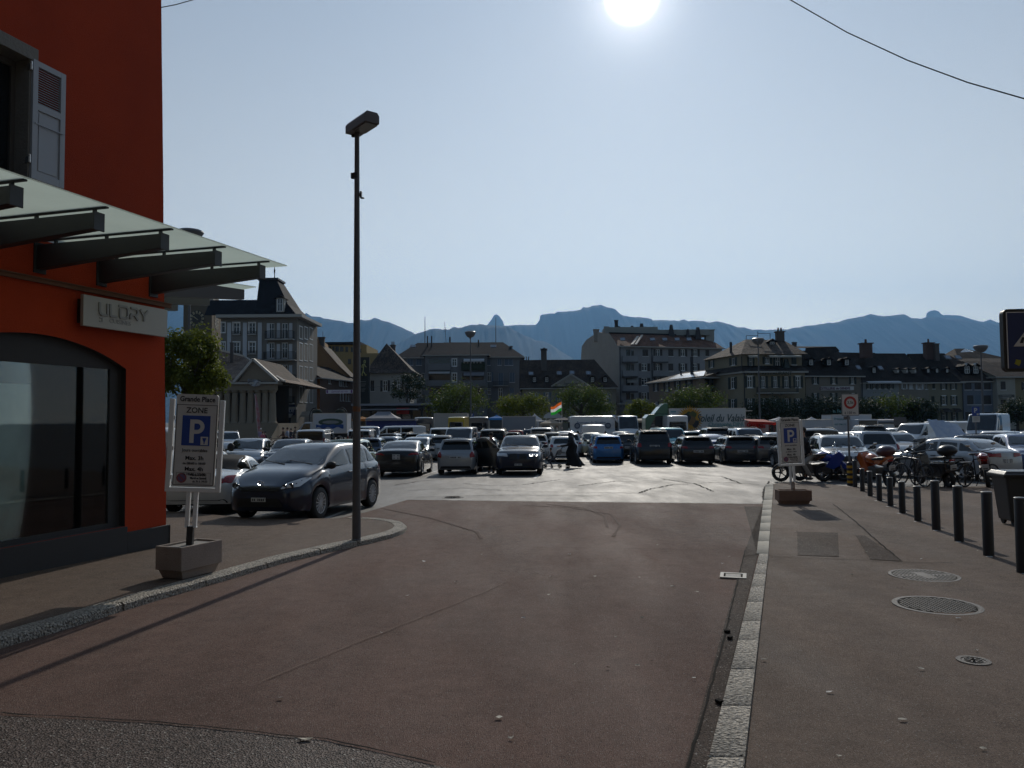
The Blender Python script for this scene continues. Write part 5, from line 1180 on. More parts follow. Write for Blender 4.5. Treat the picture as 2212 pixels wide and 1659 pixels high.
# --- second row and beyond: vans and cars
V_ = dict(name='parked_van', cat='van', group='vans parked on the square')
put('vito', 'silver', 670, 47.0, 'away', 'silver passenger van with tall red lamps, behind the dark blue crossover', off=7, **V_)
put('smallvan', 'white', 775, 54.0, 'away', 'white estate van with dark windows just left of the lamp post', off=5, lite=True, **V_)
put('fabia', 'bluegrey', 793, 41.0, 'away', 'blue-grey estate hatchback with a round red lamp, right of the lamp post', off=5)
put('transporter', 'white', 801, 61.0, 'to', 'white minibus facing the camera behind the lamp post', off=20, lite=True, **V_)
place_car('transporter', 'white', pc(850, 63), 64, 190, 'white minibus parked sideways before the blue stall wall', lite=True, **V_)
put('mito', 'silver', 830, 47.0, 'away', 'silver hatchback roof just left of the black saloon roof', lite=True)
put('fabia', 'darkgrey', 835, 55.0, 'away', 'dark hatchback in the second row behind the black saloon', lite=True)
put('estate', 'darkgrey', 864, 60.0, 'away', 'dark estate farther back, left of the grey high-roof van', lite=True)
put('estate', 'black', 893, 56.0, 'away', 'black estate below the grey high-roof van', lite=True)
put('sedan', 'silver', 884, 43.0, 'to', 'silver saloon facing the camera, right above the black saloon roof', lite=True)
put('jazz', 'paleblue', 910, 49.0, 'to', 'pale blue hatchback facing the camera in the second row', lite=True)
put('fabia', 'white', 951, 46.5, 'away', 'white hatchback between the black saloon and the silver hatchback', off=5, lite=False)
put('highvan', 'grey', 915, 74.0, 'away', 'grey high-roof van right of the blue stall wall', off=8, **V_)
put('highvan', 'yellow', 985, 82.0, 'away', 'yellow delivery van between the two high-roof vans', lite=True, **V_)
put('highvan', 'grey', 1034, 73.0, 'away', 'grey high-roof van behind the estate van with a roof box', off=5, **V_)
put('vito', 'white', 955, 52.0, 'away', 'white van with dark rear windows left of the white minibus', off=4, lite=True, **V_)
put('transporter', 'white', 985, 47.5, 'to', 'white minibus facing the camera behind the silver hatchback', lite=True, **V_)
put('mito', 'darkgrey', 1040, 42.0, 'away', 'dark low car between the silver hatchback and the open black door', lite=True)
put('mito', 'paleblue', 1038, 36.0, 'away', 'pale car partly hidden behind the open black car door', lite=True)
put('small', 'darkgrey', 1029, 56.0, 'to', 'dark car below the second grey high-roof van', lite=True)
put('smallvan', 'bronze', 1063, 50.0, 'away', 'beige estate van carrying a black roof rack', off=0, **V_)
put('small', 'red', 1112, 64.0, 'away', 'small red car left of the white box truck cab', lite=True)
put('fabia', 'grey', 1102, 56.0, 'away', 'grey hatchback hidden behind the beige estate van', lite=True)
put('x1', 'grey', 1146, 66.0, 'away', 'grey off-roader with rails in front of the box truck', lite=True)
put('smallvan', 'silver', 1168, 57.0, 'away', 'silver estate with a dark rear window above the off-roader roof', lite=True)
put('estate', 'white', 1155, 49.0, 'away', 'white estate just behind the coupe-shaped off-roader', lite=True)
put('fabia', 'white', 1192, 55.0, 'away', 'white hatchback with a lit brake lamp near the market tents', lite=True)
put('sedan', 'silver', 1222, 60.0, 'to', 'silver saloon below the beige market parasol', lite=True)
put('jazz', 'lightsilver', 1228, 50.0, 'away', 'pale silver hatchback right behind the white three-door', lite=True)
put('panelvan', 'white', 1281, 59.0, 'away', 'white van seen from the rear in front of the lettered van', **V_)
put('small', 'cream', 1280, 50.0, 'to', 'cream small car facing the camera, left of the blue hatchback', lite=False)
put('fabia', 'paleblue', 1300, 47.0, 'away', 'pale car half hidden behind the bright blue hatchback', lite=True)
put('small', 'white', 1343, 54.0, 'away', 'small white hatchback above the gap right of the blue hatchback', lite=True)
put('highvan', 'white', 1359, 69.0, 'to', 'white van cab facing the camera right of the lettered van', lite=True, **V_)
put('mito', 'paleblue', 1378, 47.0, 'away', 'pale blue car with a sun glint left of the big dark off-roader', lite=True)
put('smallvan', 'teal', 1462, 48.0, 'to', 'turquoise estate van facing the camera behind the dark off-roader', off=6)
put('highvan', 'white', 1463, 67.0, 'away', 'white high-roof van before the fruit truck', lite=False, **V_)
put('jazz', 'paleblue', 1496, 53.0, 'away', 'pale blue car behind the first dark estate', lite=True)
put('suvml', 'brown', 1553, 50.0, 'away', 'dark brown off-roader above the gap between two dark estates', lite=True)
put('sedan', 'midblue', 1548, 45.0, 'away', 'blue saloon roof between the two dark estates', lite=True)
put('fabia', 'lightsilver', 1521, 58.0, 'away', 'pale hatchback under the fruit truck lettering', lite=True)
put('fabia', 'paleblue', 1589, 60.0, 'away', 'pale blue hatchback under the right end of the fruit truck', lite=True)
put('suvml', 'bluegrey', 1637, 45.0, 'to', 'blue-grey off-roader facing the camera left of the right parking sign', off=2, lite=True)
put('sedan', 'silver', 1700, 48.0, 'to', 'silver saloon mostly hidden by the right parking sign', lite=True)
put('estate', 'silver', 1764, 42.0, 'away', 'silver estate with roof rails behind the dark grey estate', lite=True)
put('fabia', 'white', 1742, 52.0, 'to', 'white hatchback right above the parking sign frame', lite=True)
put('jazz', 'silver', 1845, 45.0, 'away', 'silver hatchback between the sign pole and the family car', lite=True)
put('suvml', 'darkgrey', 1893, 55.0, 'away', 'dark off-roader below the white box truck cab', lite=True)
put('mito', 'black', 1935, 50.0, 'away', 'black low car roof left of the plain white van', lite=True)
put('estate', 'lightsilver', 1970, 62.0, 'away', 'silver estate in front of the grey billboard', off=12, lite=True)
put('suvml', 'black', 2006, 60.0, 'away', 'black off-roader under the half-timber house', off=12, lite=True)
place_car('panelvan', 'white', pc(2020, 49), 51, 215, 'plain white van partly covered by a blue-white tarpaulin', **V_)
put('panelvan', 'white', 2086, 62.0, 'away', 'low white van left of the parking post', off=25, lite=True, **V_)
place_car('highvanglass', 'lightsilver', pc(2150, 52), 53, 228, 'large white high-roof van under the small parking sign at the right', **V_)
put('crossover', 'white', 2210, 44.0, 'away', 'white car below the large high-roof van at the right edge', off=20, lite=True)
put('jazz', 'bluegrey', 500, 52.0, 'away', 'blue-grey car seen between the parking sign and the town hall steps', off=10, lite=True) if False else None
put('suvml', 'white', 489, 50.0, 'to', 'white off-roader beside the left parking sign, before the steps', off=22, lite=True)
# ------------------------------------------------------------------ buildings round the square
def wallmat(name, c, k=.7):
 c = (c[0] * 1.06, c[1], c[2] * .90); return mat(name, c, .9, var=.35, vscale=.35, rgb2=tuple(x * k for x in c), spec=.15, fine=.05, fscale=20)
SLATE = mat('dark_slate_roof', (.020, .021, .025), .85, spec=.15, var=.6, vscale=.8, rgb2=(.013, .013, .015), bump=.5, bscale=9, fine=.25, fscale=14)
def tiles(name, c1, c2, s=5.0):
 m = mat(name, c1, .85, spec=.2); nt = m.node_tree; b = nt.nodes['Principled BSDF']; N = nt.nodes.new; L = nt.links.new
 t = N('ShaderNodeTexCoord'); br = N('ShaderNodeTexBrick'); mp = N('ShaderNodeMapping'); mp.inputs['Rotation'].default_value = (R(90), 0, 0)
 L(t.outputs['Object'], mp.inputs['Vector']); L(mp.outputs[0], br.inputs['Vector']); br.inputs['Scale'].default_value = s
 br.inputs['Color1'].default_value = (*c1, 1); br.inputs['Color2'].default_value = (*c2, 1); br.inputs['Mortar'].default_value = (*(x * .35 for x in c2), 1)
 br.inputs['Brick Width'].default_value = .9; br.inputs['Row Height'].default_value = 1.1; br.inputs['Mortar Size'].default_value = .05
 n = N('ShaderNodeTexNoise'); n.inputs['Scale'].default_value = .6; n.inputs['Detail'].default_value = 8; L(t.outputs['Object'], n.inputs['Vector'])
 mr = N('ShaderNodeMapRange'); mr.inputs[1].default_value = .3; mr.inputs[2].default_value = .7; mr.inputs[3].default_value = .55; mr.inputs[4].default_value = 1.25; L(n.outputs[0], mr.inputs[0])
 sc_ = N('ShaderNodeVectorMath'); sc_.operation = 'SCALE'; L(br.outputs[0], sc_.inputs[0]); L(mr.outputs[0], sc_.inputs['Scale']); L(sc_.outputs[0], b.inputs['Base Color'])
 bp = N('ShaderNodeBump'); bp.inputs['Strength'].default_value = .5; bp.inputs['Distance'].default_value = .05; L(br.outputs['Fac'], bp.inputs['Height']); bp.invert = True; L(bp.outputs[0], b.inputs['Normal'])
 return m
T_BROWN = tiles('brown_tile_roof', (.085, .06, .043), (.05, .034, .026)); T_DARK = tiles('dark_brown_tile_roof', (.034, .026, .022), (.020, .016, .014)); T_RED = tiles('red_brown_tile_roof', (.22, .115, .075), (.15, .075, .05)); T_MIX = tiles('mottled_tile_roof', (.15, .11, .085), (.05, .038, .03))
T_PALE = tiles('pale_weathered_tile_roof', (.30, .22, .17), (.20, .14, .10))  # tile colour paled to carry the sunlight on the hall roof
WFR = mat('white_window_frame', (.80, .80, .78), .5); TRIM = mat('pale_stone_trim', (.38, .36, .32), .8); SH_G = mat('dark_green_shutter', (.018, .028, .022), .6); SH_W = mat('white_shutter', (.50, .52, .54), .6)
SH_B = mat('blue_grey_shutter', (.10, .13, .17), .6); SH_K = mat('dark_brown_shutter', (.04, .032, .028), .6); RAILM = mat('wrought_iron', (.015, .015, .018), .5)
def dark_glass(): return GLASSD
class Bld:
 def __init__(s, name, label, base, cat='building'):
  s.b = Vector(base); s.t = thing(name, label, cat, s.b)
 def L(s, p): return tuple(Vector(p) - s.b)
 def faces(s, name, F, m, parent=None, sm=None):
  mb = MB()
  for f in F: mb.add([s.L(p) for p in f], [tuple(range(len(f)))])
  return mb.build(name, m, parent or s.t, smooth=sm)
 def box(s, name, c, d, m, rz=0, parent=None, bevel=0, taper=1.0):
  mb = MB(); mb.box(s.L(c), d, rz, taper=taper); return mb.build(name, m, parent or s.t, bevel=bevel)
 def wall(s, P0, P1, z0, z1, m, wins=(), thick=.25, name='wall', ground=()):
  """vertical wall seen from the camera, P0 left and P1 right; wins = (px, wpx, py_top, py_bot, style)"""
  P0 = Vector((*P0[:2], 0)); P1 = Vector((*P1[:2], 0)); d = (P1 - P0); Lw = d.length; d.normalize(); n = Vector((d.y, -d.x, 0))
  if n.dot(P0) > 0: n = -n                 # outward, towards the camera
  def hit(px, py):
   r = ray(px, py); t = (P0 - CP).dot(n) / r.dot(n); p = CP + r * t; return (p - P0).dot(d), p.z
  rects = []
  for w in wins:
   px, wp, pt, pb, st = w[:5]; u0 = hit(px - wp / 2, (pt + pb) / 2)[0]; u1 = hit(px + wp / 2, (pt + pb) / 2)[0]
   zt, zb = hit(px, pt)[1], hit(px, pb)[1]
   if u0 > u1: u0, u1 = u1, u0
   u0 = max(.06, u0); u1 = min(Lw - .06, u1)
   if u1 - u0 > .15 and zt - zb > .15: rects.append((u0, u1, max(zb, z0 + .02), min(zt, z1 - .05), st))
  us = sorted(set([0, Lw] + [r_[0] for r_ in rects] + [r_[1] for r_ in rects])); zs = sorted(set([z0, z1] + [r_[2] for r_ in rects] + [r_[3] for r_ in rects]))
  mb = MB()
  def W(u, z, o=0): return s.L(P0 + d * u + n * o + Vector((0, 0, z)))
  for ua, ub in zip(us, us[1:]):
   if ub - ua < 1e-5: continue
   for za, zb in zip(zs, zs[1:]):
    if zb - za < 1e-5: continue
    cu, cz = (ua + ub) / 2, (za + zb) / 2
    if any(r_[0] < cu < r_[1] and r_[2] < cz < r_[3] for r_ in rects): continue
    mb.add([W(ua, za), W(ub, za), W(ub, zb), W(ua, zb)], [(0, 1, 2, 3)])
  for u0, u1, zb, zt, st in rects:
   mb.add([W(u0, zb), W(u1, zb), W(u1, zt), W(u0, zt), W(u0, zb, -.18), W(u1, zb, -.18), W(u1, zt, -.18), W(u0, zt, -.18)], [(0, 1, 5, 4), (1, 2, 6, 5), (2, 3, 7, 6), (3, 0, 4, 7)])
  wo = mb.build(name, m, s.t)
  rot = Matrix((d, -n, Vector((0, 0, 1)))).transposed()
  def bxx(mb_, ua, ub, oa, ob_, za, zb_):
   c = P0 + d * ((ua + ub) / 2) + n * ((oa + ob_) / 2) + Vector((0, 0, (za + zb_) / 2)); mb_.box(s.L(c), (ub - ua, abs(ob_ - oa), zb_ - za), rot=rot)
  s.bxx = bxx; s.hit = hit; s.fr = (P0, d, n, rot)
  for u0, u1, zb, zt, st in rects:
   w_ = u1 - u0; h_ = zt - zb; fw = min(.09, w_ * .12); f = MB()
   if 'k' in st:                        # a dark opening or shop front
    MBk = MB(); bxx(MBk, u0, u1, -.17, -.15, zb, zt); MBk.build('shop_front' if 'K' in st else 'window', GLASSD, s.t); continue
   fm_ = SH_K if 'd' in st else WFR
   bxx(f, u0, u0 + fw, -.16, -.10, zb, zt); bxx(f, u1 - fw, u1, -.16, -.10, zb, zt); bxx(f, u0 + fw, u1 - fw, -.16, -.10, zb, zb + fw); bxx(f, u0 + fw, u1 - fw, -.16, -.10, zt - fw, zt)
   if w_ > .55: bxx(f, (u0 + u1) / 2 - fw / 2, (u0 + u1) / 2 + fw / 2, -.155, -.105, zb + fw, zt - fw)
   if h_ > 1.2: bxx(f, u0 + fw, u1 - fw, -.15, -.11, zb + h_ * .62, zb + h_ * .62 + fw * .6)
   if 't' in st: bxx(f, u0 - .12, u1 + .12, 0, .06, zb - .12, zb); bxx(f, u0 - .1, u0, 0, .03, zb, zt); bxx(f, u1, u1 + .1, 0, .03, zb, zt); bxx(f, u0 - .12, u1 + .12, 0, .05, zt, zt + .12)
   else: bxx(f, u0 - .06, u1 + .06, 0, .09, zb - .07, zb)
   fo_ = f.build('window', fm_, s.t)
   p_ = MB(); bxx(p_, u0, u1, -.175, -.165, zb, zt); p_.build('pane', dark_glass(), fo_)
   shm = {'g': SH_G, 'w': SH_W, 'b': SH_B, 'n': SH_K}
   for ch in shm:
    if ch in st and 'S' in st:       # open shutters on both sides
     sw_ = w_ * .5
     for ua in (u0 - sw_ - .03, u1 + .03):
      q_ = MB(); bxx(q_, ua, ua + sw_, .02, .06, zb - .03, zt + .03)
      for k in range(3): bxx(q_, ua + .05, ua + sw_ - .05, .06, .075, zb + h_ * (.04 + k * .33), zb + h_ * (.29 + k * .33))
      q_.build('shutter', shm[ch], s.t)
    if ch in st and 'C' in st:       # closed shutters
     q_ = MB(); bxx(q_, u0 + .02, (u0 + u1) / 2 - .01, -.05, -.02, zb, zt); bxx(q_, (u0 + u1) / 2 + .01, u1 - .02, -.05, -.02, zb, zt); q_.build('shutter', shm[ch], s.t)
  return wo
 def sides(s, P0, P1, z0, z1, depth, m, back=True):
  P0 = Vector((*P0[:2], 0)); P1 = Vector((*P1[:2], 0)); d = (P1 - P0).normalized(); n = Vector((d.y, -d.x, 0))
  if n.dot(P0) > 0: n = -n
  B0, B1 = P0 - n * depth, P1 - n * depth; a, b = Vector((0, 0, z0)), Vector((0, 0, z1))
  s.faces('wall', [[P0 + a, B0 + a, B0 + b, P0 + b], [P1 + a, B1 + a, B1 + b, P1 + b], [B0 + a, B1 + a, B1 + b, B0 + b]], m); return B0, B1
 def hip(s, P0, P1, depth, ze, zr, m, h0=None, h1=None, over=.45, rd=.5, th=.18, fascia=TRIM, gutter=True):
  """hipped (h > 0) or gabled (h = 0) roof; h0, h1: how far the ridge ends lie inside the left and right ends"""
  P0 = Vector((*P0[:2], 0)); P1 = Vector((*P1[:2], 0)); d = (P1 - P0); Lw = d.length; d.normalize(); n = Vector((d.y, -d.x, 0))
  if n.dot(P0) > 0: n = -n
  h0 = depth * .5 if h0 is None else h0; h1 = depth * .5 if h1 is None else h1
  def W(u, v, z): return P0 + d * u - n * v + Vector((0, 0, z))
  sl = (zr - ze) / (depth * rd); o0 = over if h0 >= 0 else over; ze2 = ze - sl * over * .5
  e = [W(-over, -over, ze2), W(Lw + over, -over, ze2), W(Lw + over, depth + over, ze2), W(-over, depth + over, ze2)]
  r0, r1 = W(h0 if h0 > 0 else -over, depth * rd, zr), W(Lw - h1 if h1 > 0 else Lw + over, depth * rd, zr)
  F = [[e[0], e[1], r1, r0], [e[2], e[3], r0, r1]]
  if h0 > 0: F.append([e[3], e[0], r0])
  if h1 > 0: F.append([e[1], e[2], r1])
  mb = MB(); idx = {}; V = []
  ro = s.faces('roof', F + [[Vector(p) - Vector((0, 0, th)) for p in (e[0], e[1], e[2], e[3])]] , m)
  fm = MB()
  for a, b in ((e[0], e[1]), (e[1], e[2]), (e[3], e[0])): fm.bar(s.L(a - Vector((0, 0, th / 2))), s.L(b - Vector((0, 0, th / 2))), .10, th)
  fm.build('cornice', fascia, ro)
  if h0 <= 0: s.faces('wall', [[W(0, 0, ze), W(0, depth, ze), W(0, depth * rd, zr)]], s.wm)
  if h1 <= 0: s.faces('wall', [[W(Lw, 0, ze), W(Lw, depth, ze), W(Lw, depth * rd, zr)]], s.wm)
  s.ro = ro; return ro
 def chimney(s, px, wpx, pt, pb, Y, m=None, pots=0, name='chimney', taper=1.0, cap=True):
  c = at(px, pb, Y); w = wpx / FPX * Y; zt = at(px, pt, Y).z; h = zt - c.z + 1.0; mb = MB(); b = s.L((c.x, c.y, c.z - 1))
  mb.box((b[0], b[1], b[2] + h / 2), (w, w * .8, h), taper=taper)
  if cap: mb.box((b[0], b[1], b[2] + h + .07), (w * 1.25 * taper, w * taper, .14))
  for i in range(pots): x = b[0] + (i - (pots - 1) / 2) * w * .4; mb.cyl((x, b[1], b[2] + h + .1), (x, b[1], b[2] + h + .75), w * .13, w * .10, 10)
  return mb.build(name, m or mat('chimney_render', (.10, .085, .075), .9), getattr(s, 'ro', None) or s.t)
 def dormer(s, px, py0, py1, wpx, Y, m, rm, back=2.5, skew=True, white=False):
  zt, zb = at(px, py0, Y).z, at(px, py1, Y).z; x = at(px, py1, Y).x; w = wpx / FPX * Y
  mb = MB(); c = s.L((x, Y + back / 2, (zt + zb) / 2)); mb.box(c, (w * 1.3, back, zt - zb)); do = mb.build('dormer', m, s.ro)
  rf = MB(); b = s.L((x, Y, zt)); ov = w * .85; rh = w * .45
  V = [(b[0] - ov, b[1] - .35, b[2] - .05), (b[0], b[1] - .35, b[2] + rh), (b[0] + ov, b[1] - .35, b[2] - .05), (b[0] - ov, b[1] + back, b[2] - .05), (b[0], b[1] + back, b[2] + rh), (b[0] + ov, b[1] + back, b[2] - .05)]
  rf.add(V + [(v[0], v[1], v[2] - .12) for v in V], [(0, 1, 4, 3), (1, 2, 5, 4), (6, 9, 10, 7), (7, 10, 11, 8), (0, 6, 7, 1), (1, 7, 8, 2), (0, 3, 9, 6), (2, 8, 11, 5)]); rf.add([V[0], V[1], V[2]], [(0, 1, 2)])
  rf.build('dormer_roof', rm, do)
  w2 = MB(); b = s.L((x, Y - .03, zb)); hh = zt - zb; hw = w * .42
  for x0, x1, z0, z1 in ((-hw, -hw + .07, .1, hh - .1), (hw - .07, hw, .1, hh - .1), (-.035, .035, .1, hh - .1), (-hw, hw, hh - .17, hh - .1), (-hw, hw, .1, .17), (-hw, hw, hh * .55, hh * .55 + .05)): w2.bx(b[0] + x0, b[0] + x1, b[1] - .04, b[1], b[2] + z0, b[2] + z1)
  wo = w2.build('dormer_window', WFR, do); g = MB(); g.bx(b[0] - hw, b[0] + hw, b[1] - .01, b[1] + .01, b[2] + .1, b[2] + hh - .1); g.build('pane', GLASSD, wo)
 def skylight(s, px, py, Y, w=.8, tilt=40, open_=True):
  c = at(px, py, Y); mb = MB(); M = Matrix.Rotation(R(tilt), 3, 'X'); mb.box(s.L(c), (w, 1.0, .12), rot=M); o = mb.build('skylight', GREYM, s.ro)
  g = MB(); g.box(s.L(c + M @ Vector((0, 0, .07))), (w * .8, .82, .02), rot=M); g.build('pane', mat('bright_sky_glass', (.2, .23, .26), .05, spec=1.0, metal=.6), o)
 def balcony(s, px0, px1, pt, pb, Y, dep=.9, m=None, solid=False):
  x0, x1 = at(px0, pb, Y).x, at(px1, pb, Y).x; zb, zt = at(px0, pb, Y).z, at(px0, pt, Y).z; mb = MB(); a = s.L((x0, Y - dep, zb)); b = s.L((x1, Y + .1, zb))
  mb.bx(a[0], b[0], a[1], b[1], a[2] - .15, a[2]); bo = mb.build('balcony', m or TRIM, s.t); r_ = MB(); h = zt - zb
  if solid: r_.bx(a[0], b[0], a[1], a[1] + .1, a[2], a[2] + h); r_.bx(a[0], a[0] + .1, a[1] + .1, b[1], a[2], a[2] + h); r_.bx(b[0] - .1, b[0], a[1] + .1, b[1], a[2], a[2] + h)
  else:
   r_.bx(a[0], b[0], a[1], a[1] + .05, a[2] + h - .05, a[2] + h); r_.bx(a[0], b[0], a[1], a[1] + .05, a[2] + .08, a[2] + .12)
   n_ = int((b[0] - a[0]) / .16)
   for i in range(n_ + 1): x = a[0] + (b[0] - a[0]) * i / n_; r_.bx(x - .02, x + .02, a[1] + .01, a[1] + .04, a[2], a[2] + h)
   for x in (a[0], b[0]): r_.bx(x - .02, x + .02, a[1], b[1], a[2] + h - .05, a[2] + h); [r_.bx(x - .02, x + .02, a[1] + k * .2, a[1] + k * .2 + .03, a[2], a[2] + h) for k in range(5)]
  r_.build('railing', (m or TRIM) if solid else RAILM, bo)
 def awning(s, px0, px1, pt, pb, Y, m, out_=1.2):
  x0, x1 = at(px0, pt, Y).x, at(px1, pt, Y).x; zt, zb = at(px0, pt, Y).z, at(px0, pb, Y).z
  s.faces('awning', [[(x0, Y - .05, zt), (x1, Y - .05, zt), (x1, Y - out_, zb), (x0, Y - out_, zb)], [(x0, Y - out_, zb), (x1, Y - out_, zb), (x1, Y - out_ - .01, zb - .25), (x0, Y - out_ - .01, zb - .25)]], m)
 def text(s, str_, size, m, px, py, Y, rz=0, **k):
  p = s.L(at(px, py, Y)); return put_text('lettering', str_, size, m, s.t, p, (R(90), 0, rz), **k)
 def pipe(s, px, pt, pb, Y, r=.07):
  a = at(px, pt, Y); b = at(px, pb, Y); mb = MB(); mb.cyl(s.L((a.x, Y, a.z)), s.L((a.x, Y, b.z)), r, n=8); mb.build('downpipe', RAILM, s.t)
def XY(px, Y): return (xat(px, Y, 860), Y)
def zp(py, Y, px=1106): return at(px, py, Y).z
def rowof(pxs, w, pt, pb, st): return [(p, w, pt, pb, st) for p in pxs]
# --- clock tower
b = Bld('clock_tower', 'square stone clock tower with two pale clock dials behind the plane tree', (*XY(425, 125), gz(125)))
TW = wallmat('tower_sandstone', (.15, .13, .105)); b.wm = TW
A, B_ = XY(394, 125), XY(456, 124); zt_ = zp(655, 125, 425); Cn = XY(476, 131.5)
b.wall(A, B_, gz(125), zt_, TW); b.wall(B_, Cn, gz(125), zt_, TW);
D_ = (A[0] + Cn[0] - B_[0], A[1] + Cn[1] - B_[1]); z0, z1 = Vector((0, 0, gz(125))), Vector((0, 0, zt_))
b.faces('wall', [[Vector((*p, 0)) + z0, Vector((*q, 0)) + z0, Vector((*q, 0)) + z1, Vector((*p, 0)) + z1] for p, q in ((A, D_), (D_, Cn))], TW)
cc = Vector(((A[0] + Cn[0]) / 2, (A[1] + Cn[1]) / 2, 0)); crn = [cc + (Vector((*p, 0)) - cc) * 1.13 for p in (A, B_, Cn, D_)]
b.faces('cornice', [[p + z1 for p in crn], [p + z1 + Vector((0, 0, .5)) for p in crn]] + [[crn[i] + z1, crn[(i + 1) % 4] + z1, crn[(i + 1) % 4] + z1 + Vector((0, 0, .5)), crn[i] + z1 + Vector((0, 0, .5))] for i in range(4)], TRIM)
ap = cc + Vector((0, 0, zt_ + 5)); b.faces('roof', [[crn[i] + z1 + Vector((0, 0, .5)), crn[(i + 1) % 4] + z1 + Vector((0, 0, .5)), ap] for i in range(4)], SLATE)
DIAL = mat('clock_dial_gold', (.42, .36, .22), .5)
def dial(P0, P1, px, py, rad):
 P0 = Vector((*P0, 0)); P1 = Vector((*P1, 0)); d = (P1 - P0).normalized(); n = Vector((d.y, -d.x, 0)); n = -n if n.dot(P0) > 0 else n
 r_ = ray(px, py); t_ = (P0 - CP).dot(n) / r_.dot(n); c = CP + r_ * t_
 def q(x, z, o): return b.L(c + d * x + Vector((0, 0, z)) + n * o)
 m1 = MB(); V = []
 for k in range(36): a = 2 * math.pi * k / 36; V.append(q(rad * 1.05 * math.cos(a), rad * 1.05 * math.sin(a), .04))
 m1.add(V, [tuple(range(36))]); do = m1.build('clock_dial', mat('clock_dark', (.06, .055, .05), .8), b.t)
 m2 = MB()
 for k in range(12):
  a = math.pi * k / 6; u = Vector((math.cos(a), math.sin(a))); w = Vector((-u.y, u.x))
  for s_ in (-.09, .03): m2.add([q(*(u * rad * f + w * (s_ + g_) * rad * 1.1), .07) for f, g_ in ((.62, 0), (.98, -.02), (.98, .09), (.62, .07))], [(0, 1, 2, 3)])
 for a, l in ((R(148), .8), (R(-32), .25), (R(140), .5)): u = Vector((math.cos(a), math.sin(a))); w = Vector((-u.y, u.x)) * .05 * rad; m2.add([q(*(w), .09), q(*(-w), .09), q(*(u * rad * l - w * .5), .09), q(*(u * rad * l + w * .5), .09)], [(0, 1, 2, 3)])
 m2.build('clock_numerals', DIAL, do)
dial(A, B_, 425.4, 689, 18 / FPX * 125); dial(B_, Cn, 467.2, 694, 1.4)
# --- columned hall with steps
HS = wallmat('hall_limestone', (.26, .23, .19));
b = Bld('columned_hall', 'old market hall with a columned porch, triangular pediment and stone steps', (*XY(545, 98), gz(98)))
b.wm = HS; yP = 98; zE0, zE1 = zp(843, yP, 545), zp(830, yP, 545); xa, xb = xat(405, yP), xat(594, yP); zb_ = zp(915, yP, 545)
b.box('entablature', ((xa + xb) / 2, yP + .5, (zE0 + zE1) / 2), (xb - xa, 1.2, zE1 - zE0), HS); b.box('cornice', ((xa + xb) / 2, yP + .4, zE1 + .12), (xb - xa + 1.0, 2.0, .24), TRIM)
for px in (488, 504.5, 522, 538.8, 554.5, 570.5, 586, 471, 454, 438, 421):
 x = xat(px, yP, 880); m_ = MB(); c = b.L((x, yP + .5, zb_)); hc = zE0 - zb_; m_.lathe([(.62, 0), (.62, .12), (.52, .2), (.47, .3), (.45, hc * .4), (.37, hc - .35), (.50, hc - .2), (.50, hc - .001)], c, 'Z', 18); m_.build('column', HS, b.t, smooth=R(40))
b.box('porch_floor', ((xa + xb) / 2, yP + 4, (zb_ + gz(yP)) / 2), (xb - xa + 1.2, 9.4, zb_ - gz(yP)), HS)
ns = 9
for i in range(ns): z0, z1 = gz(yP) - .05, gz(yP) + (zb_ - gz(yP)) * (1 - (i + 1) / (ns + 1)); y = yP - .72 - i * .36; b.box('step', ((xa + xb) / 2, y, (z0 + z1) / 2), (xb - xa + 1.2, .358, z1 - z0), HS)
b.wall((xa, yP + 6), (xb, yP + 6), zb_, zE1, wallmat('hall_dark_wall', (.045, .04, .036)), [(p, 9, 858, 912, 'k') for p in (480, 500, 520, 540, 560, 580)])  # back wall coloured dark for the shade behind the columns
apx, apz = xat(549, yP, 779), zp(779, yP, 549); pl_, pr_ = xat(512, yP), xat(597.5, yP)
b.faces('pediment', [[(pl_, yP, zE1 + .24), (pr_, yP, zE1 + .24), (apx, yP, apz)]], HS)
rk_ = MB()
for q0, q1 in (((pl_ - .3, zE1 + .3), (apx, apz + .15)), ((apx, apz + .15), (pr_ + .3, zE1 + .3))): rk_.bar(b.L((q0[0], yP - .25, q0[1])), b.L((q1[0], yP - .25, q1[1])), .7, .28)
rk_.build('pediment_moulding', mat('pale_raking_cornice', (.5, .47, .42), .7), b.t)
b.faces('roof', [[(pl_ - .3, yP - .4, zE1 + .3), (apx, yP - .4, apz + .3), (apx, yP + 12, apz + .3), (pl_ - .3, yP + 12, zE1 + .3)], [(pr_ + .3, yP - .4, zE1 + .3), (apx, yP - .4, apz + .3), (apx, yP + 12, apz + .3), (pr_ + .3, yP + 12, zE1 + .3)]], T_BROWN)
e_ = zE1 + .24; ra, rb = at(430, 745, 106), at(527, 770, 112)
b.faces('roof', [[(xa - .5, yP - .5, e_), (pr_ + 1.1, yP - .5, e_), rb, ra], [(pr_ + 1.1, yP - .5, e_), (pr_ + 1.1, yP + 22, e_), rb], [(xa - .5, yP - .5, e_), ra, (xa - .5, yP + 22, e_)], [(pr_ + 1.1, yP + 22, e_), (xa - .5, yP + 22, e_), ra, rb]], T_PALE)
rd_ = MB(); rd_.bar(b.L(ra), b.L(rb), .35, .25); rd_.bar(b.L(rb), b.L((pr_ + 1.1, yP - .5, e_ + .1)), .3, .2); rd_.build('roof_ridge', mat('pale_ridge_tiles', (.55, .48, .40), .7), b.t)
b.box('finial', (ra.x, ra.y, ra.z + .8), (.35, .35, 1.6), TRIM, taper=.3); b.chimney(499 + 1.5, 6, 742, 768, 108, name='roof_vent')
cv = MB(); V = []
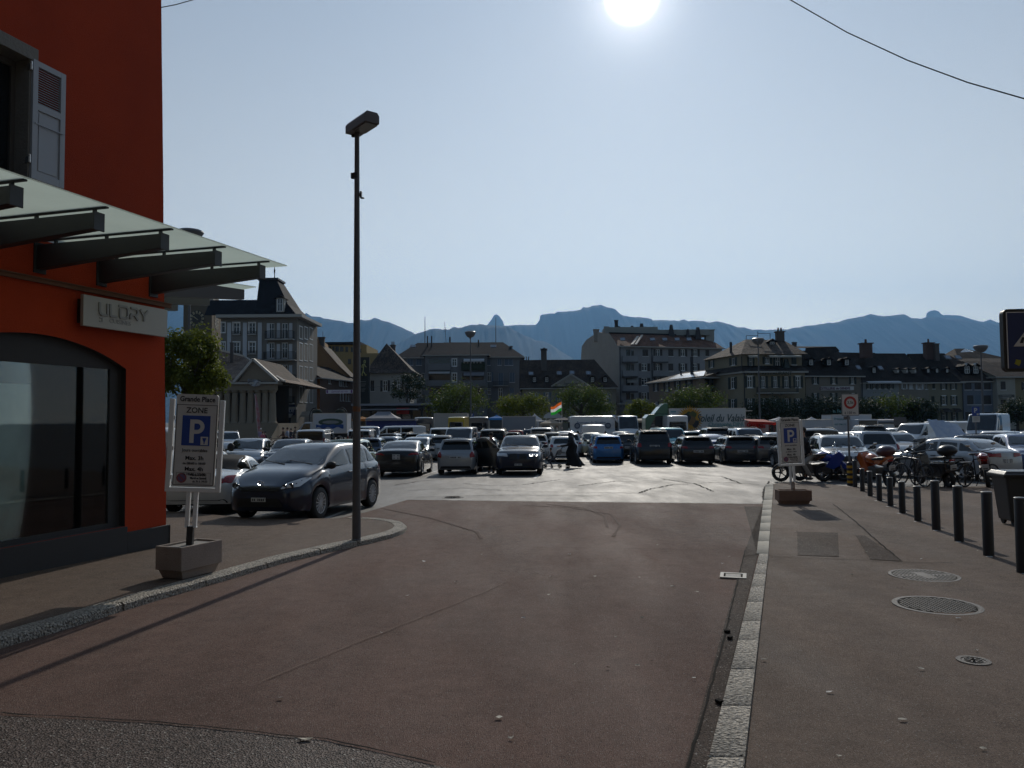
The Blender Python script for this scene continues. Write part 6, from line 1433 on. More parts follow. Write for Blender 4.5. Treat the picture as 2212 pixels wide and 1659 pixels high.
for i in range(9):
 for j in range(4): t_ = i / 8; sx = math.sin(t_ * 3.14); V.append(b.L(at(534 + (579 - 534) * (.02 + .62 * t_) , 818 + 3 * t_ + 9 * sx * .5 * j / 3 + j * 3.6, yP - .6 - .15 * math.sin(t_ * 9 + j))))
cv.add(V, [(i * 4 + j, i * 4 + j + 1, i * 4 + 5 + j, i * 4 + 4 + j) for i in range(8) for j in range(3)])
o = cv.build('hanging_banner', mat('printed_banner_cloth', (.45, .45, .46), .8, var=1, vscale=2.5, rgb2=(.06, .06, .07)), None); o.location = b.b
tag(o, 'black and white printed cloth hanging under the pediment of the columned hall', 'banner')
# --- mansard corner building with balconies
MS = wallmat('grey_stone_facade', (.20, .195, .19)); b = Bld('apartment_building', 'tall grey apartment building with a steep slate pavilion roof and iron balconies', (*XY(560, 115), gz(115))); b.wm = MS
A, B_, C_ = XY(476, 115), XY(641, 115), XY(678, 125); zt_ = zp(687, 115, 560); g_ = gz(115)
W_ = []
for pt, pb in ((697, 722), (739, 764), (787, 812), (836, 862)):
 W_ += rowof((510.7, 544.5), 14, pt, pb, 'wt') + [(482, 8, pt, pb - 4, 'wt')]
 W_ += [(586, 13, pt + 1, pb + 10, 'w'), (615, 13, pt + 1, pb + 10, 'w')]
W_ += [(540, 50, 893, 922, 'k'), (610, 36, 893, 922, 'k')]
b.wall(A, B_, g_, zt_, MS, W_)
for px in (493.5, 527.6, 560):                   # white shutter strips
 for pt, pb in ((697, 776), (787, 870)):
  m_ = MB(); x = xat(px, 115); q = b.L((x, 115, 0)); m_.bx(q[0] - .30, q[0] + .30, q[1] - .08, q[1] - .02, zp(pb, 115, px) - b.b.z, zp(pt, 115, px) - b.b.z); m_.build('shutter_panel', SH_W, b.t)
for pt, pb in ((698, 731), (743, 776), (789, 822), (838, 868)):
 for px in (578.5, 600.5, 627): m_ = MB(); x = xat(px, 115); q = b.L((x, 115, 0)); m_.bx(q[0] - .24, q[0] + .24, q[1] - .08, q[1] - .02, zp(pb, 115, px) - b.b.z, zp(pt, 115, px) - b.b.z); m_.build('shutter', SH_W, b.t)
for p0, p1, pt, pb in ((577, 637, 716, 733.5), (574, 641, 761, 778), (594, 641, 809, 825), (591, 637, 857, 871)): b.balcony(p0, p1, pt, pb, 115, dep=1.1)
for px in (510.7, 544.5):
 for pt, pb in ((716, 722), (758, 764), (806, 812)): b.balcony(px - 9, px + 9, pt, pb, 115, dep=.2)
W2 = [(650 + 11 * i, 6.5, pt + i * 1.5, pb + i * .6, 'wt') for i in range(3) for pt, pb in ((706, 731), (742, 778), (792, 820), (836, 868))]
b.wall(B_, C_, g_, zt_, wallmat('pale_side_facade', (.42, .42, .42)), W2 + [(660, 20, 890, 925, 'k')])
b.sides(A, (B_[0], B_[1]), g_, zt_, 12, MS)
b.box('string_course', ((A[0] + B_[0]) / 2, 114.9, zp(878, 115)), (B_[0] - A[0], .3, .4), TRIM); b.box('cornice', ((A[0] + B_[0]) / 2 + .3, 120, zt_ + .2), (B_[0] - A[0] + 1.4, 12.2, .45), TRIM)
b.ro = b.t
cx = (xat(541, 115) + xat(641, 115)) / 2; hw = (xat(641, 115) - xat(541, 115)) / 2 - .1; hd = 5.0; z0 = zt_ + .42; z1 = zp(604, 118, 580); tw = 19 / FPX * 118
V0 = [(cx - hw, 115, z0), (cx + hw, 115, z0), (cx + hw, 115 + 2 * hd, z0), (cx - hw, 115 + 2 * hd, z0)]; tc_ = xat(578, 118, 604); V1 = [(tc_ - tw, 118.2, z1), (tc_ + tw, 118.2, z1), (tc_ + tw, 121.8, z1), (tc_ - tw, 121.8, z1)]
Vm = [tuple(Vector(p) * .62 + Vector(q) * .38 + Vector((s1 * -.25, 0, -.3))) for p, q, s1 in zip(V0, V1, (-1, 1, 1, -1))]
b.ro = b.faces('roof', [[V0[i], V0[(i + 1) % 4], Vm[(i + 1) % 4], Vm[i]] for i in range(4)] + [[Vm[i], Vm[(i + 1) % 4], V1[(i + 1) % 4], V1[i]] for i in range(4)] + [V1], SLATE)
b.box('roof_crest', (tc_, 120, z1 + .15), (2 * tw + .5, 4, .3), RAILM, parent=b.ro)
for px in (561, 594): x = xat(px - 1, 119, 600); m_ = MB(); q = b.L((x, 119, z1)); m_.lathe([(.12, 0), (.06, 1.0), (.14, 1.6), (.06, 1.9), (.02, 3.2 if px == 594 else 1.2)], q, 'Z', 8); m_.build('finial', RAILM, b.ro)
zl = zp(648, 117, 520); xl0, xl1 = xat(440, 115), xat(548, 115)
b.faces('roof', [[(xl0, 114.7, z0), (xl1, 114.7, z0), (xl1, 117, zl), (xl0, 117, zl)], [(xl0, 117, zl), (xl1, 117, zl), (xl1, 126, zl + .4), (xl0, 126, zl + .4)]], SLATE)
b.dormer(605, 643, 674, 13, 115.2, TRIM, SLATE, back=2.0)
b.text('la Calotte', 1.1, mat('white_sign_letters', (.45, .45, .5), .6), 604, 886, 114.6, ext=.01); b.box('shop_sign', (xat(606, 115), 114.85, zp(886, 115, 604)), (4.4, .18, 1.5), mat('navy_shop_sign', (.015, .02, .07), .5))
b.awning(590, 635, 893, 899, 115, TRIM, 1.4); b.awning(646, 676, 889, 897, 118, TRIM, 1.0)
# --- street between: tan gabled house, low house, yellow block, panel with walking figure
TAN = wallmat('tan_render', (.27, .17, .09)); b = Bld('gabled_house', 'tan house with a blank gable wall and sloping roof beside the grey apartment building', (*XY(705, 140), gz(140))); b.wm = TAN
P = [at(676, 925, 140), at(752, 925, 140), at(752, 812, 140), at(748, 806, 140), at(730, 790, 140), at(690, 742, 140), at(686, 728, 140), at(676, 727, 140)]
mb = MB(); mb.prism([(p.x, p.z) for p in P], lambda x, z: b.L((x, 140, z)), (-1.5, 14, 0)); mb.build('wall', TAN, b.t)
b.ro = b.faces('roof', [[at(689, 739.5, 139.7), at(731, 788.5, 139.7), at(731, 788.5, 139.7) + Vector((-1, 14, 0)), at(689, 739.5, 139.7) + Vector((-1, 14, 0))], [at(731, 788.5, 139.7), at(757, 813, 139.7), at(757, 813, 139.7) + Vector((-1, 14, 0)), at(731, 788.5, 139.7) + Vector((-1, 14, 0))]], T_BROWN)
b.chimney(695, 12, 730, 748, 141); b.chimney(680, 3, 723, 727, 141, cap=False)
b = Bld('low_house', 'low house with an orange gable end and brown roof at the street corner', (*XY(715, 128), gz(128))); LH = wallmat('brown_grey_render', (.14, .10, .085)); b.wm = LH
b.wall(XY(691, 127), XY(765, 140), gz(127), zp(815, 128, 700), LH, [(712, 6, 815, 829, 'w'), (735, 3, 818, 834, 'wwS'), (742, 3, 819, 835, 'w'), (748, 3, 819, 835, 'w'), (736, 3, 850, 866, 'w'), (742, 3, 850, 866, 'w'), (748, 3, 851, 867, 'w'), (754, 3, 852, 867, 'w')])
b.wall(XY(677, 131), XY(691, 127), gz(127), zp(815, 128, 700), wallmat('orange_gable_render', (.42, .17, .05)), [])
b.hip(XY(691, 127), XY(765, 140), 9, zp(815, 128, 700), zp(785, 130, 690), T_DARK, 0, 0)
YW = wallmat('yellow_render', (.30, .24, .12)); b = Bld('office_block', 'flat-roofed yellow block behind the gabled tan house', (*XY(745, 168), gz(168))); b.wm = YW
b.wall(XY(702, 168), XY(792, 168), gz(168), zp(745, 168, 745), YW, [(711, 8, 748, 757, 'd'), (720, 5, 748, 757, 'd'), (728, 8, 748, 759, 'd'), (738, 8, 749, 759, 'd'), (749, 6, 749, 760, 'd'), (760, 5, 750, 760, 'd'), (779, 3, 753, 761, 'd'), (755, 7, 775, 786, 'd')]); b.sides(XY(702, 168), XY(792, 168), gz(168), zp(745, 168, 745), 14, YW)
b.box('flat_roof', (xat(747, 175), 175, zp(742, 168, 745)), (9.8, 16, .5), SLATE); b.box('terrace_wall', (xat(795, 163), 163, (zp(762, 163) + gz(163)) / 2), (6, 3, zp(762, 163) - gz(163)), YW)
m_ = MB(); m_.cyl(b.L(at(697.5, 742, 168)), b.L(at(697.5, 716, 168)), .05, n=6); m_.build('aerial', RAILM, b.t)
b = Bld('advert_panel', 'tall dark panel with a thin yellow walking figure, beside the street lamp', (*XY(787, 125), gz(125)), 'sign panel'); b.box('panel', (xat(787, 125), 125.2, (zp(769, 125) + gz(125)) / 2), (22 / FPX * 125, .4, zp(769, 125) - gz(125)), mat('dark_olive_panel', (.022, .022, .018), .7))
YF = mat('yellow_figure', (.42, .40, .14), .6); fg = MB()
def FP(c): return b.L(at(603.5 + .1488 * c[0], 630.9 + .1488 * c[1], 124.9))
for pts in ([(1226, 1040), (1219, 1120), (1215, 1150), (1200, 1190), (1198, 1208), (1212, 1210)], [(1215, 1150), (1240, 1185), (1252, 1212), (1268, 1200)], [(1226, 1045), (1208, 1055), (1200, 1075), (1200, 1100)], [(1226, 1045), (1238, 1052), (1248, 1080), (1262, 1087)]): fg.tube([FP(p) for p in pts], .075, 6)
fg.tube([FP((1238 + 11 * math.cos(a), 1010 + 22 * math.sin(a))) for a in [i * .524 for i in range(12)]], .06, 6, closed=True); fg.build('walking_figure', YF, b.t)
for i, y in enumerate((852, 857, 861, 868, 872)): b.box('text_line', (xat(784 + (i % 2), 125), 124.98, zp(y - 30, 125)), (.9 - .1 * i, .03, .10), mat('pale_print', (.2, .2, .18), .7))
# --- white house with a pyramid roof
b = Bld('hipped_house', 'white house with a steep mottled pyramid roof and dark shutters', (*XY(850, 130), gz(130))); WW = wallmat('off_white_render', (.38, .38, .38)); b.wm = WW
b.wall(XY(796, 130), XY(886, 130), gz(130), zp(806, 130, 840), WW, [(804.5, 8, 822, 845, 'nC'), (832, 10, 822, 845, 'nS'), (862, 9, 822, 845, 'nS'), (830, 60, 880, 920, 'k')]); b.sides(XY(796, 130), XY(886, 130), gz(130), zp(806, 130, 840), 9, WW)
xa, xb, ze, zr = xat(785, 130), xat(900, 130), zp(806, 130, 840), zp(741, 134, 834); xr = xat(834, 134, 741)
E_ = [(xa, 129.2, ze), (xb, 129.2, ze), (xb, 140, ze), (xa, 140, ze)]; ap = Vector((xr, 134.5, zr)); Mi = [Vector(p) * .82 + ap * .18 + Vector((0, 0, -.35)) for p in E_]
b.ro = b.faces('roof', [[E_[i], E_[(i + 1) % 4], Mi[(i + 1) % 4], Mi[i]] for i in range(4)] + [[Mi[i], Mi[(i + 1) % 4], ap] for i in range(4)] + [[(p[0], p[1], p[2] - .02) for p in E_]], T_MIX); b.chimney(849, 10, 747, 757, 137, pots=2)
b = Bld('market_pavilion', 'long low flat-roofed pavilion in front of the pyramid-roofed house', (*XY(850, 112), gz(112))); PV = wallmat('dark_pavilion_wall', (.07, .07, .08)); b.wm = PV
b.wall(XY(768, 112), XY(935, 112), gz(112), zp(874, 112), PV, [(790 + 22 * i, 18, 885, 925, 'k') for i in range(7)]); b.box('flat_roof', (xat(851, 114), 114, zp(872, 112)), (170 / FPX * 112, 6, .3), mat('pale_roof_edge', (.25, .25, .27), .6)); b.box('canopy', (xat(840, 110), 110.5, zp(883, 112)), (120 / FPX * 112, 3, .18), mat('pale_roof_edge'))
b.box('red_board', (xat(869, 111), 111.6, zp(886, 112)), (.9 * 2, .1, .9), RED)
# --- big dark-roofed block
BG = wallmat('blue_grey_render', (.19, .20, .225)); b = Bld('apartment_block', 'wide blue-grey block with a dark hipped roof and flagpoles in the middle background', (*XY(990, 155), gz(155))); b.wm = BG
ze = zp(769, 155, 990)
W_ = [(886, 12, 776, 789, 'bC'), (905, 12, 776, 789, 'bC'), (914, 8, 806, 824, 'bS')]
b.wall(XY(856, 157), XY(918, 157), gz(155), ze, BG, W_ + rowof((885, 908), 7, 838, 855, 'w'))
W_ = [(949, 46, 775, 797, 'k'), (949, 46, 804, 830, 'k'), (981.5, 10, 775, 791, 'wt'), (981.5, 10, 806, 825, 'wt'), (1022, 46, 776, 797, 'k'), (1022, 46, 806, 830, 'k'), (949, 46, 838, 860, 'k'), (1022, 46, 840, 860, 'k'), (981, 10, 838, 858, 'w')]
b.wall(XY(918, 153), XY(1052, 153), gz(155), ze, BG, W_)
W_ = [(1055.5, 8, 777, 789, 'bC'), (1079, 8, 776, 789, 'bC'), (1099, 18, 776, 789, 'bC'), (1056, 10, 804, 824, 'bS'), (1082, 10, 806, 832, 'bC'), (1106.5, 11, 805, 826, 'bC'), (1056, 9, 839, 852, 'w'), (1081, 9, 838, 860, 'w'), (1106, 9, 838, 857, 'bC')]
b.wall(XY(1052, 157), XY(1129, 157), gz(155), ze, BG, W_); b.sides(XY(856, 157), XY(1129, 157), gz(155), ze, 14, BG); b.faces('wall', [[(xat(px, 153), 153, gz(155)), (xat(px, 153), 157.2, gz(155)), (xat(px, 153), 157.2, ze), (xat(px, 153), 153, ze)] for px in (918, 1052)], BG)
b.hip(XY(856, 157), XY(1129, 157), 14, ze, zp(740, 164, 990), SLATE, 3.5, 4.0); b.hip(XY(917, 153), XY(1053, 153), 12, ze + .15, zp(739.5, 159, 990) , SLATE, 3.4, 4.2)
for px, pt in ((918, 684), (1071, 686)): m_ = MB(); m_.cyl(b.L(at(px, 741, 162)), b.L(at(px, pt, 162)), .09, .05, 8); m_.build('flagpole', RAILM, b.ro)
m_ = MB(); m_.cyl(b.L(at(963.5, 738, 160)), b.L(at(960.5, 695, 160)), .05, n=6); [m_.bar(b.L(at(961 - 3, 708 + i * 4, 160)), b.L(at(961 + 3, 707 + i * 4, 160)), .04) for i in range(3)]; m_.build('aerial', RAILM, b.ro)
for px, w, pt in ((923.5, 2.6, 726), (932.5, 2.6, 726), (972, 3.2, 728), (1033.5, 3, 734), (1104, 6, 749)): b.chimney(px, w, pt, 741, 162, RAILM if px < 1100 else None, cap=px > 1050)
for px in (892, 957.5, 1000.5, 1066): b.skylight(px, 748, 157.5, w=1.2, tilt=35)
b.awning(1002, 1046, 775, 779.5, 152.6, mat('pale_awning', (.5, .5, .5), .8), 1.0); b.awning(1002, 1046, 803, 810, 152.8, mat('grey_awning', (.22, .22, .24), .8), 1.2); b.awning(927, 972, 802, 805, 152.8, mat('pale_awning'), .8)
b.balcony(926, 974, 786, 799, 153, dep=.8, m=BG, solid=True); b.balcony(997, 1048, 783, 799, 153, dep=.8, m=mat('planted_balcony', (.03, .04, .02), .9, fine=.5, fscale=8), solid=True); b.balcony(926, 974, 822, 833, 153, dep=.8, m=BG, solid=True); b.balcony(997, 1048, 822, 833, 153, dep=.8, m=BG, solid=True); b.balcony(1065, 1098, 824, 833, 157, dep=.8)
rp_ = random.Random(9); pm = MB();
for i in range(6): x = xat(1003 + 7 * i, 152, 790); q = b.L((x, 152.1, zp(782.5, 152))); pm.box(q, (.35, .3, .3))
pm.build('flower_pots', mat('pale_pots', (.35, .33, .28), .8), b.t); b.pipe(1126, 770, 870, 156.8)
# --- music school with a pediment
CR = wallmat('cream_grey_render', (.25, .235, .20)); b = Bld('music_school', 'long house with a brown tiled roof, dormers and a lettered triangular pediment', (*XY(1230, 140), gz(140))); b.wm = CR; ze = zp(836, 140, 1230)
W_ = rowof((1157, 1182), 8, 848, 869, 'bS') + rowof((1208, 1232, 1256, 1285, 1310), 8, 850, 870, 'bS')
b.wall(XY(1129, 140), XY(1331, 140), gz(140), ze, CR, W_); b.sides(XY(1129, 140), XY(1331, 140), gz(140), ze, 13, CR); b.hip(XY(1129, 140), XY(1331, 140), 13, ze, zp(777, 146.5, 1220), T_BROWN, 0, 3.2)
ap = (xat(1233, 139.2, 809), 139.2, zp(809, 139.2, 1233)); pl_, pr_ = (xat(1192, 139.2), 139.2, ze + .1), (xat(1275, 139.2), 139.2, ze + .1)
b.faces('pediment', [[pl_, pr_, ap]], wallmat('pale_pediment', (.35, .35, .34))); rk_ = MB()
for q0, q1 in ((pl_, ap), (ap, pr_)): rk_.bar(b.L((q0[0], 139, q0[2])), b.L((q1[0], 139, q1[2])), .6, .28)
rk_.build('pediment_moulding', TRIM, b.t); b.faces('roof', [[pl_, ap, (ap[0], 146, ap[2]), (pl_[0], 141, pl_[2])], [pr_, ap, (ap[0], 146, ap[2]), (pr_[0], 141, pr_[2])]], T_BROWN)
b.text('CONSERVATOIRE', .40, INK, 1233, 829.5, 139.1, bold=.012, ext=.01, sx=.78); b.text('DE MUSIQUE', .40, INK, 1233, 834, 139.1, bold=.012, ext=.01, sx=.8)
for px in (1154.5, 1181, 1280, 1307): b.dormer(px, 814, 826, 7.5, 140.6, T_DARK, T_BROWN, back=3)
for px, py in ((1147, 807), (1208, 806), (1235.5, 805), (1271, 806)): b.skylight(px, py, 142.3, w=.9, tilt=42)
b.chimney(1175, 12, 755, 790, 144, pots=0); b.box('chimney_roof', at(1175, 754, 144), (1.3, 1.2, .5), SLATE, taper=.2, parent=b.ro)
b.chimney(1137, 2, 772, 778, 146); b.chimney(1142, 2, 772, 778, 146)
# --- tall pale block with balconies and many chimneys
TB = wallmat('pale_blue_grey_render', (.27, .285, .32)); b = Bld('apartment_block', 'tall pale block with a red-brown roof, solid balconies and a row of onion-shaped chimneys', (*XY(1440, 153), gz(153))); b.wm = TB
A, B_ = XY(1338.5, 150), XY(1562, 156.9); ze = zp(747.6, 150, 1338); bk = XY(1256, 177.8)
rows_ = ((755, 769.5), (785.5, 801), (816.5, 832.5), (848, 862.5)); W_ = []
for i, (pt, pb) in enumerate(rows_): W_ += [(1357, 9, pt, pb, 'd'), (1366, 6, pt + 2, pb, 'd'), (1392 if i else 1394, 12, pt, pb, 'nS' if i else 'nC'), (1421, 9, pt, pb, 'nS'), (1449, 11, pt, pb, 'nC'), (1475, 9, pt, pb, 'nS'), (1502, 9, pt, pb, 'nS'), (1528, 8, pt + 1, pb, 'nC')]
b.wall(A, B_, gz(153), ze, TB, W_ + [(1380, 40, 880, 915, 'k'), (1440, 40, 880, 915, 'k'), (1500, 40, 880, 915, 'k')])
zg = ze; P3 = [Vector((*A, 0)), Vector((*bk, 0))]; prof = [(0, ze), (.10, zp(735, 153, 1328)), (.22, zp(720, 156, 1315)), (.5, zp(716.5, 163, 1298)), (.72, zp(728, 170, 1282)), (.85, zp(735, 173, 1268)), (.97, zp(748, 177, 1258)), (1.0, zp(772, 177.8, 1256))]
pts = [P3[0] + Vector((0, 0, gz(153)))] + [P3[0].lerp(P3[1], t) + Vector((0, 0, z)) for t, z in prof] + [P3[1] + Vector((0, 0, gz(153)))]
b.faces('wall', [pts], wallmat('beige_gable_wall', (.36, .34, .32)))
d_ = (Vector((*B_, 0)) - Vector((*A, 0))); V = []
for t, z in prof: p = P3[0].lerp(P3[1], t) + Vector((0, 0, z)); V.append((p, p + d_ * (.80 if .1 < t < .9 else 1.0)))
V[0] = (V[0][0] + Vector((-.3, -.6, -.1)), V[0][1] + Vector((.4, -.6, -.1)))
b.ro = b.faces('roof', [[V[i][0], V[i][1], V[i + 1][1], V[i + 1][0]] for i in range(len(V) - 1)] + [[v[1] for v in V]], T_RED)
m_ = MB(); m_.bar(b.L(V[0][0]), b.L(V[0][1]), .3, .2); m_.build('gutter', TRIM, b.ro); m_ = MB(); m_.bar(b.L(V[2][0] + Vector((0, 0, .1))), b.L(V[2][1] + Vector((0, 0, .1))), .35, .25); m_.build('roof_ridge', SLATE, b.ro)
for px, w, pt, pb in ((1288, 11, 713, 728), (1310, 9, 707, 719)): b.chimney(px, w, pt, pb, 160 if px > 1300 else 165, m=wallmat('beige_gable_wall', (.36, .34, .32)))
DK = mat('dark_chimney_slate', (.05, .048, .05), .8)
for px, w, pt, pb, tp in ((1331.5, 7, 693, 716, 1), (1337.5, 6, 705, 716, .7), (1349, 9, 709, 717, 1), (1365.5, 8, 704, 712, .6), (1386, 13, 699, 719, .45), (1450, 13, 701.5, 720, .4), (1485.5, 9, 711, 723, .4), (1507.5, 12.5, 707, 723, .45)): b.chimney(px, w, pt, pb, 160, DK, taper=tp, cap=tp == 1)
b.box('roof_terrace', at(1360, 717, 162), (11, 5, 1.5), wallmat('pale_terrace', (.3, .33, .34)), parent=b.ro); b.box('roof_terrace', at(1455, 721, 163), (14, 5, 1.2), wallmat('pale_terrace', (.3, .33, .34)), parent=b.ro); b.chimney(1532, 18, 714, 728, 162, m=wallmat('pale_terrace', (.3, .33, .34)))
for px in (1345, 1409.5, 1436, 1462.5, 1488.5): b.skylight(px, 733, 152.6 + (px - 1345) / 25 * .7, w=1.0, tilt=40)
m_ = MB(); m_.bar(b.L(at(1365, 744.5, 151.3)), b.L(at(1378, 727, 156)), .5, .2); m_.bar(b.L(at(1373, 744.5, 151.3)), b.L(at(1387, 724, 156)), .4, .2); m_.build('roof_valley', mat('pale_ridge_tiles'), b.ro)
for i, (pt, pb) in enumerate(((769.5, 780.5), (801, 811.5), (833, 843.5), (864, 872))):
 b.balcony(1344, 1376, pt, pb, 150.8, dep=1.0, m=TB, solid=True); b.balcony(1409, 1442, pt, pb, 152.8, dep=1.0, m=TB, solid=True)
 if i < 3: b.awning(1342, 1376, pt + 11.5, pt + 13, 150.6, SH_K, 1.3); b.awning(1408, 1441, pt + 11.5, pt + 13, 152.6, SH_K, 1.3)
b.awning(1353, 1376, 814, 825, 150.5, mat('beige_awning', (.25, .23, .2), .8), 1.2)
m_ = MB(); m_.bar(b.L(at(1326, 873, 146)), b.L(at(1540, 873, 150)), 4, .25); m_.build('shop_canopy', TRIM, b.t); b.pipe(1339.5, 750, 880, 149.7); b.pipe(1408, 752, 840, 151.9)
# --- pinkish house with a part metal roof
PK = wallmat('pinkish_render', (.24, .19, .16)); b = Bld('pink_house', 'two-storey pinkish house with a brown roof, one strip of it bright metal', (*XY(1460, 126), gz(126))); b.wm = PK
A, B_ = XY(1402, 136), XY(1523, 118); ze = zp(826.4, 136, 1402)
b.wall(A, B_, gz(126), ze, PK, [(1417, 6, 827, 845, 'nS'), (1440.5, 6.5, 826, 845, 'nS'), (1463.5, 7, 823, 844, 'nS'), (1488.7, 8, 819, 840, 'nS'), (1418, 6, 868, 885, 'nS'), (1442, 6, 868, 886, 'nS')]); b.hip(A, B_, 10, ze, zp(800, 128, 1470), T_DARK, 4, 0, over=.6)
rm = MB(); rm.add([b.L(at(*p)) for p in ((1440, 820.5, 129.6), (1520, 811.5, 117.7), (1524, 801, 120.5), (1466, 808.5, 129.5))], [(0, 1, 2, 3)]); rm.build('metal_roof_strip', mat('bright_zinc', (.55, .56, .58), .25, metal=.9), b.ro); b.chimney(1494.5, 6, 771, 806, 124, RAILM, cap=False); b.chimney(1471, 3, 803, 809, 128, RAILM)
# --- cream corner house in two tiers
CB = wallmat('cream_render', (.25, .225, .17)); b = Bld('corner_house', 'cream corner house with a set-back top storey, striped awnings and dark shutters', (*XY(1606, 112), gz(112))); b.wm = CB
A, B_, C_ = XY(1521.4, 122.8), XY(1606.2, 112), XY(1740, 113); ze = zp(801, 112, 1606)
b.wall(A, B_, gz(112), ze, CB, [(1535, 6, 820.5, 843, 'gS'), (1582.5, 9, 815, 840, 'gS'), (1583, 9, 862, 884, 'gS'), (1535, 6, 864, 884, 'gS')])
b.wall(B_, C_, gz(112), ze, CB, [(1620, 11, 813, 837, 'gSt'), (1649, 9, 813, 838, 'gS'), (1675, 9, 813, 837, 'gS'), (1699, 9, 813, 838, 'gS'), (1724, 10, 813, 837, 'gSt'), (1620, 10, 861, 880, 'gS'), (1650, 9, 861, 880, 'gS'), (1676, 9, 861, 880, 'gS'), (1700, 9, 861, 880, 'gS'), (1724, 9, 861, 880, 'gS')])
b.balcony(1634, 1720, 836, 848.5, 112.3, dep=1.0); b.text('HOTEL-RESTAURANT', .75, mat('faded_green_paint', (.06, .075, .05), .9), 1660, 807, 111.9, ext=.01, sx=.95)
up0, up1, up2 = XY(1524.5, 125.5), XY(1603, 114.3), XY(1734, 115); zu = zp(764.5, 114.5, 1606)
b.wall(up0, up1, ze, zu, CB, [(1537, 6, 779, 794, 'gS'), (1584, 8, 773, 789, 'gS')]); b.wall(up1, up2, ze, zu, CB, [(1622, 7, 771, 797, 'gS'), (1657.5, 10, 771, 786, 'gS'), (1680.5, 10, 771, 797, 'gS'), (1715, 11, 771, 788, 'gC')])
b.faces('wall', [[(*up2, ze), (up2[0], 127, ze), (up2[0], 127, zu), (*up2, zu)], [(*up0, ze), (up0[0] + 7, 134, ze), (up0[0] + 7, 134, zu), (*up0, zu)], [(*C_, gz(112)), (C_[0], 127, gz(112)), (C_[0], 127, ze), (*C_, ze)]], CB)
V3 = lambda p, z: Vector((p[0], p[1], z))
b.faces('lower_roof', [[V3(A, ze) + Vector((-.4, -.4, -.1)), V3(B_, ze) + Vector((-.2, -.6, -.1)), V3(up1, ze + .9), V3(up0, ze + .9)], [V3(B_, ze) + Vector((-.2, -.6, -.1)), V3(C_, ze) + Vector((.5, -.6, -.1)), V3(up2, ze + .9) + Vector((0, 0, 0)), V3(up1, ze + .9)]], T_DARK)
m_ = MB(); m_.bar(b.L(V3(A, ze - .2)), b.L(V3(B_, ze - .2) + Vector((0, -.35, 0))), .5, .25); m_.bar(b.L(V3(B_, ze - .2) + Vector((0, -.35, 0))), b.L(V3(C_, ze - .2) + Vector((.3, -.35, 0))), .5, .25); m_.build('cornice', TRIM, b.t)
r0, r1 = at(1611, 733, 121), at(1693, 735, 121); o0, o1, o2 = V3(up0, zu) + Vector((-.5, -.5, -.1)), V3(up1, zu) + Vector((-.2, -.7, -.1)), V3(up2, zu) + Vector((.7, -.7, -.1)); bk1, bk0 = Vector((up2[0] + .7, 128, zu - .1)), Vector((up0[0] + 8, 134.5, zu - .1))
b.ro = b.faces('roof', [[o0, o1, r0, at(1600, 740, 125)], [o1, o2, r1, r0], [o2, bk1, r1], [bk1, bk0, r0, r1], [bk0, o0, at(1600, 740, 125), r0]], T_MIX)
b.chimney(1579, 4.5, 739, 760, 118.5, RAILM, cap=False); b.chimney(1684.5, 16, 718, 733, 121, pots=2); b.awning(1612, 1632, 767.5, 770, 114.2, mat('striped_awning', (.4, .38, .33), .8), 1.2); b.awning(1656, 1725, 767.5, 770, 114.4, mat('striped_awning'), 1.2); b.dormer(1668, 737, 745, 12, 118.8, T_DARK, SLATE, back=2)
m_ = MB(); [m_.bar(b.L(at(*p)), b.L(at(*q)), .07) for p, q in (((1612, 732, 121), (1612, 725, 121)), ((1612, 725, 121), (1637, 725, 121)), ((1637, 732, 121), (1637, 716, 121)), ((1637, 720.5, 121), (1663.5, 720.5, 121)), ((1663.5, 720.5, 121), (1663.5, 732, 121)))]; m_.build('roof_railing', RAILM, b.ro); b.pipe(1607.5, 803, 882, 111.7)
bush = b.box('bushy_pot', at(1698.5, 789, 114), (1.2, 1.0, 1.9), SH_G, taper=.35); b.pipe(1602, 770, 790, 114)
# --- hotel with its name board
HT = wallmat('grey_beige_render', (.225, .21, .19)); b = Bld('hotel', 'three-storey hotel with its name board between two rows of shuttered windows', (*XY(1800, 118), gz(118))); b.wm = HT; ze = zp(810, 118, 1800); A, B_ = XY(1741, 117), XY(1861, 119)
b.wall(A, B_, gz(118), ze, HT, [(p, 7.5, 812.5, 829.5, 'gS') for p in (1761, 1801, 1841.5)] + [(p, 7.5, 849, 867, 'gS') for p in (1761.5, 1801, 1843)] + [(p, 12, 884, 915, 'k') for p in (1765, 1800, 1840)]); b.sides(A, B_, gz(118), ze, 12, HT)
b.hip(A, B_, 12, ze, zp(757.5, 124, 1800), T_DARK, 0, 0); b.faces('roof', [[at(1716, 752, 120.5), at(1806, 752, 123.6), at(1806, 748.5, 123.7), at(1716, 748, 122)], [at(1735, 790, 118.3), at(1740, 752, 121), at(1806, 749, 123.8), at(1814, 758, 123.6)]], T_DARK)
for px in (1752, 1790.5, 1829.5): b.dormer(px, 776, 790, 9, 119.2, T_DARK, T_DARK, back=4); b.faces('dormer_roof', [[at(px - 22, 777.5, 118.8), at(px - 3, 773, 118.8), at(px + 9, 772, 122), at(px - 12, 776, 122)]], mat('bright_zinc'))
bo = b.box('name_board', at(1801.5, 839, 117.6), (85 / FPX * 118, .12, 8.2 / FPX * 118), PANEL); put_text('lettering', 'HOSTELLERIE de GENEVE', .52, mat('purple_letters', (.10, .02, .07), .6), b.t, b.L(at(1801.5, 839.2, 117.5)), (R(90), 0, 0), bold=.014, ext=.01, sx=.86)
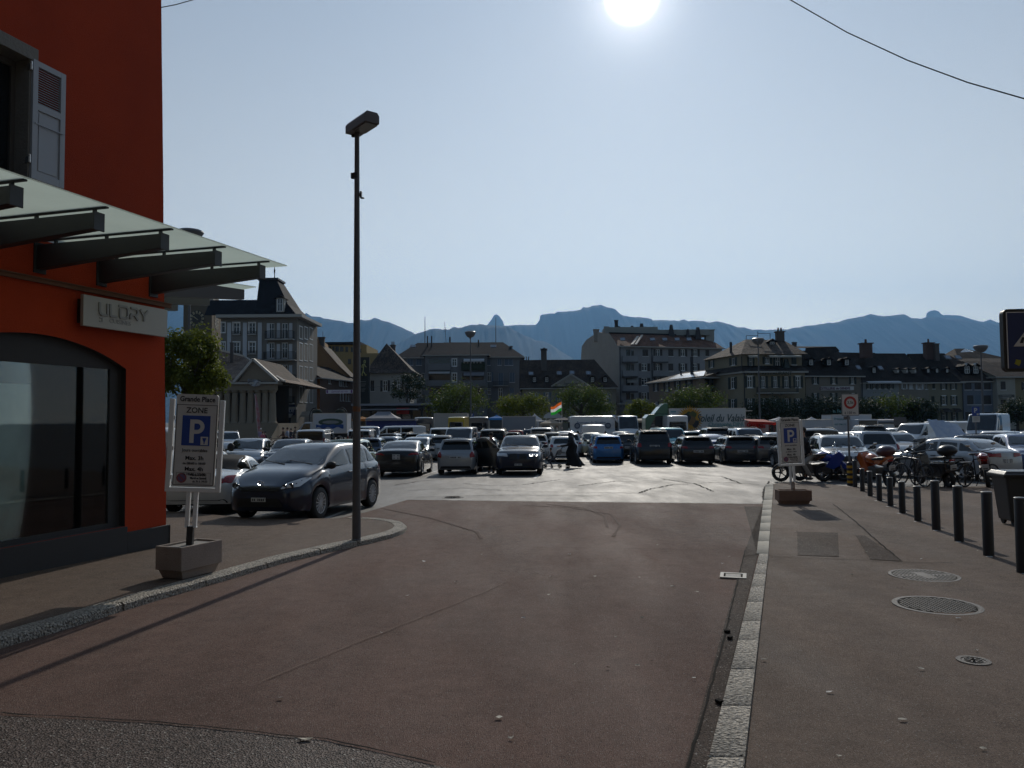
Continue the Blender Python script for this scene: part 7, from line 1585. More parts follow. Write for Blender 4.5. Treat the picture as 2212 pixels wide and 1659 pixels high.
b.chimney(1870.5, 21, 743, 760, 124, mat('brick_chimney', (.10, .06, .05), .9), pots=1); b.chimney(1716, 8, 741, 750, 121); b.pipe(1862, 812, 900, 118.6)
# --- long roofed terrace houses to the right
LT = wallmat('light_blue_render', (.28, .31, .35)); b = Bld('terrace_house', 'house with a very long dark roof, pale blue ground walls and a white awning', (*XY(1900, 120), gz(120))); b.wm = LT; ze = zp(824, 120, 1930); A, B_ = XY(1862, 119.5), XY(1942, 120.5)
b.wall(A, B_, gz(120), ze, LT, [(p, 5, 827, 840, 'gS') for p in (1876, 1888.5, 1900.5, 1913, 1925)] + [(p, 12, 857, 875, 'k') for p in (1880, 1905, 1930)]); b.sides(A, B_, gz(120), ze, 13, LT); b.hip(A, B_, 13, ze, zp(761, 126.5, 1930), T_DARK, 0, 0, over=.5); b.awning(1869, 1941, 823.5, 825.5, 119.6, SH_W, .9)
b.dormer(1888, 793, 806.5, 7, 121.5, T_DARK, T_DARK, back=4); b.skylight(1854, 794, 122, .7); b.skylight(1902, 795, 122, .7)
C2 = wallmat('dull_cream_render', (.24, .23, .21)); b = Bld('terrace_house', 'house with white shutters and three tiny roof windows, left of the green-shuttered house', (*XY(1975, 121), gz(121))); b.wm = C2; A, B_ = XY(1942, 120.5), XY(2006, 121)
b.wall(A, B_, gz(120), ze, C2, [(1953, 6, 827, 840, 'wS'), (1968, 8, 827, 840, 'wC'), (1986, 8, 827, 841, 'wS'), (2001, 5, 827, 841, 'w'), (1955, 8, 858, 874, 'w'), (1985, 8, 858, 874, 'w')]); b.sides(A, B_, gz(120), ze, 13, C2); b.hip(A, B_, 13, ze, zp(762.5, 126.8, 1970), T_DARK, 0, 0, over=.5)
for px in (1938.5 + 1, 1959, 1977): b.dormer(px, 796, 806, 3.6, 121.6, TRIM, T_DARK, back=2)
b.chimney(2006, 17, 742, 764, 126, mat('brick_chimney'), pots=1); b.chimney(2023, 9, 744, 766, 125)
GB = wallmat('greenish_beige_render', (.235, .23, .185)); b = Bld('terrace_house', 'beige house with three rows of dark green shutters beside the small parking post', (*XY(2040, 121), gz(121))); b.wm = GB; A, B_ = XY(2006, 121), XY(2079, 120.5); z3 = zp(824, 121, 2040)
b.wall(A, B_, gz(120), z3, GB, [(2017, 6, 827, 840, 'gC')] + [(p, 7, 827, 841, 'gS') for p in (2038.5, 2059.5)] + [(2015.5, 7, 856, 874, 'gC')] + [(p, 7, 855.5, 874, 'gSt') for p in (2039, 2060.5)] + [(p, 7, 891, 908, 'gS') for p in (2018, 2039.5, 2062)]); b.sides(A, B_, gz(120), z3, 13, GB); b.hip(A, B_, 13, z3, zp(763, 127, 2040), T_DARK, 0, 0, over=.4)
for px in (2005, 2024, 2046): b.dormer(px, 795, 806, 5, 122.2, T_DARK, T_DARK, back=3);
for px in (2047, 2069.5): b.skylight(px, 772, 125, .9)
for px in (2019, 2041, 2064): b.awning(px - 8, px + 8, 882, 887, 120.6, SH_K, .8)
b.pipe(2079, 826, 905, 120.3)
BL2 = wallmat('dusty_blue_render', (.17, .20, .26)); b = Bld('terrace_house', 'dusty blue house with closed dark shutters right of the green-shuttered house', (*XY(2115, 121), gz(121))); b.wm = BL2; A, B_ = XY(2079, 120.5), XY(2153, 121); z4 = zp(822, 121, 2115)
b.wall(A, B_, gz(120), z4, BL2, [(p, 15, 827.5, 842, 'nC') for p in (2091, 2113, 2133)] + [(2096, 14, 854, 874, 'nC'), (2112, 12, 854, 874, 'bC'), (2133, 16, 854, 874, 'nC')] + [(p, 16, 890, 908, 'nC') for p in (2093, 2134)]); b.sides(A, B_, gz(120), z4, 13, BL2); b.hip(A, B_, 13, z4, zp(768, 127.4, 2100), T_BROWN, 0, 3, over=.4)
for px in (2089, 2108): b.dormer(px, 790, 808, 12, 121.6, T_DARK, mat('bright_zinc') if False else T_DARK, back=3); b.faces('dormer_roof', [[at(px - 6.5, 785, 121.3), at(px + 4, 783.5, 121.3), at(px - 2, 790.5, 121.2)]], mat('white_gable_board', (.6, .58, .55), .6))
b.pipe(2154, 824, 905, 120.3)
WH = wallmat('whitish_render', (.36, .36, .34)); b = Bld('terrace_house', 'narrow whitish house between the blue house and the ochre house', (*XY(2172, 122), gz(121))); b.wm = WH; A, B_ = XY(2155, 120), XY(2194, 120.5); z5 = zp(812, 120, 2172)
b.wall(A, B_, gz(120), z5, WH, [(2167, 11, 824, 842, 'nC'), (2168, 12, 864, 888, 'nC')]); b.sides(A, B_, gz(120), z5, 13, WH); b.hip(A, B_, 13, z5, zp(780, 127, 2172), T_BROWN, 0, 0, over=.6); b.balcony(2158, 2184, 853, 859, 120, dep=.8)
OC = wallmat('ochre_render', (.24, .21, .14)); b = Bld('terrace_house', 'ochre house at the far right edge under the crossing sign', (*XY(2225, 122), gz(121))); b.wm = OC; A, B_ = XY(2194, 120.5), XY(2330, 121)
b.wall(A, B_, gz(120), z5, OC, [(p, 8, 826, 842, 'nS') for p in (2215, 2250)]); b.sides(A, B_, gz(120), z5, 13, OC); b.hip(A, B_, 13, z5, zp(782, 127, 2230), T_BROWN, 0, 0, over=.6)
b = Bld('rear_building', 'grey-roofed building with a glass roof lantern rising behind the terrace houses', (*XY(2140, 150), gz(150))); b.wm = STONE; b.wall(XY(2070, 150), XY(2330, 150), gz(150), zp(792, 150, 2140), C2); b.hip(XY(2070, 150), XY(2330, 150), 14, zp(790, 150, 2140), zp(774, 157, 2140), T_BROWN, 3, 0); b.hip(XY(2076, 156), XY(2200, 156), 12, zp(780, 156, 2140), zp(752.5, 162, 2130), T_BROWN, 2.5, 7);
lt_ = [at(2074, 761, 152), at(2101, 760, 152), at(2104, 760, 156), at(2078, 760, 156)]; b.faces('glass_lantern', [[lt_[i], lt_[(i + 1) % 4], at(2084, 753, 154)] for i in range(4)], mat('bright_sky_glass'))
# --- unseen houses added out of view, so that cars and windows mirror a street and not empty sky
for i, (x0, y0, x1, y1, hh, m_) in enumerate(((9.5, -3, 11.5, -40, 12, CB), (-9, -4, -10, -40, 13, HT), (-10, -42, 12, -44, 14, GB), (15, -3, 85, 9, 15, LT), (-17, -2, -85, 8, 14, CB))):
 b = Bld('street_house', ('cream', 'grey', 'beige', 'pale blue', 'long cream')[i] + ' house in the street behind the viewer', (x0, y0, gz(y0))); d = Vector((x1 - x0, y1 - y0, 0)); n = Vector((d.y, -d.x, 0)).normalized(); n = n if (n.dot(Vector((0, -20 if i < 3 else 40, 0)) - Vector((x0, y0, 0))) > 0) else -n; mb = MB()
 a, c = Vector((x0, y0, gz(y0) - .5)), Vector((x1, y1, gz(y0) - .5)); u = Vector((0, 0, hh + 8)); k = -n * 9; mb.add([b.L(p) for p in (a, c, c + k, a + k, a + u, c + u, c + k + u, a + k + u)], [(0, 1, 5, 4), (1, 2, 6, 5), (2, 3, 7, 6), (3, 0, 4, 7), (4, 5, 6, 7)]); mb.build('wall', m_, b.t)
 L_ = d.length; dn = d.normalized(); rot = Matrix((dn, n, Vector((0, 0, 1)))).transposed()
 for q in range(int(L_ / (3 if i < 3 else 6))):
  for lv in range(4): w_ = MB(); w_.box(b.L(a + dn * (1.5 + q * (3 if i < 3 else 6)) + n * .02 + Vector((0, 0, 2.0 + lv * 3))), (1.2, .08, 1.7), rot=rot); w_.build('window', GLASSD, b.t)
# ------------------------------------------------------------------ trees
def leafmat(name, c, c2, tr=.45):
 return mat(name, c, .6, spec=.3, var=1.0, vscale=1.2, rgb2=c2, trans=tr)
LFA = leafmat('plane_tree_leaf', (.125, .165, .03), (.042, .066, .016), .45); LFB = leafmat('dark_tree_leaf', (.035, .05, .022), (.02, .034, .014), .3); LFC = leafmat('yellow_green_leaf', (.18, .205, .025), (.065, .09, .014), .5)
BARK = mat('grey_brown_bark', (.09, .075, .06), .9, var=.6, vscale=4, bump=.5, bscale=25)
def tree(px, pt, pb, wpx, Y, seed, m, label, nl=3200, ls=.30, group=None, flat=.75, name='broadleaf_tree', lean=0):
 rnd = random.Random(seed); top = at(px, pt, Y); bot = at(px, pb, Y); w = wpx / FPX * Y; g = gz(Y); H = top.z - bot.z; c = Vector((0, 0, (top.z + bot.z) / 2 - g))
 t = thing(name, label, 'tree', (top.x, Y, g), 0, group)
 tr = MB(); hz_ = c.z - H * .15; r0 = max(.14, w * .03)
 tr.tube([(0, 0, -.1), (.05, 0, hz_ * .4), (-.05, .05, hz_ * .75), (0, 0, hz_ + H * .1)], [r0 * 1.25, r0, r0 * .85, r0 * .6], 10)
 ends = []
 for i in range(9):
  a = 2 * math.pi * i / 9 + rnd.uniform(-.3, .3); ro = rnd.uniform(.45, .85) * w / 2; e = Vector((ro * math.cos(a), ro * math.sin(a) * .9, c.z + rnd.uniform(-.15, .35) * H)); s0 = Vector((0, 0, hz_ * rnd.uniform(.6, .95)))
  mid = s0.lerp(e, .5) + Vector((0, 0, H * .05)); tr.tube([s0, mid, e], [r0 * .45, r0 * .28, r0 * .08], 6); ends.append(e)
  for k in range(2): f = mid + Vector((rnd.uniform(-1, 1), rnd.uniform(-1, 1), rnd.uniform(.2, 1))) * w * .16; tr.tube([mid, f], [r0 * .2, r0 * .05], 5)
 tr.build('trunk', BARK, t, smooth=R(50))
 cl = []; nc = 46
 for i in range(nc):
  z = rnd.uniform(-.9, 1); a = rnd.uniform(0, 2 * math.pi); q = math.sqrt(max(0, 1 - z * z)) ; rr_ = rnd.uniform(.55, .98)
  cl.append((Vector((q * math.cos(a) * w / 2 * rr_, q * math.sin(a) * w / 2 * rr_ * .9, c.z + z * H / 2 * rr_ * .92)), rnd.uniform(.13, .25) * w * flat))
 V = []; F = []
 for i in range(nl):
  cc_, cr = cl[rnd.randrange(nc)]; d = Vector((rnd.gauss(0, 1), rnd.gauss(0, 1), rnd.gauss(0, 1))).normalized() * cr * rnd.uniform(.3, 1.15); p = cc_ + d
  nv = (d.normalized() + Vector((rnd.uniform(-1, 1), rnd.uniform(-1, 1), rnd.uniform(-.3, 1.2)))).normalized(); u = nv.orthogonal().normalized(); u = (Matrix.Rotation(rnd.uniform(0, 6.28), 3, nv) @ u); v = nv.cross(u); s = ls * rnd.uniform(.5, 1.15)
  o = len(V); V += [p - u * s * .5, p + v * s * .30 + nv * s * .05, p + u * s * .5, p - v * s * .30 + nv * s * .05]; F.append((o, o + 1, o + 2, o + 3))
 cm = MB(); cm.add(V, F); me = bpy.data.meshes.new('crown'); me.from_pydata([tuple(v) for v in V], [], F); me.materials.append(m); link('crown', me, t); return t
tree(402, 712, 872, 182, 36, 1, LFC, 'plane tree with sunlit yellow-green edge beside the orange building', nl=15000, ls=.19, flat=.8)
tree(982, 829, 899, 140, 104, 2, LFA, 'wide round plane tree before the blue-grey block, left of the market', 5200, .34, 'plane trees along the far side of the market')
tree(1130, 856, 900, 122, 99, 3, LFC, 'low wide yellow-green plane tree left of the tricolour flag', 4600, .32, 'plane trees along the far side of the market')
tree(1255, 837, 903, 146, 103, 4, LFA, 'round plane tree below the lettered pediment', 5600, .33, 'plane trees along the far side of the market')
tree(1384, 862, 905, 64, 96, 5, LFC, 'smallest yellow-green tree, below the tall pale block', 2600, .28, 'plane trees along the far side of the market')
tree(1497, 839, 892, 128, 100, 6, LFA, 'plane tree rising over the fruit truck roof', 4600, .33, 'plane trees along the far side of the market')
tree(880, 803, 872, 76, 121, 7, LFB, 'dark tree beside the pyramid-roofed house', 2800, .34)
for i, (px, pt, w, lab) in enumerate(((1668, 862, 120, 'dark tree right of the fruit truck below the corner house'), (1762, 862, 110, 'dark tree below the left half of the hotel'), (1846, 862, 110, 'dark tree behind the weight limit sign'), (1925, 857, 116, 'dark tree with a few sunlit twigs below the long roof'), (1990, 866, 74, 'dark tree just left of the green-shuttered house'), (2196, 866, 90, 'dark tree at the far right below the ochre house'))):
 tree(px, pt, 912, w, 104 + i % 2 * 2, 20 + i, LFB if i != 3 else LFA, lab, 3600, .36, 'dark trees before the hotel row', flat=.85)
# ------------------------------------------------------------------ tall lamps with a dish-shaped head
def dish_lamp(px, py, wpx, D, label):
 p = at(px, py, D); g = gz(D); h = p.z - g; t = thing('dish_lamp', label, 'street lamp', (p.x, D, g), 0, 'tall dish-headed lamps of the square'); r = wpx / FPX * D / 2
 m_ = MB(); m_.lathe([(.12, 0), (.10, 1.2), (.07, h * .6), (.05, h - .5)], n=12); m_.build('pole', LAMPM, t, smooth=R(50))
 m_ = MB(); m_.lathe([(.07, h - .55), (.10, h - .35), (.55 * r, h - .28), (.85 * r, h - .05), (r, h + .14), (r * .97, h + .24), (r * .8, h + .3), (0, h + .32)], n=28); m_.build('lamp_head', mat('dish_lamp_metal', (.14, .14, .145), .4), t, smooth=R(40))
dish_lamp(411, 507, 56, 50, 'nearest dish-headed lamp, its head just above the glass canopy tip'); dish_lamp(1016, 722, 24, 80, 'dish-headed lamp before the blue-grey block'); dish_lamp(1637.5, 737, 27, 77, 'dish-headed lamp before the cream corner house'); dish_lamp(2118.5, 753, 29, 70, 'dish-headed lamp before the dusty blue house')
for px, s_, lab in ((683, 1, 'left of two arched posts with a round hanging planter, before the low house'), (736, -1, 'right of two arched posts with a round hanging planter, next to the lamp post')):
 D = 92; g = gz(D); x = xat(px, D); t = thing('arched_post', lab, 'street lamp', (x - s_ * .8, D, g), 0, 'arched posts with hanging planters'); zt = zp(881, D, px) - g
 m_ = MB(); m_.tube([(0, 0, 0), (0, 0, zt - .9), (s_ * .12, 0, zt - .45), (s_ * .4, 0, zt - .08), (s_ * .8, 0, zt)], .06, 8); m_.build('post', RAILM, t); m_ = MB(); m_.sphere((s_ * .9, 0, zt - .55), 1, 14, 8, (.62, .5, .42)); m_.build('planter', mat('dark_planting', (.02, .025, .015), .95, bump=1, bscale=12), t)
# ------------------------------------------------------------------ lorries, stalls and tents of the market
CLW = mat('white_tent_cloth', (.62, .62, .63), .8, trans=.35); CLB = mat('beige_parasol_cloth', (.42, .36, .28), .8, trans=.3); CLR = mat('faded_red_cloth', (.28, .08, .07), .8, trans=.3)
BOXW = mat('white_box_body', (.55, .56, .58), .45, var=.25, vscale=1.5, rgb2=(.42, .43, .45)); BOXG = mat('grey_box_body', (.26, .28, .31), .5, var=.3, vscale=1.2, rgb2=(.20, .22, .25))
def tent(px, pt, pe, wpx, D, label, m=CLW, ridge=0, wall=None, group='market tents', cat='tent', wallz=None):
 p = at(px, pe, D); zt = zp(pt, D, px); g = gz(D); w = wpx / FPX * D / 2; t = thing('market_tent', label, cat, (p.x, D, g), 0, group); ze = p.z - g; zt -= g; dp = min(w, 1.6)
 m_ = MB(); rx = ridge * w; V = [(-w, -dp, ze), (w, -dp, ze), (w, dp, ze), (-w, dp, ze)]; N = 6; rings = []
 for k in range(N + 1): q = k / N; f = (1 - q) ** 1.5; rings.append([(x * (f + (1 - f) * ridge), y * f, ze + (zt - ze) * q) for x, y, _ in V])
 P = [v for r_ in rings for v in r_]; m_.add(P, [(4 * k + i, 4 * k + (i + 1) % 4, 4 * k + 4 + (i + 1) % 4, 4 * k + 4 + i) for k in range(N) for i in range(4)]); m_.add([(v[0], v[1], v[2]) for v in V] + [(v[0], v[1], v[2] - .22) for v in V], [(i, (i + 1) % 4, 4 + (i + 1) % 4, 4 + i) for i in range(4)]); m_.build('canopy', m, t)
 for x, y, _ in V: q = MB(); q.cyl((x * .97, y * .97, 0), (x * .97, y * .97, ze), .03, n=6); q.build('pole', ALU, t)
 if wall: q = MB(); q.bx(-w * .97, w * .97, -dp * .95, -dp * .9, .1, ze - .2); q.build('side_wall', wall, t)  # dark sheet painted as the shade inside the stall
 return t
BLW = mat('blue_stall_wall', (.015, .03, .16), .6)
tent(829, 889, 903.5, 66, 78, 'grey tent with a white gable edge behind the minibuses', mat('grey_tent_cloth', (.20, .20, .22), .8), ridge=.42)
sw_ = thing('stall_wall', 'long dark blue stall wall with a pale roof edge, below the grey tent', 'market stall', (xat(845, 72), 72, gz(72))); z_ = zp(905.5, 72, 845) - gz(72); w_ = 108 / FPX * 72
MB().bx(-w_ / 2, w_ / 2, -.05, .05, 0, z_ - .15).build('wall_sheet', BLW, sw_); MB().bx(-w_ / 2, w_ / 2, -.4, 1.4, z_ - .13, z_).build('roof_sheet', mat('pale_roof_edge'), sw_)
tent(782, 899, 905, 36, 80, 'orange and cream parasol just right of the lamp post', mat('orange_cloth', (.5, .22, .06), .8, trans=.3), group='market parasols', cat='parasol')
tent(1073, 895.5, 903, 34, 88, 'bright blue parasol left of the grey box truck', mat('blue_cloth', (.04, .25, .6), .8, trans=.3), group='market parasols', cat='parasol')
tent(1155, 892.5, 905, 30, 84, 'white pointed tent right above the grey box truck'); tent(1243, 896.5, 906, 26, 84, 'white pointed tent right of the tricolour flag'); tent(1190, 903.5, 914, 46, 72, 'beige parasol under the tricolour flag', CLB, group='market parasols', cat='parasol')
tent(1215, 898, 907, 40, 88, 'dark tent behind the flag pole', mat('dark_tent_cloth', (.05, .05, .055), .8)); tent(1293, 899.5, 906, 32, 84, 'faded red tent left of the pale blue one', CLR, ridge=.4); tent(1320, 896.5, 906, 32, 84, 'pale blue-white tent above the lettered van cab', mat('pale_blue_cloth', (.4, .44, .55), .8, trans=.3), ridge=.55)
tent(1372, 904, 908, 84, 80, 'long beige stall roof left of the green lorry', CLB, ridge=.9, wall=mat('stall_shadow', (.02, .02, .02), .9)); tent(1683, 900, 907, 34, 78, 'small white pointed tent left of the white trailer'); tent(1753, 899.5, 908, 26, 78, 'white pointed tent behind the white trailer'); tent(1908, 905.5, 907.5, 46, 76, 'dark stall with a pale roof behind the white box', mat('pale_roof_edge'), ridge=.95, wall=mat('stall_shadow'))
tent(818, 868 + 2, 876, 15, 108, 'small grey parasol on the terrace of the pyramid-roofed house', mat('grey_tent_cloth'), group='market parasols', cat='parasol') if False else None
t = thing('market_stall', 'stall with a bright red awning and red lettering beside the fruit truck', 'market stall', (xat(1637, 66), 66, gz(66))); g = gz(66); W2_ = 52 / FPX * 66 / 2; z1, z0 = zp(905, 66, 1637) - g, zp(912.5, 66, 1637) - g
RA = mat('bright_red_awning', (.50, .03, .02), .7, trans=.35); m_ = MB(); m_.add([(-W2_ - .1, .3, z1), (W2_ - .4, .3, z1 - .05), (W2_ + .1, -1.2, z0), (-W2_ - .1, -1.2, z0 + .12), (-W2_ - .1, -1.2, z0 - .1), (W2_ + .1, -1.2, z0 - .22)], [(0, 1, 2, 3), (3, 2, 5, 4)]); m_.build('awning', RA, t)
MB().bx(-W2_, W2_, .3, .4, 0, z0 + .1).build('back_wall', mat('stall_white', (.45, .44, .42), .7), t); put_text('lettering', 'CREPES', .42, RED, t, (-.15, .28, zp(918, 66, 1637) - g), bold=.02, ext=.01); put_text('lettering', 'GAUFRES', .34, RED, t, (.05, .28, zp(922, 66, 1637) - g), bold=.02, ext=.01)
for x in (-W2_, -.2, W2_ * .6, W2_): m_ = MB(); m_.cyl((x, -1.1, 0), (x, -1.1, z0), .04, n=6); m_.build('post', mat('stall_red_post', (.2, .03, .02), .6), t)
# box lorries
def lorry(px0, px1, pt, D, label, body=BOXW, cab='R', cabm=None, zbot=.95, dep=2.3, cabt=None, cabw=None, facing='side'):
 x0, x1 = xat(px0, D), xat(px1, D); g = gz(D); z1 = zp(pt, D, (px0 + px1) / 2) - g; t = thing('box_lorry', label, 'lorry', ((x0 + x1) / 2, D + dep / 2, g), 0, 'lorries and trailers of the market'); w = (x1 - x0) / 2
 m_ = MB(); m_.bx(-w, w, -dep / 2, dep / 2, zbot, z1); m_.build('box_body', body, t, bevel=.02); m_ = MB(); m_.bx(-w - .01, w + .01, -dep / 2 - .02, dep / 2, z1 - .001, z1 + .06); m_.bx(-w - .02, -w + .05, -dep / 2 - .02, -dep / 2 + .05, zbot, z1); m_.bx(w - .05, w + .02, -dep / 2 - .02, -dep / 2 + .05, zbot, z1); m_.bx(-w, w, -dep / 2 - .02, -dep / 2 + .05, zbot, zbot + .08); m_.build('box_edge', ALU, t)
 m_ = MB(); m_.bx(-w + .1, w - .1, -.5, .5, .5, zbot - .02); m_.build('chassis', PLAST, t)
 tm, rm2, dm = wheel_meshes(.42, 'multi')
 for x in ([-w * .55, w * .6] if not cab else ([-w * .6] if cab == 'R' else [w * .6])):
  for s_ in (1, -1): wv = bpy.data.objects.new('wheel', None); col.objects.link(wv); wv.parent = t; wv.location = (x, s_ * (dep / 2 - .2), .42); wv.rotation_euler = (0, 0, 0 if s_ > 0 else math.pi); link('tyre', tm, wv); link('rim', rm2, wv)
 if cab:
  s_ = 1 if cab == 'R' else -1; cw = cabw or 1.9; hc = cabt or 2.2; a = s_ * w; P = [(a + s_ * .05, .45), (a + s_ * cw, .45), (a + s_ * cw, 1.15), (a + s_ * (cw - .12), 1.35), (a + s_ * (cw * .55), hc), (a + s_ * .05, hc)]
  if cabw and cabw > 2: P = [(a + s_ * .05, .45), (a + s_ * cw, .45), (a + s_ * cw, hc - .35), (a + s_ * (cw - .3), hc), (a + s_ * .05, hc)]
  m_ = MB(); m_.prism(P, lambda x, z: (x, -dep / 2 + .15, z), (0, dep - .3, 0)); co = m_.build('cab', cabm or BOXW, t, bevel=.05)
  m_ = MB(); m_.prism([(a + s_ * .35, 1.3), (a + s_ * (cw - .25), 1.3), (a + s_ * (cw * .58), hc - .15), (a + s_ * .35, hc - .15)], lambda x, z: (x, -dep / 2 + .12, z), (0, .03, 0)); m_.build('side_window', CGLASS, co)
  m_ = MB(); e = Vector((a + s_ * (cw - .10), 0, 1.4)); f_ = Vector((a + s_ * (cw * .58), 0, hc - .08)); m_.add([(e.x + s_ * .03, -dep / 2 + .3, e.z), (e.x + s_ * .03, dep / 2 - .3, e.z), (f_.x + s_ * .03, dep / 2 - .3, f_.z), (f_.x + s_ * .03, -dep / 2 + .3, f_.z)], [(0, 1, 2, 3)]); m_.build('windscreen', CGLASS, co)
  for s2 in (1, -1): wv = bpy.data.objects.new('wheel', None); col.objects.link(wv); wv.parent = t; wv.location = (a + s_ * cw * .5, s2 * (dep / 2 - .2), .42); wv.rotation_euler = (0, 0, 0 if s2 > 0 else math.pi); link('tyre', tm, wv); link('rim', rm2, wv)
 return t, w, z1, dep
t, w, z1, dp = lorry(676, 749, 893.5, 84, 'white box truck with a dark oval emblem, left of the lamp post', cab='L', cabw=1.7)
zc = (z1 + .95) / 2 + .15; m_ = MB(); m_.add([(.1 + 1.35 * math.cos(a), -dp / 2 - .03, zc + .40 * math.sin(a)) for a in [i * .2618 for i in range(24)]], [tuple(range(24))]); m_.build('emblem', mat('emblem_green', (.05, .08, .05), .6), t)
m_ = MB(); m_.add([(-1.5 + .15 * i, -dp / 2 - .04, zc - .52 + .10 * math.sin(i * .9) - .1) for i in range(21)] + [(1.5 - .15 * i, -dp / 2 - .04, zc - .28 + .05 * math.sin(i)) for i in range(21)], [tuple(range(42))]); m_.build('emblem', mat('emblem_blue', (.02, .07, .25), .6), t)
m_ = MB(); m_.add([(.1 + .9 * math.cos(a), -dp / 2 - .05, zc + .18 * math.sin(a)) for a in [i * .2618 for i in range(24)]], [tuple(range(24))]); m_.build('emblem', mat('emblem_grey', (.25, .26, .25), .6), t)
lorry(938, 1010, 894, 90, 'pale box lorry behind the yellow van', mat('beige_box_body', (.40, .38, .35), .6), cab=None)
lorry(1085, 1158, 900.5, 78, 'grey box truck with a white cab to its right, left of the tents', BOXG, cab='R', cabw=1.9, zbot=.6)
lorry(1737, 1800, 907.5, 66, 'white trailer left of the weight limit sign', BOXG if False else BOXW, cab=None, zbot=.4)
t, w, z1, dp = lorry(1797, 1883, 896.5, 70, 'white box truck with a dark windscreen behind the weight limit sign', cab=None, zbot=.9)
m_ = MB(); hw = 1.0; m_.bx(-.1, w - .1, -dp / 2 - 1.5, -dp / 2 - .01, .4, 2.15); co = m_.build('cab', BOXW, t, bevel=.06); MB().bx(.0, w - .2, -dp / 2 - 1.54, -dp / 2 - 1.505, 1.2, 2.05).build('windscreen', CGLASS, co)
for i, (x_, z_, s_) in enumerate(((-.85, 2.9, 'la Ferme'), (-.95, 2.2, 'Primeurs'), (-.95, 1.7, '027 746 13'))): put_text('lettering', s_, (.42, .3, .22)[i], mat('teal_print', (.05, .25, .27), .6), t, (x_ - .1, -dp / 2 - .03, z_), ext=.008)
lorry(1885, 1932, 917, 74, 'plain white box left of the grey billboard', cab=None, zbot=.5)
t, w, z1, dp = lorry(1446.5, 1611, 883, 70, 'long white fruit lorry with a sunflower emblem and script lettering, green cab', mat('fruit_box_body', (.52, .53, .52), .4, var=.2, vscale=.6, rgb2=(.44, .46, .46)), cab='L', cabm=mat('green_lorry_paint', (.01, .12, .06), .3, coat=1), cabw=2.15, cabt=2.75, zbot=1.0)
a = -w; m_ = MB(); m_.prism([(a - 1.35, 2.78), (a - .1, 2.78), (a - .1, 3.72), (a - .35, 3.78), (a - .8, 3.45)], lambda x, z: (x, -.95, z), (0, 1.9, 0)); m_.build('wind_deflector', mat('green_lorry_paint'), t, bevel=.06)
GOLD = mat('sunflower_gold', (.50, .25, .02), .6); cx = xat(1491, 70) - t.location.x; cz = zp(905, 70, 1491) - gz(70); yf = -dp / 2 - .03; m_ = MB(); V = [(cx, yf, cz)]; rs_ = random.Random(4)
for i in range(64): a = 2 * math.pi * i / 64; r_ = (1.25 if i % 2 == 0 else .86) * rs_.uniform(.95, 1.05); V.append((cx + r_ * math.cos(a), yf, cz + r_ * math.sin(a)))
m_.add(V, [(0, i, i % 64 + 1) for i in range(1, 65)]); m_.build('sunflower_emblem', GOLD, t)
for dx, dz, r_, c in ((-.35, .05, .42, (.03, .03, .035)), (.25, .35, .34, (.09, .10, .03)), (.1, -.15, .40, (.20, .11, .04)), (.45, -.45, .34, (.06, .03, .02)), (-.1, .45, .22, (.03, .06, .02)), (-.45, -.35, .25, (.15, .12, .08))):
 m_ = MB(); m_.add([(cx + dx + r_ * (1 + .15 * math.sin(3 * a_)) * math.cos(a_), yf - .012 - r_ * .02, cz + dz + r_ * (1 + .12 * math.cos(4 * a_)) * math.sin(a_)) for a_ in [i * .349 for i in range(18)]], [tuple(range(18))]); m_.build('fruit_picture', mat('fruit_print_%02d' % int(r_ * 100 + dx * 10 + 20), c, .6), t)
put_text('lettering', 'Soleil du Valais', .98, mat('dark_teal_script', (.02, .07, .08), .6), t, (xat(1556, 70) - t.location.x, yf, zp(903.5, 70, 1560) - gz(70)), shear=.35, ext=.01, sx=.74, bold=.006)
put_text('lettering', 'Christophe DINI', .46, mat('teal_print'), t, (xat(1568, 70) - t.location.x, yf, zp(916.5, 70, 1568) - gz(70)), ext=.008); put_text('lettering', 'Charrat 027 746 13 27', .36, mat('teal_print'), t, (xat(1568, 70) - t.location.x, yf, zp(921.5, 70, 1568) - gz(70)), ext=.008)
m_ = MB(); m_.box((-w + .35, yf, z1 - .25), (.5, .01, .1)); m_.build('lettering', mat('teal_print'), t); m_ = MB(); m_.box((w + .5, .2, z1 - .2), (1.0, .4, .06)); m_.build('roof_bracket', ALU, t)
# lettered delivery van seen from the side
tv = place_car('highvan', 'white', xat(1300, 71), 72.0, 2, 'white delivery van with blue lettering and round emblems facing right', name='parked_van', cat='van', group='vans parked on the square'); ysd = CT['highvan']['W'] / 2 + .02
BP = mat('blue_van_print', (.03, .10, .22), .6)
for x, z, s_, c in ((-1.0, 2.05, 'Fromages de Gruy\u00e8re', .30), (-1.0, 1.72, 'et du Valais', .26)): put_text('lettering', s_, c, BP, tv, (x, -ysd, z), (R(90), 0, 0), ext=.01)
for x in (-2.3, .55): m_ = MB(); m_.cyl((x, -ysd - .01, 1.75), (x, -ysd + .02, 1.75), .27, n=24); m_.build('round_emblem', mat('navy_emblem', (.05, .08, .14), .6), tv); m_ = MB(); m_.cyl((x, -ysd - .02, 1.75), (x, -ysd + .01, 1.75), .18, n=24); m_.build('round_emblem', BOXG, tv)
m_ = MB(); m_.add([(-2.75, -ysd, .55), (.6, -ysd, .55), (.2, -ysd, .70), (-2.75, -ysd, 1.15)], [(0, 1, 2, 3)]); m_.build('red_stripe', mat('dark_red_stripe', (.15, .01, .015), .5), tv)
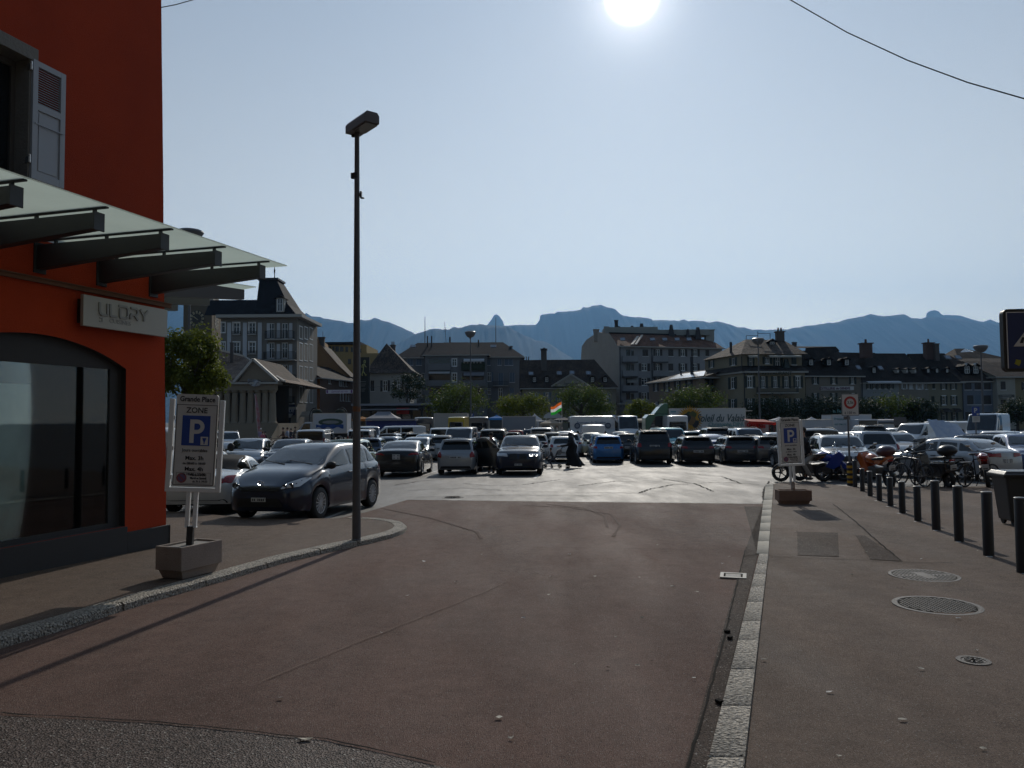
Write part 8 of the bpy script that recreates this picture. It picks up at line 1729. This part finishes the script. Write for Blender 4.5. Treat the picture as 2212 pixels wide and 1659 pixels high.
# tricolour flag
D = 74; g = gz(D); x = xat(1214, D); t = thing('flag', 'orange white and green tricolour flag flying from a thin pole over the parasols', 'flag', (x, D, g)); zt = zp(866.5, D, 1214) - g; m_ = MB(); m_.cyl((0, 0, 0), (0, 0, zt), .035, .025, 8); m_.build('pole', ALU, t)
for k, c in enumerate(((.75, .13, .02), (.7, .7, .7), (.02, .30, .03))):
 V = []; nx = 12
 for i in range(nx + 1):
  for j in range(3): q = i / nx; vv = (k + j / 2) / 3; V.append((-q * 1.05, .12 * math.sin(q * 8), zt - .05 - vv * .85 - q * (.55 - .42 * vv * 0) + .09 * math.sin(q * 7 + vv) * q - (.0 if True else 0)))
 m_ = MB(); m_.add(V, [(i * 3 + j, i * 3 + j + 1, i * 3 + 4 + j, i * 3 + 3 + j) for i in range(nx) for j in range(2)]); m_.build('flag_stripe', mat(('saffron_cloth', 'white_flag_cloth', 'green_cloth')[k], c, .8, trans=.5), t, smooth=3)
D = 82; t = thing('round_sign', 'half-round grey sign board above the beige parasol', 'sign panel', (xat(1194, D), D, gz(D))); zb_ = zp(903, D, 1194) - gz(D); m_ = MB(); m_.prism([(.98 * math.cos(a), zb_ + .62 * math.sin(a)) for a in [i * math.pi / 14 for i in range(15)]], lambda x, z: (x, 0, z), (0, .06, 0)); m_.build('board', mat('pale_board', (.32, .35, .38), .6), t)
for x in (-.7, .7): m_ = MB(); m_.cyl((x, .03, 0), (x, .03, zb_ + .1), .03, n=6); m_.build('post', ALU, t)
D = 70; t = thing('billboard', 'plain grey square board on a post above the black off-roader', 'sign panel', (xat(1945, D), D, gz(D))); z0, z1 = zp(919, D, 1945) - gz(D), zp(901, D, 1945) - gz(D); MB().bx(-.55, .55, 0, .05, z0, z1).build('board', mat('dull_board', (.13, .12, .12), .8), t); m_ = MB(); m_.cyl((0, .06, 0), (0, .06, z1 - .1), .04, n=8); m_.build('post', ALU, t)
D = 41; t = thing('small_parking_sign', 'small blue parking sign with a white plate below it, on a dark post', 'road sign', (xat(2108, D, 895), D, gz(D))); f = lambda y: zp(y, D, 2108) - gz(D)
m_ = MB(); m_.cyl((0, .04, 0), (0, .04, f(881)), .035, n=10); m_.build('post', GREYM, t, smooth=1); MB().bx(-.20, .20, -.01, .01, f(898.5), f(878.5)).build('blue_square', BLUE, t); put_text('lettering', 'P', .34, PANEL, t, (-.02, -.014, f(887)), bold=.012, ext=.001); MB().bx(.04, .14, -.016, -.011, f(897), f(893)).build('disc_symbol', PANEL, t); lp_ = MB().bx(-.20, .20, -.01, .01, f(912), f(899)).build('lower_plate', PANEL, t)
for i in range(3): MB().bx(-.14, .14, -.0125, -.0105, f(902.5 + i * 2.6), f(901.9 + i * 2.6)).build('text_line', INK, lp_)
D = 96; t = thing('small_parking_sign', 'tiny blue parking sign under the round plane tree, far away', 'road sign', (xat(1020, D, 895), D, gz(D))); f = lambda y: zp(y, D, 1020) - gz(D); MB().bx(-.2, .2, -.01, .01, f(900), f(893.5)).build('blue_square', BLUE, t); put_text('lettering', 'P', .3, PANEL, t, (0, -.014, f(896.6)), bold=.01, ext=.001); m_ = MB(); m_.cyl((0, .04, 0), (0, .04, f(894)), .03, n=8); m_.build('post', GREYM, t)
D = 88; t = thing('street_banner', 'white banner with purple script stretched over the street beside the lamp post', 'banner', (xat(733, D, 846), D, zp(846, D, 733))); hw_ = 29 / FPX * D; MB().bx(-hw_, hw_, 0, .02, -.21, .21).build('cloth', mat('banner_white', (.5, .48, .52), .8), t); put_text('lettering', 'Samedi du vin', .34, mat('purple_print', (.10, .02, .16), .7), t, (0, -.005, 0), shear=.3, ext=.002)
for s_ in (-1, 1): MB().bx(s_ * hw_ * .96 - .18 * (s_ > 0), s_ * hw_ * .96 + .18 * (s_ < 0), -.006, 0, -.15, .17).build('emblem', mat('purple_print'), t)
m_ = MB(); m_.tube([(-hw_, 0, .2), (-hw_ - 3.5, 4, .9)], .02, 5); m_.tube([(hw_, 0, .2), (hw_ + 4, 4, .9)], .02, 5); m_.build('rope', RAILM, t)
D = 100; t = thing('feather_flag', 'leaning white and red feather flag at the foot of the hall steps', 'flag', (xat(597, D), D - 7, gz(D - 7))); zt = zp(850, 93, 592) - gz(93); m_ = MB(); m_.tube([(0, 0, 0), (-.25, 0, zt * .5), (-.5, 0, zt)], .03, 6); m_.build('pole', ALU, t); m_ = MB(); m_.add([(-.1, -.02, .8), (.25, -.02, .9), (.1, -.02, zt * .6), (-.3, -.02, zt * .96), (-.52, -.02, zt), (-.35, -.02, zt * .6)], [(0, 1, 2, 3, 4, 5)]); m_.build('cloth', mat('feather_cloth', (.35, .30, .33), .8, var=1, vscale=1.5, rgb2=(.4, .05, .04)), t)
# tarpaulin on the plain van and open door of the dark off-roader
m_ = MB(); V = []; x0, y0 = xat(2000, 46.5), 46.9; rt_ = random.Random(3)
for i in range(15):
 for j in range(8): q, v_ = i / 14, j / 7; V.append((q * 1.9 - .3, -v_ * 1.0 + .04 * math.sin(i * 1.3 + j), 1.25 * (1 - v_ * .85) * (1 - .30 * q * q) + .035 * math.sin(i * 2.1) * math.cos(j * 1.7)))
m_.add(V, [(i * 8 + j, i * 8 + j + 1, i * 8 + 9 + j, i * 8 + 8 + j) for i in range(14) for j in range(7)]); o = m_.build('tarpaulin', mat('blue_white_tarpaulin', (.35, .42, .55), .4, var=.8, vscale=3, rgb2=(.55, .58, .62)), smooth=3); o.location = (xat(2022, 46.5), 46.9, gz(47) + 1.0); tag(o, 'crumpled blue-white tarpaulin over the front of the plain white van', 'tarpaulin')
# ------------------------------------------------------------------ two-wheelers
def wheel2(t, c, r, w, spokes=14, motor=False, axis='Y'):
 e = bpy.data.objects.new('wheel', None); col.objects.link(e); e.parent = t; e.location = c; m_ = MB(); m_.tube([(r * math.cos(a), 0, r * math.sin(a)) for a in [2 * math.pi * i / 28 for i in range(28)]], w, 8, closed=True); m_.build('tyre', RUBBER, e, smooth=1)
 m_ = MB(); n = 5 if motor else spokes
 for i in range(n): a = 2 * math.pi * i / n; m_.bar((0, 0, 0), ((r - w) * math.cos(a), 0, (r - w) * math.sin(a)), .03 if motor else .006)
 m_.cyl((0, -.05, 0), (0, .05, 0), .05 if motor else .03, n=10); m_.tube([((r - w) * math.cos(a), 0, (r - w) * math.sin(a)) for a in [2 * math.pi * i / 24 for i in range(24)]], .02 if motor else .012, 6, closed=True); m_.build('rim', mat('dark_rim', (.08, .08, .085), .4, metal=.5) if motor else mat('dull_bicycle_rim', (.12, .12, .125), .4, metal=.4), e)
def motorbike(x, y, yaw, label, tank, box=None, scooter=False, screen=False, group='motorcycles parked behind the bollards', lean=8, plate=True, fair=None):
 t = thing('motorcycle', label, 'motorcycle', (x, y, gz(y) + .006), R(yaw), group); t.rotation_euler = (R(lean), 0, R(yaw)); r = .30 if not scooter else .25
 wheel2(t, (-.70, 0, r), r - .05, .065, motor=True); wheel2(t, (.72, 0, r), r - .045, .05, motor=True)
 ms = mat(tank + '_motorcycle_paint', {'orange': (.50, .10, .01), 'blue': (.01, .05, .35), 'red': (.30, .02, .015), 'black': (.012, .012, .014), 'silver': (.35, .35, .36)}[tank], .25, metal=.2, coat=1)
 if scooter:
  m_ = MB(); m_.prism([(-.85, .45), (-.55, .30), (.10, .28), (.22, .40), (.10, .45), (-.15, .75), (-.85, .78)], lambda a, b: (a, -.17, b), (0, .34, 0)); m_.build('body_shell', ms, t, bevel=.05)
  m_ = MB(); m_.prism([(.30, .32), (.42, .32), (.66, .95), (.56, 1.02), (.46, .9)], lambda a, b: (a, -.20, b), (0, .40, 0)); m_.build('leg_shield', ms, t, bevel=.05)
 else:
  m_ = MB(); m_.prism([(-.30, .30), (.30, .28), (.38, .55), (.10, .62), (-.30, .58)], lambda a, b: (a, -.14, b), (0, .28, 0)); m_.build('engine', mat('engine_grey', (.10, .10, .10), .4, metal=.6), t, bevel=.03)
  m_ = MB(); m_.sphere((.12, 0, .82), 1, 16, 10, (.32, .16, .17)); m_.build('tank', ms, t, smooth=1)
  if fair: m_ = MB(); m_.prism([(.15, .50), (.42, .42), (.62, .55), (.80, .86), (.60, 1.04), (.42, .92), (.30, .72)], lambda a, b: (a, -.15, b), (0, .30, 0)); m_.build('fairing', ms, t, bevel=.03)
  m_ = MB(); m_.prism([(-.45, .66), (-.15, .70), (-.25, .84), (-.95, .96), (-.98, .88)], lambda a, b: (a, -.12, b), (0, .24, 0)); m_.build('tail_fairing', ms, t, bevel=.04)
 m_ = MB(); m_.prism([(-.80, .84), (-.10, .80), (-.05, .86), (-.3, .90), (-.80, .93)], lambda a, b: (a, -.13, b), (0, .26, 0)); m_.build('seat', PLAST, t, bevel=.03)
 m_ = MB()
 for s_ in (-1, 1): m_.cyl((.72, s_ * .09, r), (.50, s_ * .10, .98), .025, n=8)
 m_.tube([(.42, -.36, 1.06), (.50, -.2, 1.03), (.5, .2, 1.03), (.42, .36, 1.06)], .015, 6); m_.build('fork', mat('fork_metal', (.3, .3, .3), .3, metal=.8), t)
 m_ = MB(); m_.sphere((.68, 0, .90), 1, 12, 8, (.08, .11, .10)); m_.build('headlight', LAMPC, t, smooth=1)
 for s_ in (-1, 1): m_ = MB(); m_.tube([(.46, s_ * .22, 1.05), (.44, s_ * .32, 1.20)], .008, 5); m_.sphere((.44, s_ * .34, 1.23), 1, 10, 6, (.02, .07, .045)); m_.build('mirror', CHROME, t)
 m_ = MB(); m_.prism([(.42, .40 + r * .5), (1.02, .34), (1.0, .40), (.72, .66), (.5, .60)], lambda a, b: (a, -.06, b), (0, .12, 0)); m_.build('front_mudguard', ms, t, bevel=.02)
 m_ = MB(); m_.tube([(.1, -.18, .30), (-.4, -.20, .28), (-.85, -.20, .42)], [.03, .04, .055], 10); m_.build('exhaust', CHROME, t, smooth=1)
 m_ = MB(); m_.bar((-.68, 0, r), (-.1, 0, .4), .06); m_.tube([(.1, .14, .3), (-.05, .3, .02)], .012, 5); m_.build('swing_arm', BLACKM, t)
 m_ = MB(); m_.bx(-.98, -.95, -.08, .08, .80, .85); m_.build('taillight', LAMPR, t)
 if plate: m_ = MB(); m_.box((-1.0, 0, .62), (.012, .18, .15), rot=Matrix.Rotation(R(-12), 3, 'Y')); po = m_.build('number_plate', PLATE, t); m_ = MB(); [m_.bx(-1.012, -1.008, -.06 + k * .03, -.04 + k * .03, zz, zz + .04) for k in range(4) for zz in (.56, .64)]; m_.build('plate_characters', INK, po)
 if box: m_ = MB(); m_.sphere((-.80, 0, 1.10), 1, 18, 10, (.27, .28, .17)); m_.build('top_case', mat('maroon_case', (.07, .012, .018), .3, coat=1) if box == 'maroon' else mat('black_case', (.015, .015, .017), .35), t, smooth=1)
 if screen: m_ = MB(); m_.prism([(.52, 1.0), (.60, 1.0), (.50, 1.42), (.46, 1.42)], lambda a, b: (a, -.19, b), (0, .38, 0)); m_.build('windshield', mat('smoked_screen', (.05, .06, .07), .1, alpha=.6), t)
 return t
def bicycle(x, y, yaw, label, c='silver', group='bicycles', s=1.0, lean=6):
 t = thing('bicycle', label, 'bicycle', (x, y, gz(y) + .006), R(yaw), group); t.rotation_euler = (R(lean), 0, R(yaw)); t.scale = (s, s, s); r = .335; wheel2(t, (-.5, 0, r), r - .02, .02); wheel2(t, (.55, 0, r), r - .02, .02)
 fm = mat(c + '_bicycle_paint', {'silver': (.16, .16, .17), 'black': (.02, .02, .02), 'red': (.25, .03, .03), 'grey': (.12, .12, .13)}[c], .35, metal=.3); m_ = MB(); A = {'bb': (-.08, 0, .30), 'st': (-.22, 0, .82), 'hd': (.36, 0, .86), 'hb': (.40, 0, .70), 'rw': (-.5, 0, r), 'fw': (.55, 0, r)}
 for a, b_ in (('bb', 'st'), ('st', 'hd'), ('bb', 'hb'), ('st', 'rw'), ('bb', 'rw'), ('hd', 'fw')): m_.cyl(A[a], A[b_], .018, n=7)
 m_.build('frame', fm, t); m_ = MB(); m_.cyl(A['hd'], (.33, 0, 1.0), .014, n=6); m_.tube([(.24, -.28, 1.03), (.36, -.14, 1.0), (.36, .14, 1.0), (.24, .28, 1.03)], .013, 6); m_.build('handlebar', BLACKM, t); m_ = MB(); m_.cyl(A['st'], (-.25, 0, .94), .014, n=6); m_.sphere((-.28, 0, .97), 1, 10, 6, (.14, .07, .035)); m_.build('saddle', PLAST, t)
 m_ = MB(); m_.cyl((-.08, -.04, .30), (-.08, -.03, .30), .09, n=14); m_.bar((-.08, -.06, .30), (.05, -.08, .17), .02); m_.bar((-.08, .06, .30), (-.21, .08, .43), .02); m_.bx(0, .1, -.16, -.07, .16, .18); m_.bx(-.26, -.16, .07, .16, .42, .44); m_.build('crank', BLACKM, t)
 m_ = MB(); m_.tube([(-.5 + .36 * math.cos(a), 0, r + .36 * math.sin(a)) for a in [R(30 + i * 16) for i in range(9)]], .018, 5); m_.bx(-.75, -.3, -.06, .06, .74, .75); m_.build('mudguard', BLACKM, t); return t
motorbike(11.15, 23.6, 92, 'orange motorcycle with a maroon top case, seen from the rear behind the bollards', 'orange', 'maroon', lean=-8, fair=True)
motorbike(12.78, 23.4, 94, 'black scooter with a black top case and windshield, seen from the rear', 'black', 'black', scooter=True, screen=True, lean=-6)
motorbike(14.25, 23.2, 60, 'red naked motorcycle at the right, left of the wheeled bin', 'red', lean=-7)
motorbike(10.45, 26.2, -28, 'blue sports motorcycle behind the right parking sign', 'blue', fair=True, lean=7)
mb1 = motorbike(9.75, 26.0, 178, 'dark motorcycle with a rider standing over it, behind the parking sign', 'black', lean=3)
bicycle(12.05, 23.3, 100, 'silver bicycle leaning at the rack between the motorcycle and the scooter'); bicycle(13.75, 22.9, 20, 'black bicycle lying against the rack right of the scooter', 'black'); bicycle(13.3, 23.8, 80, 'grey bicycle behind the black scooter', 'grey'); bicycle(12.35, 24.3, 96, 'dark bicycle behind the silver one at the rack', 'black')
for i, (x, y) in enumerate(((11.75, 23.2), (13.15, 23.0))):
 t = thing('bicycle_rack', ('left', 'right')[i] + ' dark tubular hoop of the bicycle rack', 'bicycle rack', (x, y, gz(y)), R(10)); m_ = MB(); m_.tube([(-.35, 0, 0), (-.35, 0, .75), (-.28, 0, .84), (.28, 0, .84), (.35, 0, .75), (.35, 0, 0)], .028, 8); m_.build('hoop', BLACKM, t, smooth=1)
bicycle(xat(592, 70), 70, 12, 'bicycle leaning with others before the hall steps, nearest to the people in pink', 'black', 'bicycles before the steps', lean=10); bicycle(xat(606, 71), 71, -15, 'second bicycle before the steps, right of the first one', 'grey', 'bicycles before the steps', lean=-9); bicycle(xat(622, 70.5), 70.5, 5, 'bicycle held by the man in the brown shirt', 'black', 'bicycles before the steps', lean=3)
# ------------------------------------------------------------------ people
SKIN = mat('skin', (.42, .25, .18), .6, spec=.3)
def skinned(verts, edges, rad, name, m, parent, sub=1, root=0):
 me = bpy.data.meshes.new(name); me.from_pydata([tuple(v) for v in verts], edges, []); o = bpy.data.objects.new(name, me); col.objects.link(o); sm_ = o.modifiers.new('s', 'SKIN'); sm_.use_smooth_shade = True; sv = me.skin_vertices[0].data
 for i, r_ in enumerate(rad): sv[i].radius = (r_, r_) if isinstance(r_, float) else r_; sv[i].use_root = i == root
 if sub: o.modifiers.new('u', 'SUBSURF').levels = sub; o.modifiers['u'].render_levels = sub
 dg = bpy.context.evaluated_depsgraph_get(); m2 = bpy.data.meshes.new_from_object(o.evaluated_get(dg)); bpy.data.objects.remove(o); m2.materials.clear(); m2.materials.append(m)
 for p in m2.polygons: p.use_smooth = True
 return link(name, m2, parent)
def person(x, y, yaw, label, h=1.72, pose='stand', top=(.03, .03, .035), legs=(.03, .03, .04), hair=(.03, .02, .015), skirt=False, group=None, z=None, scale_w=1.0, arms=((.22, -.1), (.22, .1)), hairkind='short'):
 """local: faces +x, y to the left, z up"""
 t = thing('person', label, 'person', (x, y, (gz(y) if z is None else z) + .005), R(yaw), group); k = h / 1.72; t.scale = (k, k, k)
 if pose == 'walk': hipz = .90; ft = [((.22, .09, .06), (.34, .09, .03)), ((-.38, -.09, .14), (-.30, -.09, .03))]; kn = [(.16, .09, .50), (-.08, -.09, .48)]
 elif pose == 'sit': hipz = .80; ft = [((.05, .24, .07), (.18, .26, .03)), ((.05, -.24, .07), (.18, -.26, .03))]; kn = [(.30, .26, .52), (.30, -.26, .52)]
 else: hipz = .90; ft = [((.0, .10, .06), (.13, .11, .03)), ((-.02, -.10, .06), (.11, -.11, .03))]; kn = [(.02, .10, .49), (.01, -.10, .49)]
 lf = .10 if pose in ('walk',) else (.16 if pose == 'sit' else .02); sh = 1.42 + (hipz - .90); hz_ = sh + .22
 V = [(0, 0, hipz), (.01 + lf * .3, 0, hipz + .2), (.02 + lf * .8, 0, hipz + .42), (.02 + lf, 0, sh + .02), (.03 + lf, 0, sh + .10), (.05 + lf, 0, hz_ - .02), (.05 + lf, 0, hz_ + .10)]; E = [(i, i + 1) for i in range(6)]; Rr = [(.145, .105), (.125, .095), (.16, .10), (.10, .07), .055, (.075, .092), (.070, .080)]
 hands = []
 for i, s_ in enumerate((1, -1)):
  b0 = len(V); V += [(0, s_ * .09, hipz - .06), kn[i], ft[i][0], ft[i][1]]; E += [(0, b0), (b0, b0 + 1), (b0 + 1, b0 + 2), (b0 + 2, b0 + 3)]; Rr += [.085, .058, .042, .035]
  b1 = len(V); fw, _ = arms[i]; S_ = Vector((.02 + lf, s_ * .185, sh - .03)); El = S_ + Vector((fw * .35, s_ * .05, -.27 + abs(fw) * .10)); Wr = El + Vector((fw * 1.0, s_ * -.01, -.24 + abs(fw) * .45)); dv = (Wr - El).normalized(); Hn = Wr + dv * .07
  V += [S_, El, Wr, Hn]; E += [(3, b1), (b1, b1 + 1), (b1 + 1, b1 + 2), (b1 + 2, b1 + 3)]; Rr += [.055, .042, .028, (.035, .018)]
  side = Vector((0, 0, 1)) if abs(dv.z) < .7 else Vector((1, 0, 0)); side = (side - dv * side.dot(dv)).normalized(); cur = dv.cross(side) * s_
  for q in range(4): f0 = len(V); ln = (.06, .072, .068, .052)[q]; a = Hn + side * (.028 - q * .018) + dv * .01; V += [a, a + dv * ln * .6, a + dv * ln * .85 + cur * .025]; E += [(b1 + 3, f0), (f0, f0 + 1), (f0 + 1, f0 + 2)]; Rr += [.010, .009, .008]
  f0 = len(V); a = Wr + dv * .02 + side * .035; V += [a, a + side * .02 + dv * .04]; E += [(b1 + 2, f0), (f0, f0 + 1)]; Rr += [.011, .009]; hands.append(Wr)
 body = skinned(V, E, Rr, 'body', SKIN, t)
 hd_ = Vector((.05 + lf, 0, hz_ + .03)); f_ = MB(); f_.sphere(hd_ + Vector((.095, 0, -.01)), 1, 8, 6, (.02, .013, .022)); f_.sphere(hd_ + Vector((.082, 0, -.055)), 1, 8, 5, (.012, .026, .007)); f_.build('nose', SKIN, t)
 for s_ in (1, -1): e = MB(); e.sphere(hd_ + Vector((.083, s_ * .032, .018)), .011, 8, 6); e.build('eye', INK, t); e = MB(); e.sphere(hd_ + Vector((.0, s_ * .085, -.005)), 1, 8, 6, (.018, .012, .03)); e.build('ear', SKIN, t)
 if hairkind != 'none': e = MB(); e.sphere(hd_ + Vector((-.022, 0, .035)), 1, 16, 10, (.105, .092, .105));
 if hairkind == 'long': e.sphere(hd_ + Vector((-.06, 0, -.08)), 1, 12, 8, (.06, .09, .15))
 if hairkind != 'none': e.build('hair', mat('hair_%03d' % int(hair[0] * 900), hair, .8), t, smooth=1)
 tm_ = mat('cloth_%03d_%03d_%03d' % tuple(int(c * 255) for c in top), top, .85); lm_ = mat('cloth_%03d_%03d_%03d' % tuple(int(c * 255) for c in legs), legs, .85)
 TV = [(0, 0, hipz - .08), (.01 + lf * .3, 0, hipz + .2), (.02 + lf * .8, 0, hipz + .42), (.02 + lf, 0, sh + .04)]; TE = [(0, 1), (1, 2), (2, 3)]; TR = [(.17, .13), (.15, .115), (.18, .12), (.09, .07)]
 for i, s_ in enumerate((1, -1)):
  fw, _ = arms[i]; S_ = Vector((.02 + lf, s_ * .185, sh - .03)); El = S_ + Vector((fw * .35, s_ * .05, -.27 + abs(fw) * .10)); Wr = El + Vector((fw * 1.0, s_ * -.01, -.24 + abs(fw) * .45)); b1 = len(TV); TV += [S_, El, El.lerp(Wr, .93)]; TE += [(3, b1), (b1, b1 + 1), (b1 + 1, b1 + 2)]; TR += [.070, .058, .045]
 skinned(TV, TE, TR, 'jacket', tm_, t)
 if not skirt:
  LV = [(0, 0, hipz)]; LE = []; LR = [(.155, .12)]
  for i, s_ in enumerate((1, -1)): b0 = len(LV); a, f2 = Vector(kn[i]), Vector(ft[i][0]); LV += [(0, s_ * .09, hipz - .07), a, a.lerp(f2, .9)]; LE += [(0, b0), (b0, b0 + 1), (b0 + 1, b0 + 2)]; LR += [.105, .078, .068]
  skinned(LV, LE, LR, 'trousers', lm_, t)
 sh_ = MB()
 for i in range(2): a, c = Vector(ft[i][0]), Vector(ft[i][1]); sh_ = MB(); mdl = (a + c) / 2; sh_.sphere((mdl.x, mdl.y, mdl.z - .005), 1, 10, 6, (.13, .05, .05)); sh_.build('shoe', PLAST, t, smooth=1)
 return t, hands, hd_
# the veiled woman with the pushchair
pw = gnd(1238, 1011); t, hands, hd_ = person(pw.x, pw.y, 180, 'person in a long black robe and headscarf pushing a pushchair', 1.64, 'walk', top=(.010, .010, .012), legs=(.01, .01, .012), skirt=True, arms=((.42, 0), (.42, 0)), hairkind='none')
RB = mat('black_robe_cloth', (.010, .010, .012), .85); m_ = MB(); prof = [(.0, .24, .17, 1.12), (.10, .27, .22, .80), (-.02, .34, .24, .45), (-.09, .44, .26, .20), (-.12, .50, .27, .13)]; V = []; n = 28
for cx, rx, ry, z in [(.10, .16, .20, 1.42), (.08, .18, .21, 1.30)] + prof:
 for k in range(n): a = 2 * math.pi * k / n; w_ = 1 + .06 * math.sin(a * 7) * (1.3 - z) * 1.2; V.append((cx + rx * math.cos(a) * w_, ry * math.sin(a) * w_, z + (.05 * math.sin(a * 3) if z < .15 else 0)))
m_.add(V, [(i * n + k, i * n + (k + 1) % n, (i + 1) * n + (k + 1) % n, (i + 1) * n + k) for i in range(6) for k in range(n)]); m_.build('robe', RB, t, smooth=2)
m_ = MB(); m_.sphere(hd_ + Vector((-.022, 0, .025)), 1, 18, 12, (.125, .115, .14)); m_.sphere(hd_ + Vector((-.06, 0, -.16)), 1, 16, 10, (.15, .17, .17)); m_.build('headscarf', mat('dark_grey_scarf', (.06, .06, .07), .85), t, smooth=2)
px_, py_ = pw.x - .95, pw.y + .02; tp = thing('pushchair', 'light pushchair with a seated child, pushed by the person in the black robe', 'pushchair', (px_, py_, gz(py_) + .005), R(180)); FR = mat('pushchair_tube', (.16, .16, .17), .35, metal=.6)
m_ = MB()
for s_ in (-.22, .22): m_.tube([(.42, s_, .10), (.05, s_, .45), (-.32, s_, .82), (-.45, s_, 1.02), (-.55, s_, 1.03)], .014, 6); m_.tube([(-.30, s_, .10), (.02, s_, .42), (.22, s_, .52)], .013, 6); m_.tube([(-.3, s_, .10), (.42, s_, .10)], .010, 6)
m_.tube([(-.3, -.22, .10), (-.3, .22, .10)], .012, 6); m_.tube([(.42, -.22, .10), (.42, .22, .10)], .012, 6); m_.build('frame', FR, tp)
m_ = MB(); m_.prism([(.22, .40), (-.05, .38), (-.22, .80), (-.18, .82), (0, .45), (.22, .46)], lambda a, b: (a, -.18, b), (0, .36, 0)); m_.build('seat', mat('grey_seat_cloth', (.05, .05, .055), .85), tp)
m_ = MB(); m_.prism([(-.24, .62), (-.14, .85), (-.34, .95), (-.42, .84), (-.36, .66)], lambda a, b: (a, -.17, b), (0, .34, 0)); m_.build('bag', mat('pale_bag', (.32, .30, .28), .8), tp, bevel=.03)
for x in (-.3, .42):
 for s_ in (-.23, .23): wv = MB(); wv.tube([(x + .085 * math.cos(a), s_, .095 + .085 * math.sin(a)) for a in [i * .4488 for i in range(14)]], .015, 6, closed=True); wv.cyl((x, s_ - .02, .095), (x, s_ + .02, .095), .05, n=10); wv.build('wheel', RUBBER, tp)
tc2, _h, _d = person(px_ - .02, py_, 180, 'small child sitting in the pushchair in front of the person in black', .98, 'sit', top=(.10, .09, .09), legs=(.03, .035, .06), z=gz(py_) + .02)
# rider, driver at the open door and the people by the steps
person(10.02, 26.05, 178, 'person in a black jacket and pale trousers astride the dark motorcycle', 1.78, 'sit', top=(.012, .012, .014), legs=(.30, .28, .25), arms=((.35, 0), (.35, 0)), z=gz(26) + .06)
pd = (xat(1062, 33.6, 1000), 33.6); person(pd[0], pd[1], 250, 'person with dark hair standing behind the open black car door', 1.68, 'stand', top=(.05, .05, .055), legs=(.012, .012, .015), arms=((.2, 0), (.3, 0)))
PG = 'people by the steps of the columned hall'
for px, D, yaw, lab, h, tp_, lg, hr, pose in ((563, 71, 90, 'person with white hair and a lilac top by the hall steps', 1.7, (.30, .24, .34), (.12, .10, .12), (.55, .53, .5), 'stand'), (567, 69, 80, 'person in a bright pink jacket by the hall steps', 1.45, (.50, .12, .18), (.3, .06, .1), (.12, .05, .03), 'stand'),
  (577, 73, 200, 'person in dark clothes by the bicycles at the steps', 1.45, (.03, .03, .04), (.03, .03, .04), (.02, .02, .02), 'sit'), (613, 71, 190, 'person in a brown shirt holding a bicycle', 1.75, (.14, .08, .06), (.04, .03, .03), (.03, .02, .015), 'stand'), (622, 71.5, 170, 'person in a pale blue shirt right of the brown shirt', 1.74, (.30, .34, .42), (.03, .03, .04), (.04, .03, .02), 'stand'),
  (628, 72.5, 90, 'person in dark red trousers right of the pale blue shirt', 1.65, (.04, .04, .05), (.25, .03, .05), (.03, .02, .02), 'walk'), (655 - 20, 80, 10, 'person in a brown jacket walking before the shop at the grey apartment building', 1.7, (.12, .08, .06), (.05, .05, .06), (.03, .02, .02), 'walk'), (1215, 74, 200, 'person in dark clothes among the market stalls under the beige parasol', 1.7, (.05, .04, .04), (.03, .03, .03), (.03, .02, .02), 'stand'),
  (1204, 76, 160, 'person with a pale shirt among the market stalls left of the flag pole', 1.72, (.35, .33, .30), (.05, .05, .05), (.05, .03, .02), 'stand')):
 person(xat(px, D, 925), D, yaw, lab, h, pose, top=tp_, legs=lg, hair=hr, group=PG if px < 700 else None)
# open right-hand door of the dark off-roader
bt = [o for o in col.objects if o.get('label', '').startswith('dark blue off-roader facing')][0]
cx_ = CT['suvcoupe']; m_ = MB(); hx, hy = .72, -.93
d_ = Vector((-.35, -.94, 0)).normalized(); nn = Vector((-d_.y, d_.x, 0))
def DP(s_, z, o=0): v = Vector((hx, hy, 0)) + d_ * s_ + nn * o; return (v.x, v.y, z)
out_ = [(0, .32), (1.05, .32), (1.12, .7), (1.10, 1.08), (0, 1.05)]; m_.add([DP(a, z, -.05) for a, z in out_] + [DP(a, z, .05) for a, z in out_], [tuple(range(5)), tuple(range(9, 4, -1))] + [(i, (i + 1) % 5, 5 + (i + 1) % 5, 5 + i) for i in range(5)]); od = m_.build('open_door', P_('black'), bt, bevel=.02)
m_ = MB(); m_.tube([DP(.0, 1.08), DP(.55, 1.50), (DP(1.0, 1.53)), DP(1.12, 1.1)], .025, 6); m_.build('door_frame', PLAST, od); m_ = MB(); m_.add([DP(.03, 1.08), DP(1.08, 1.08), DP(.98, 1.5), DP(.56, 1.47)], [(0, 1, 2, 3)]); m_.build('door_glass', CGLASS2, od)
# glowing daytime ring lamps of the same car
RINGL = mat('lit_ring_lamp', (.8, .8, .8), .3, emit=((1, .98, .92), 6.0))
bvb = BVHTree.FromPolygons([v.co[:] for v in cx_['body'].vertices], [p.vertices[:] for p in cx_['body'].polygons])
for yy in (.52, .70):
 hit, *_q = bvb.ray_cast(Vector((5, yy, .82)), Vector((-1, 0, 0)))
 if hit: m_ = MB(); m_.tube([(hit.x + .02 - abs(k - 4) * .0, yy + .062 * math.cos(a), .825 + .055 * math.sin(a)) for k, a in enumerate([R(150 + i * 30) for i in range(9)])], .009, 6); m_.build('ring_lamp', RINGL, bt)
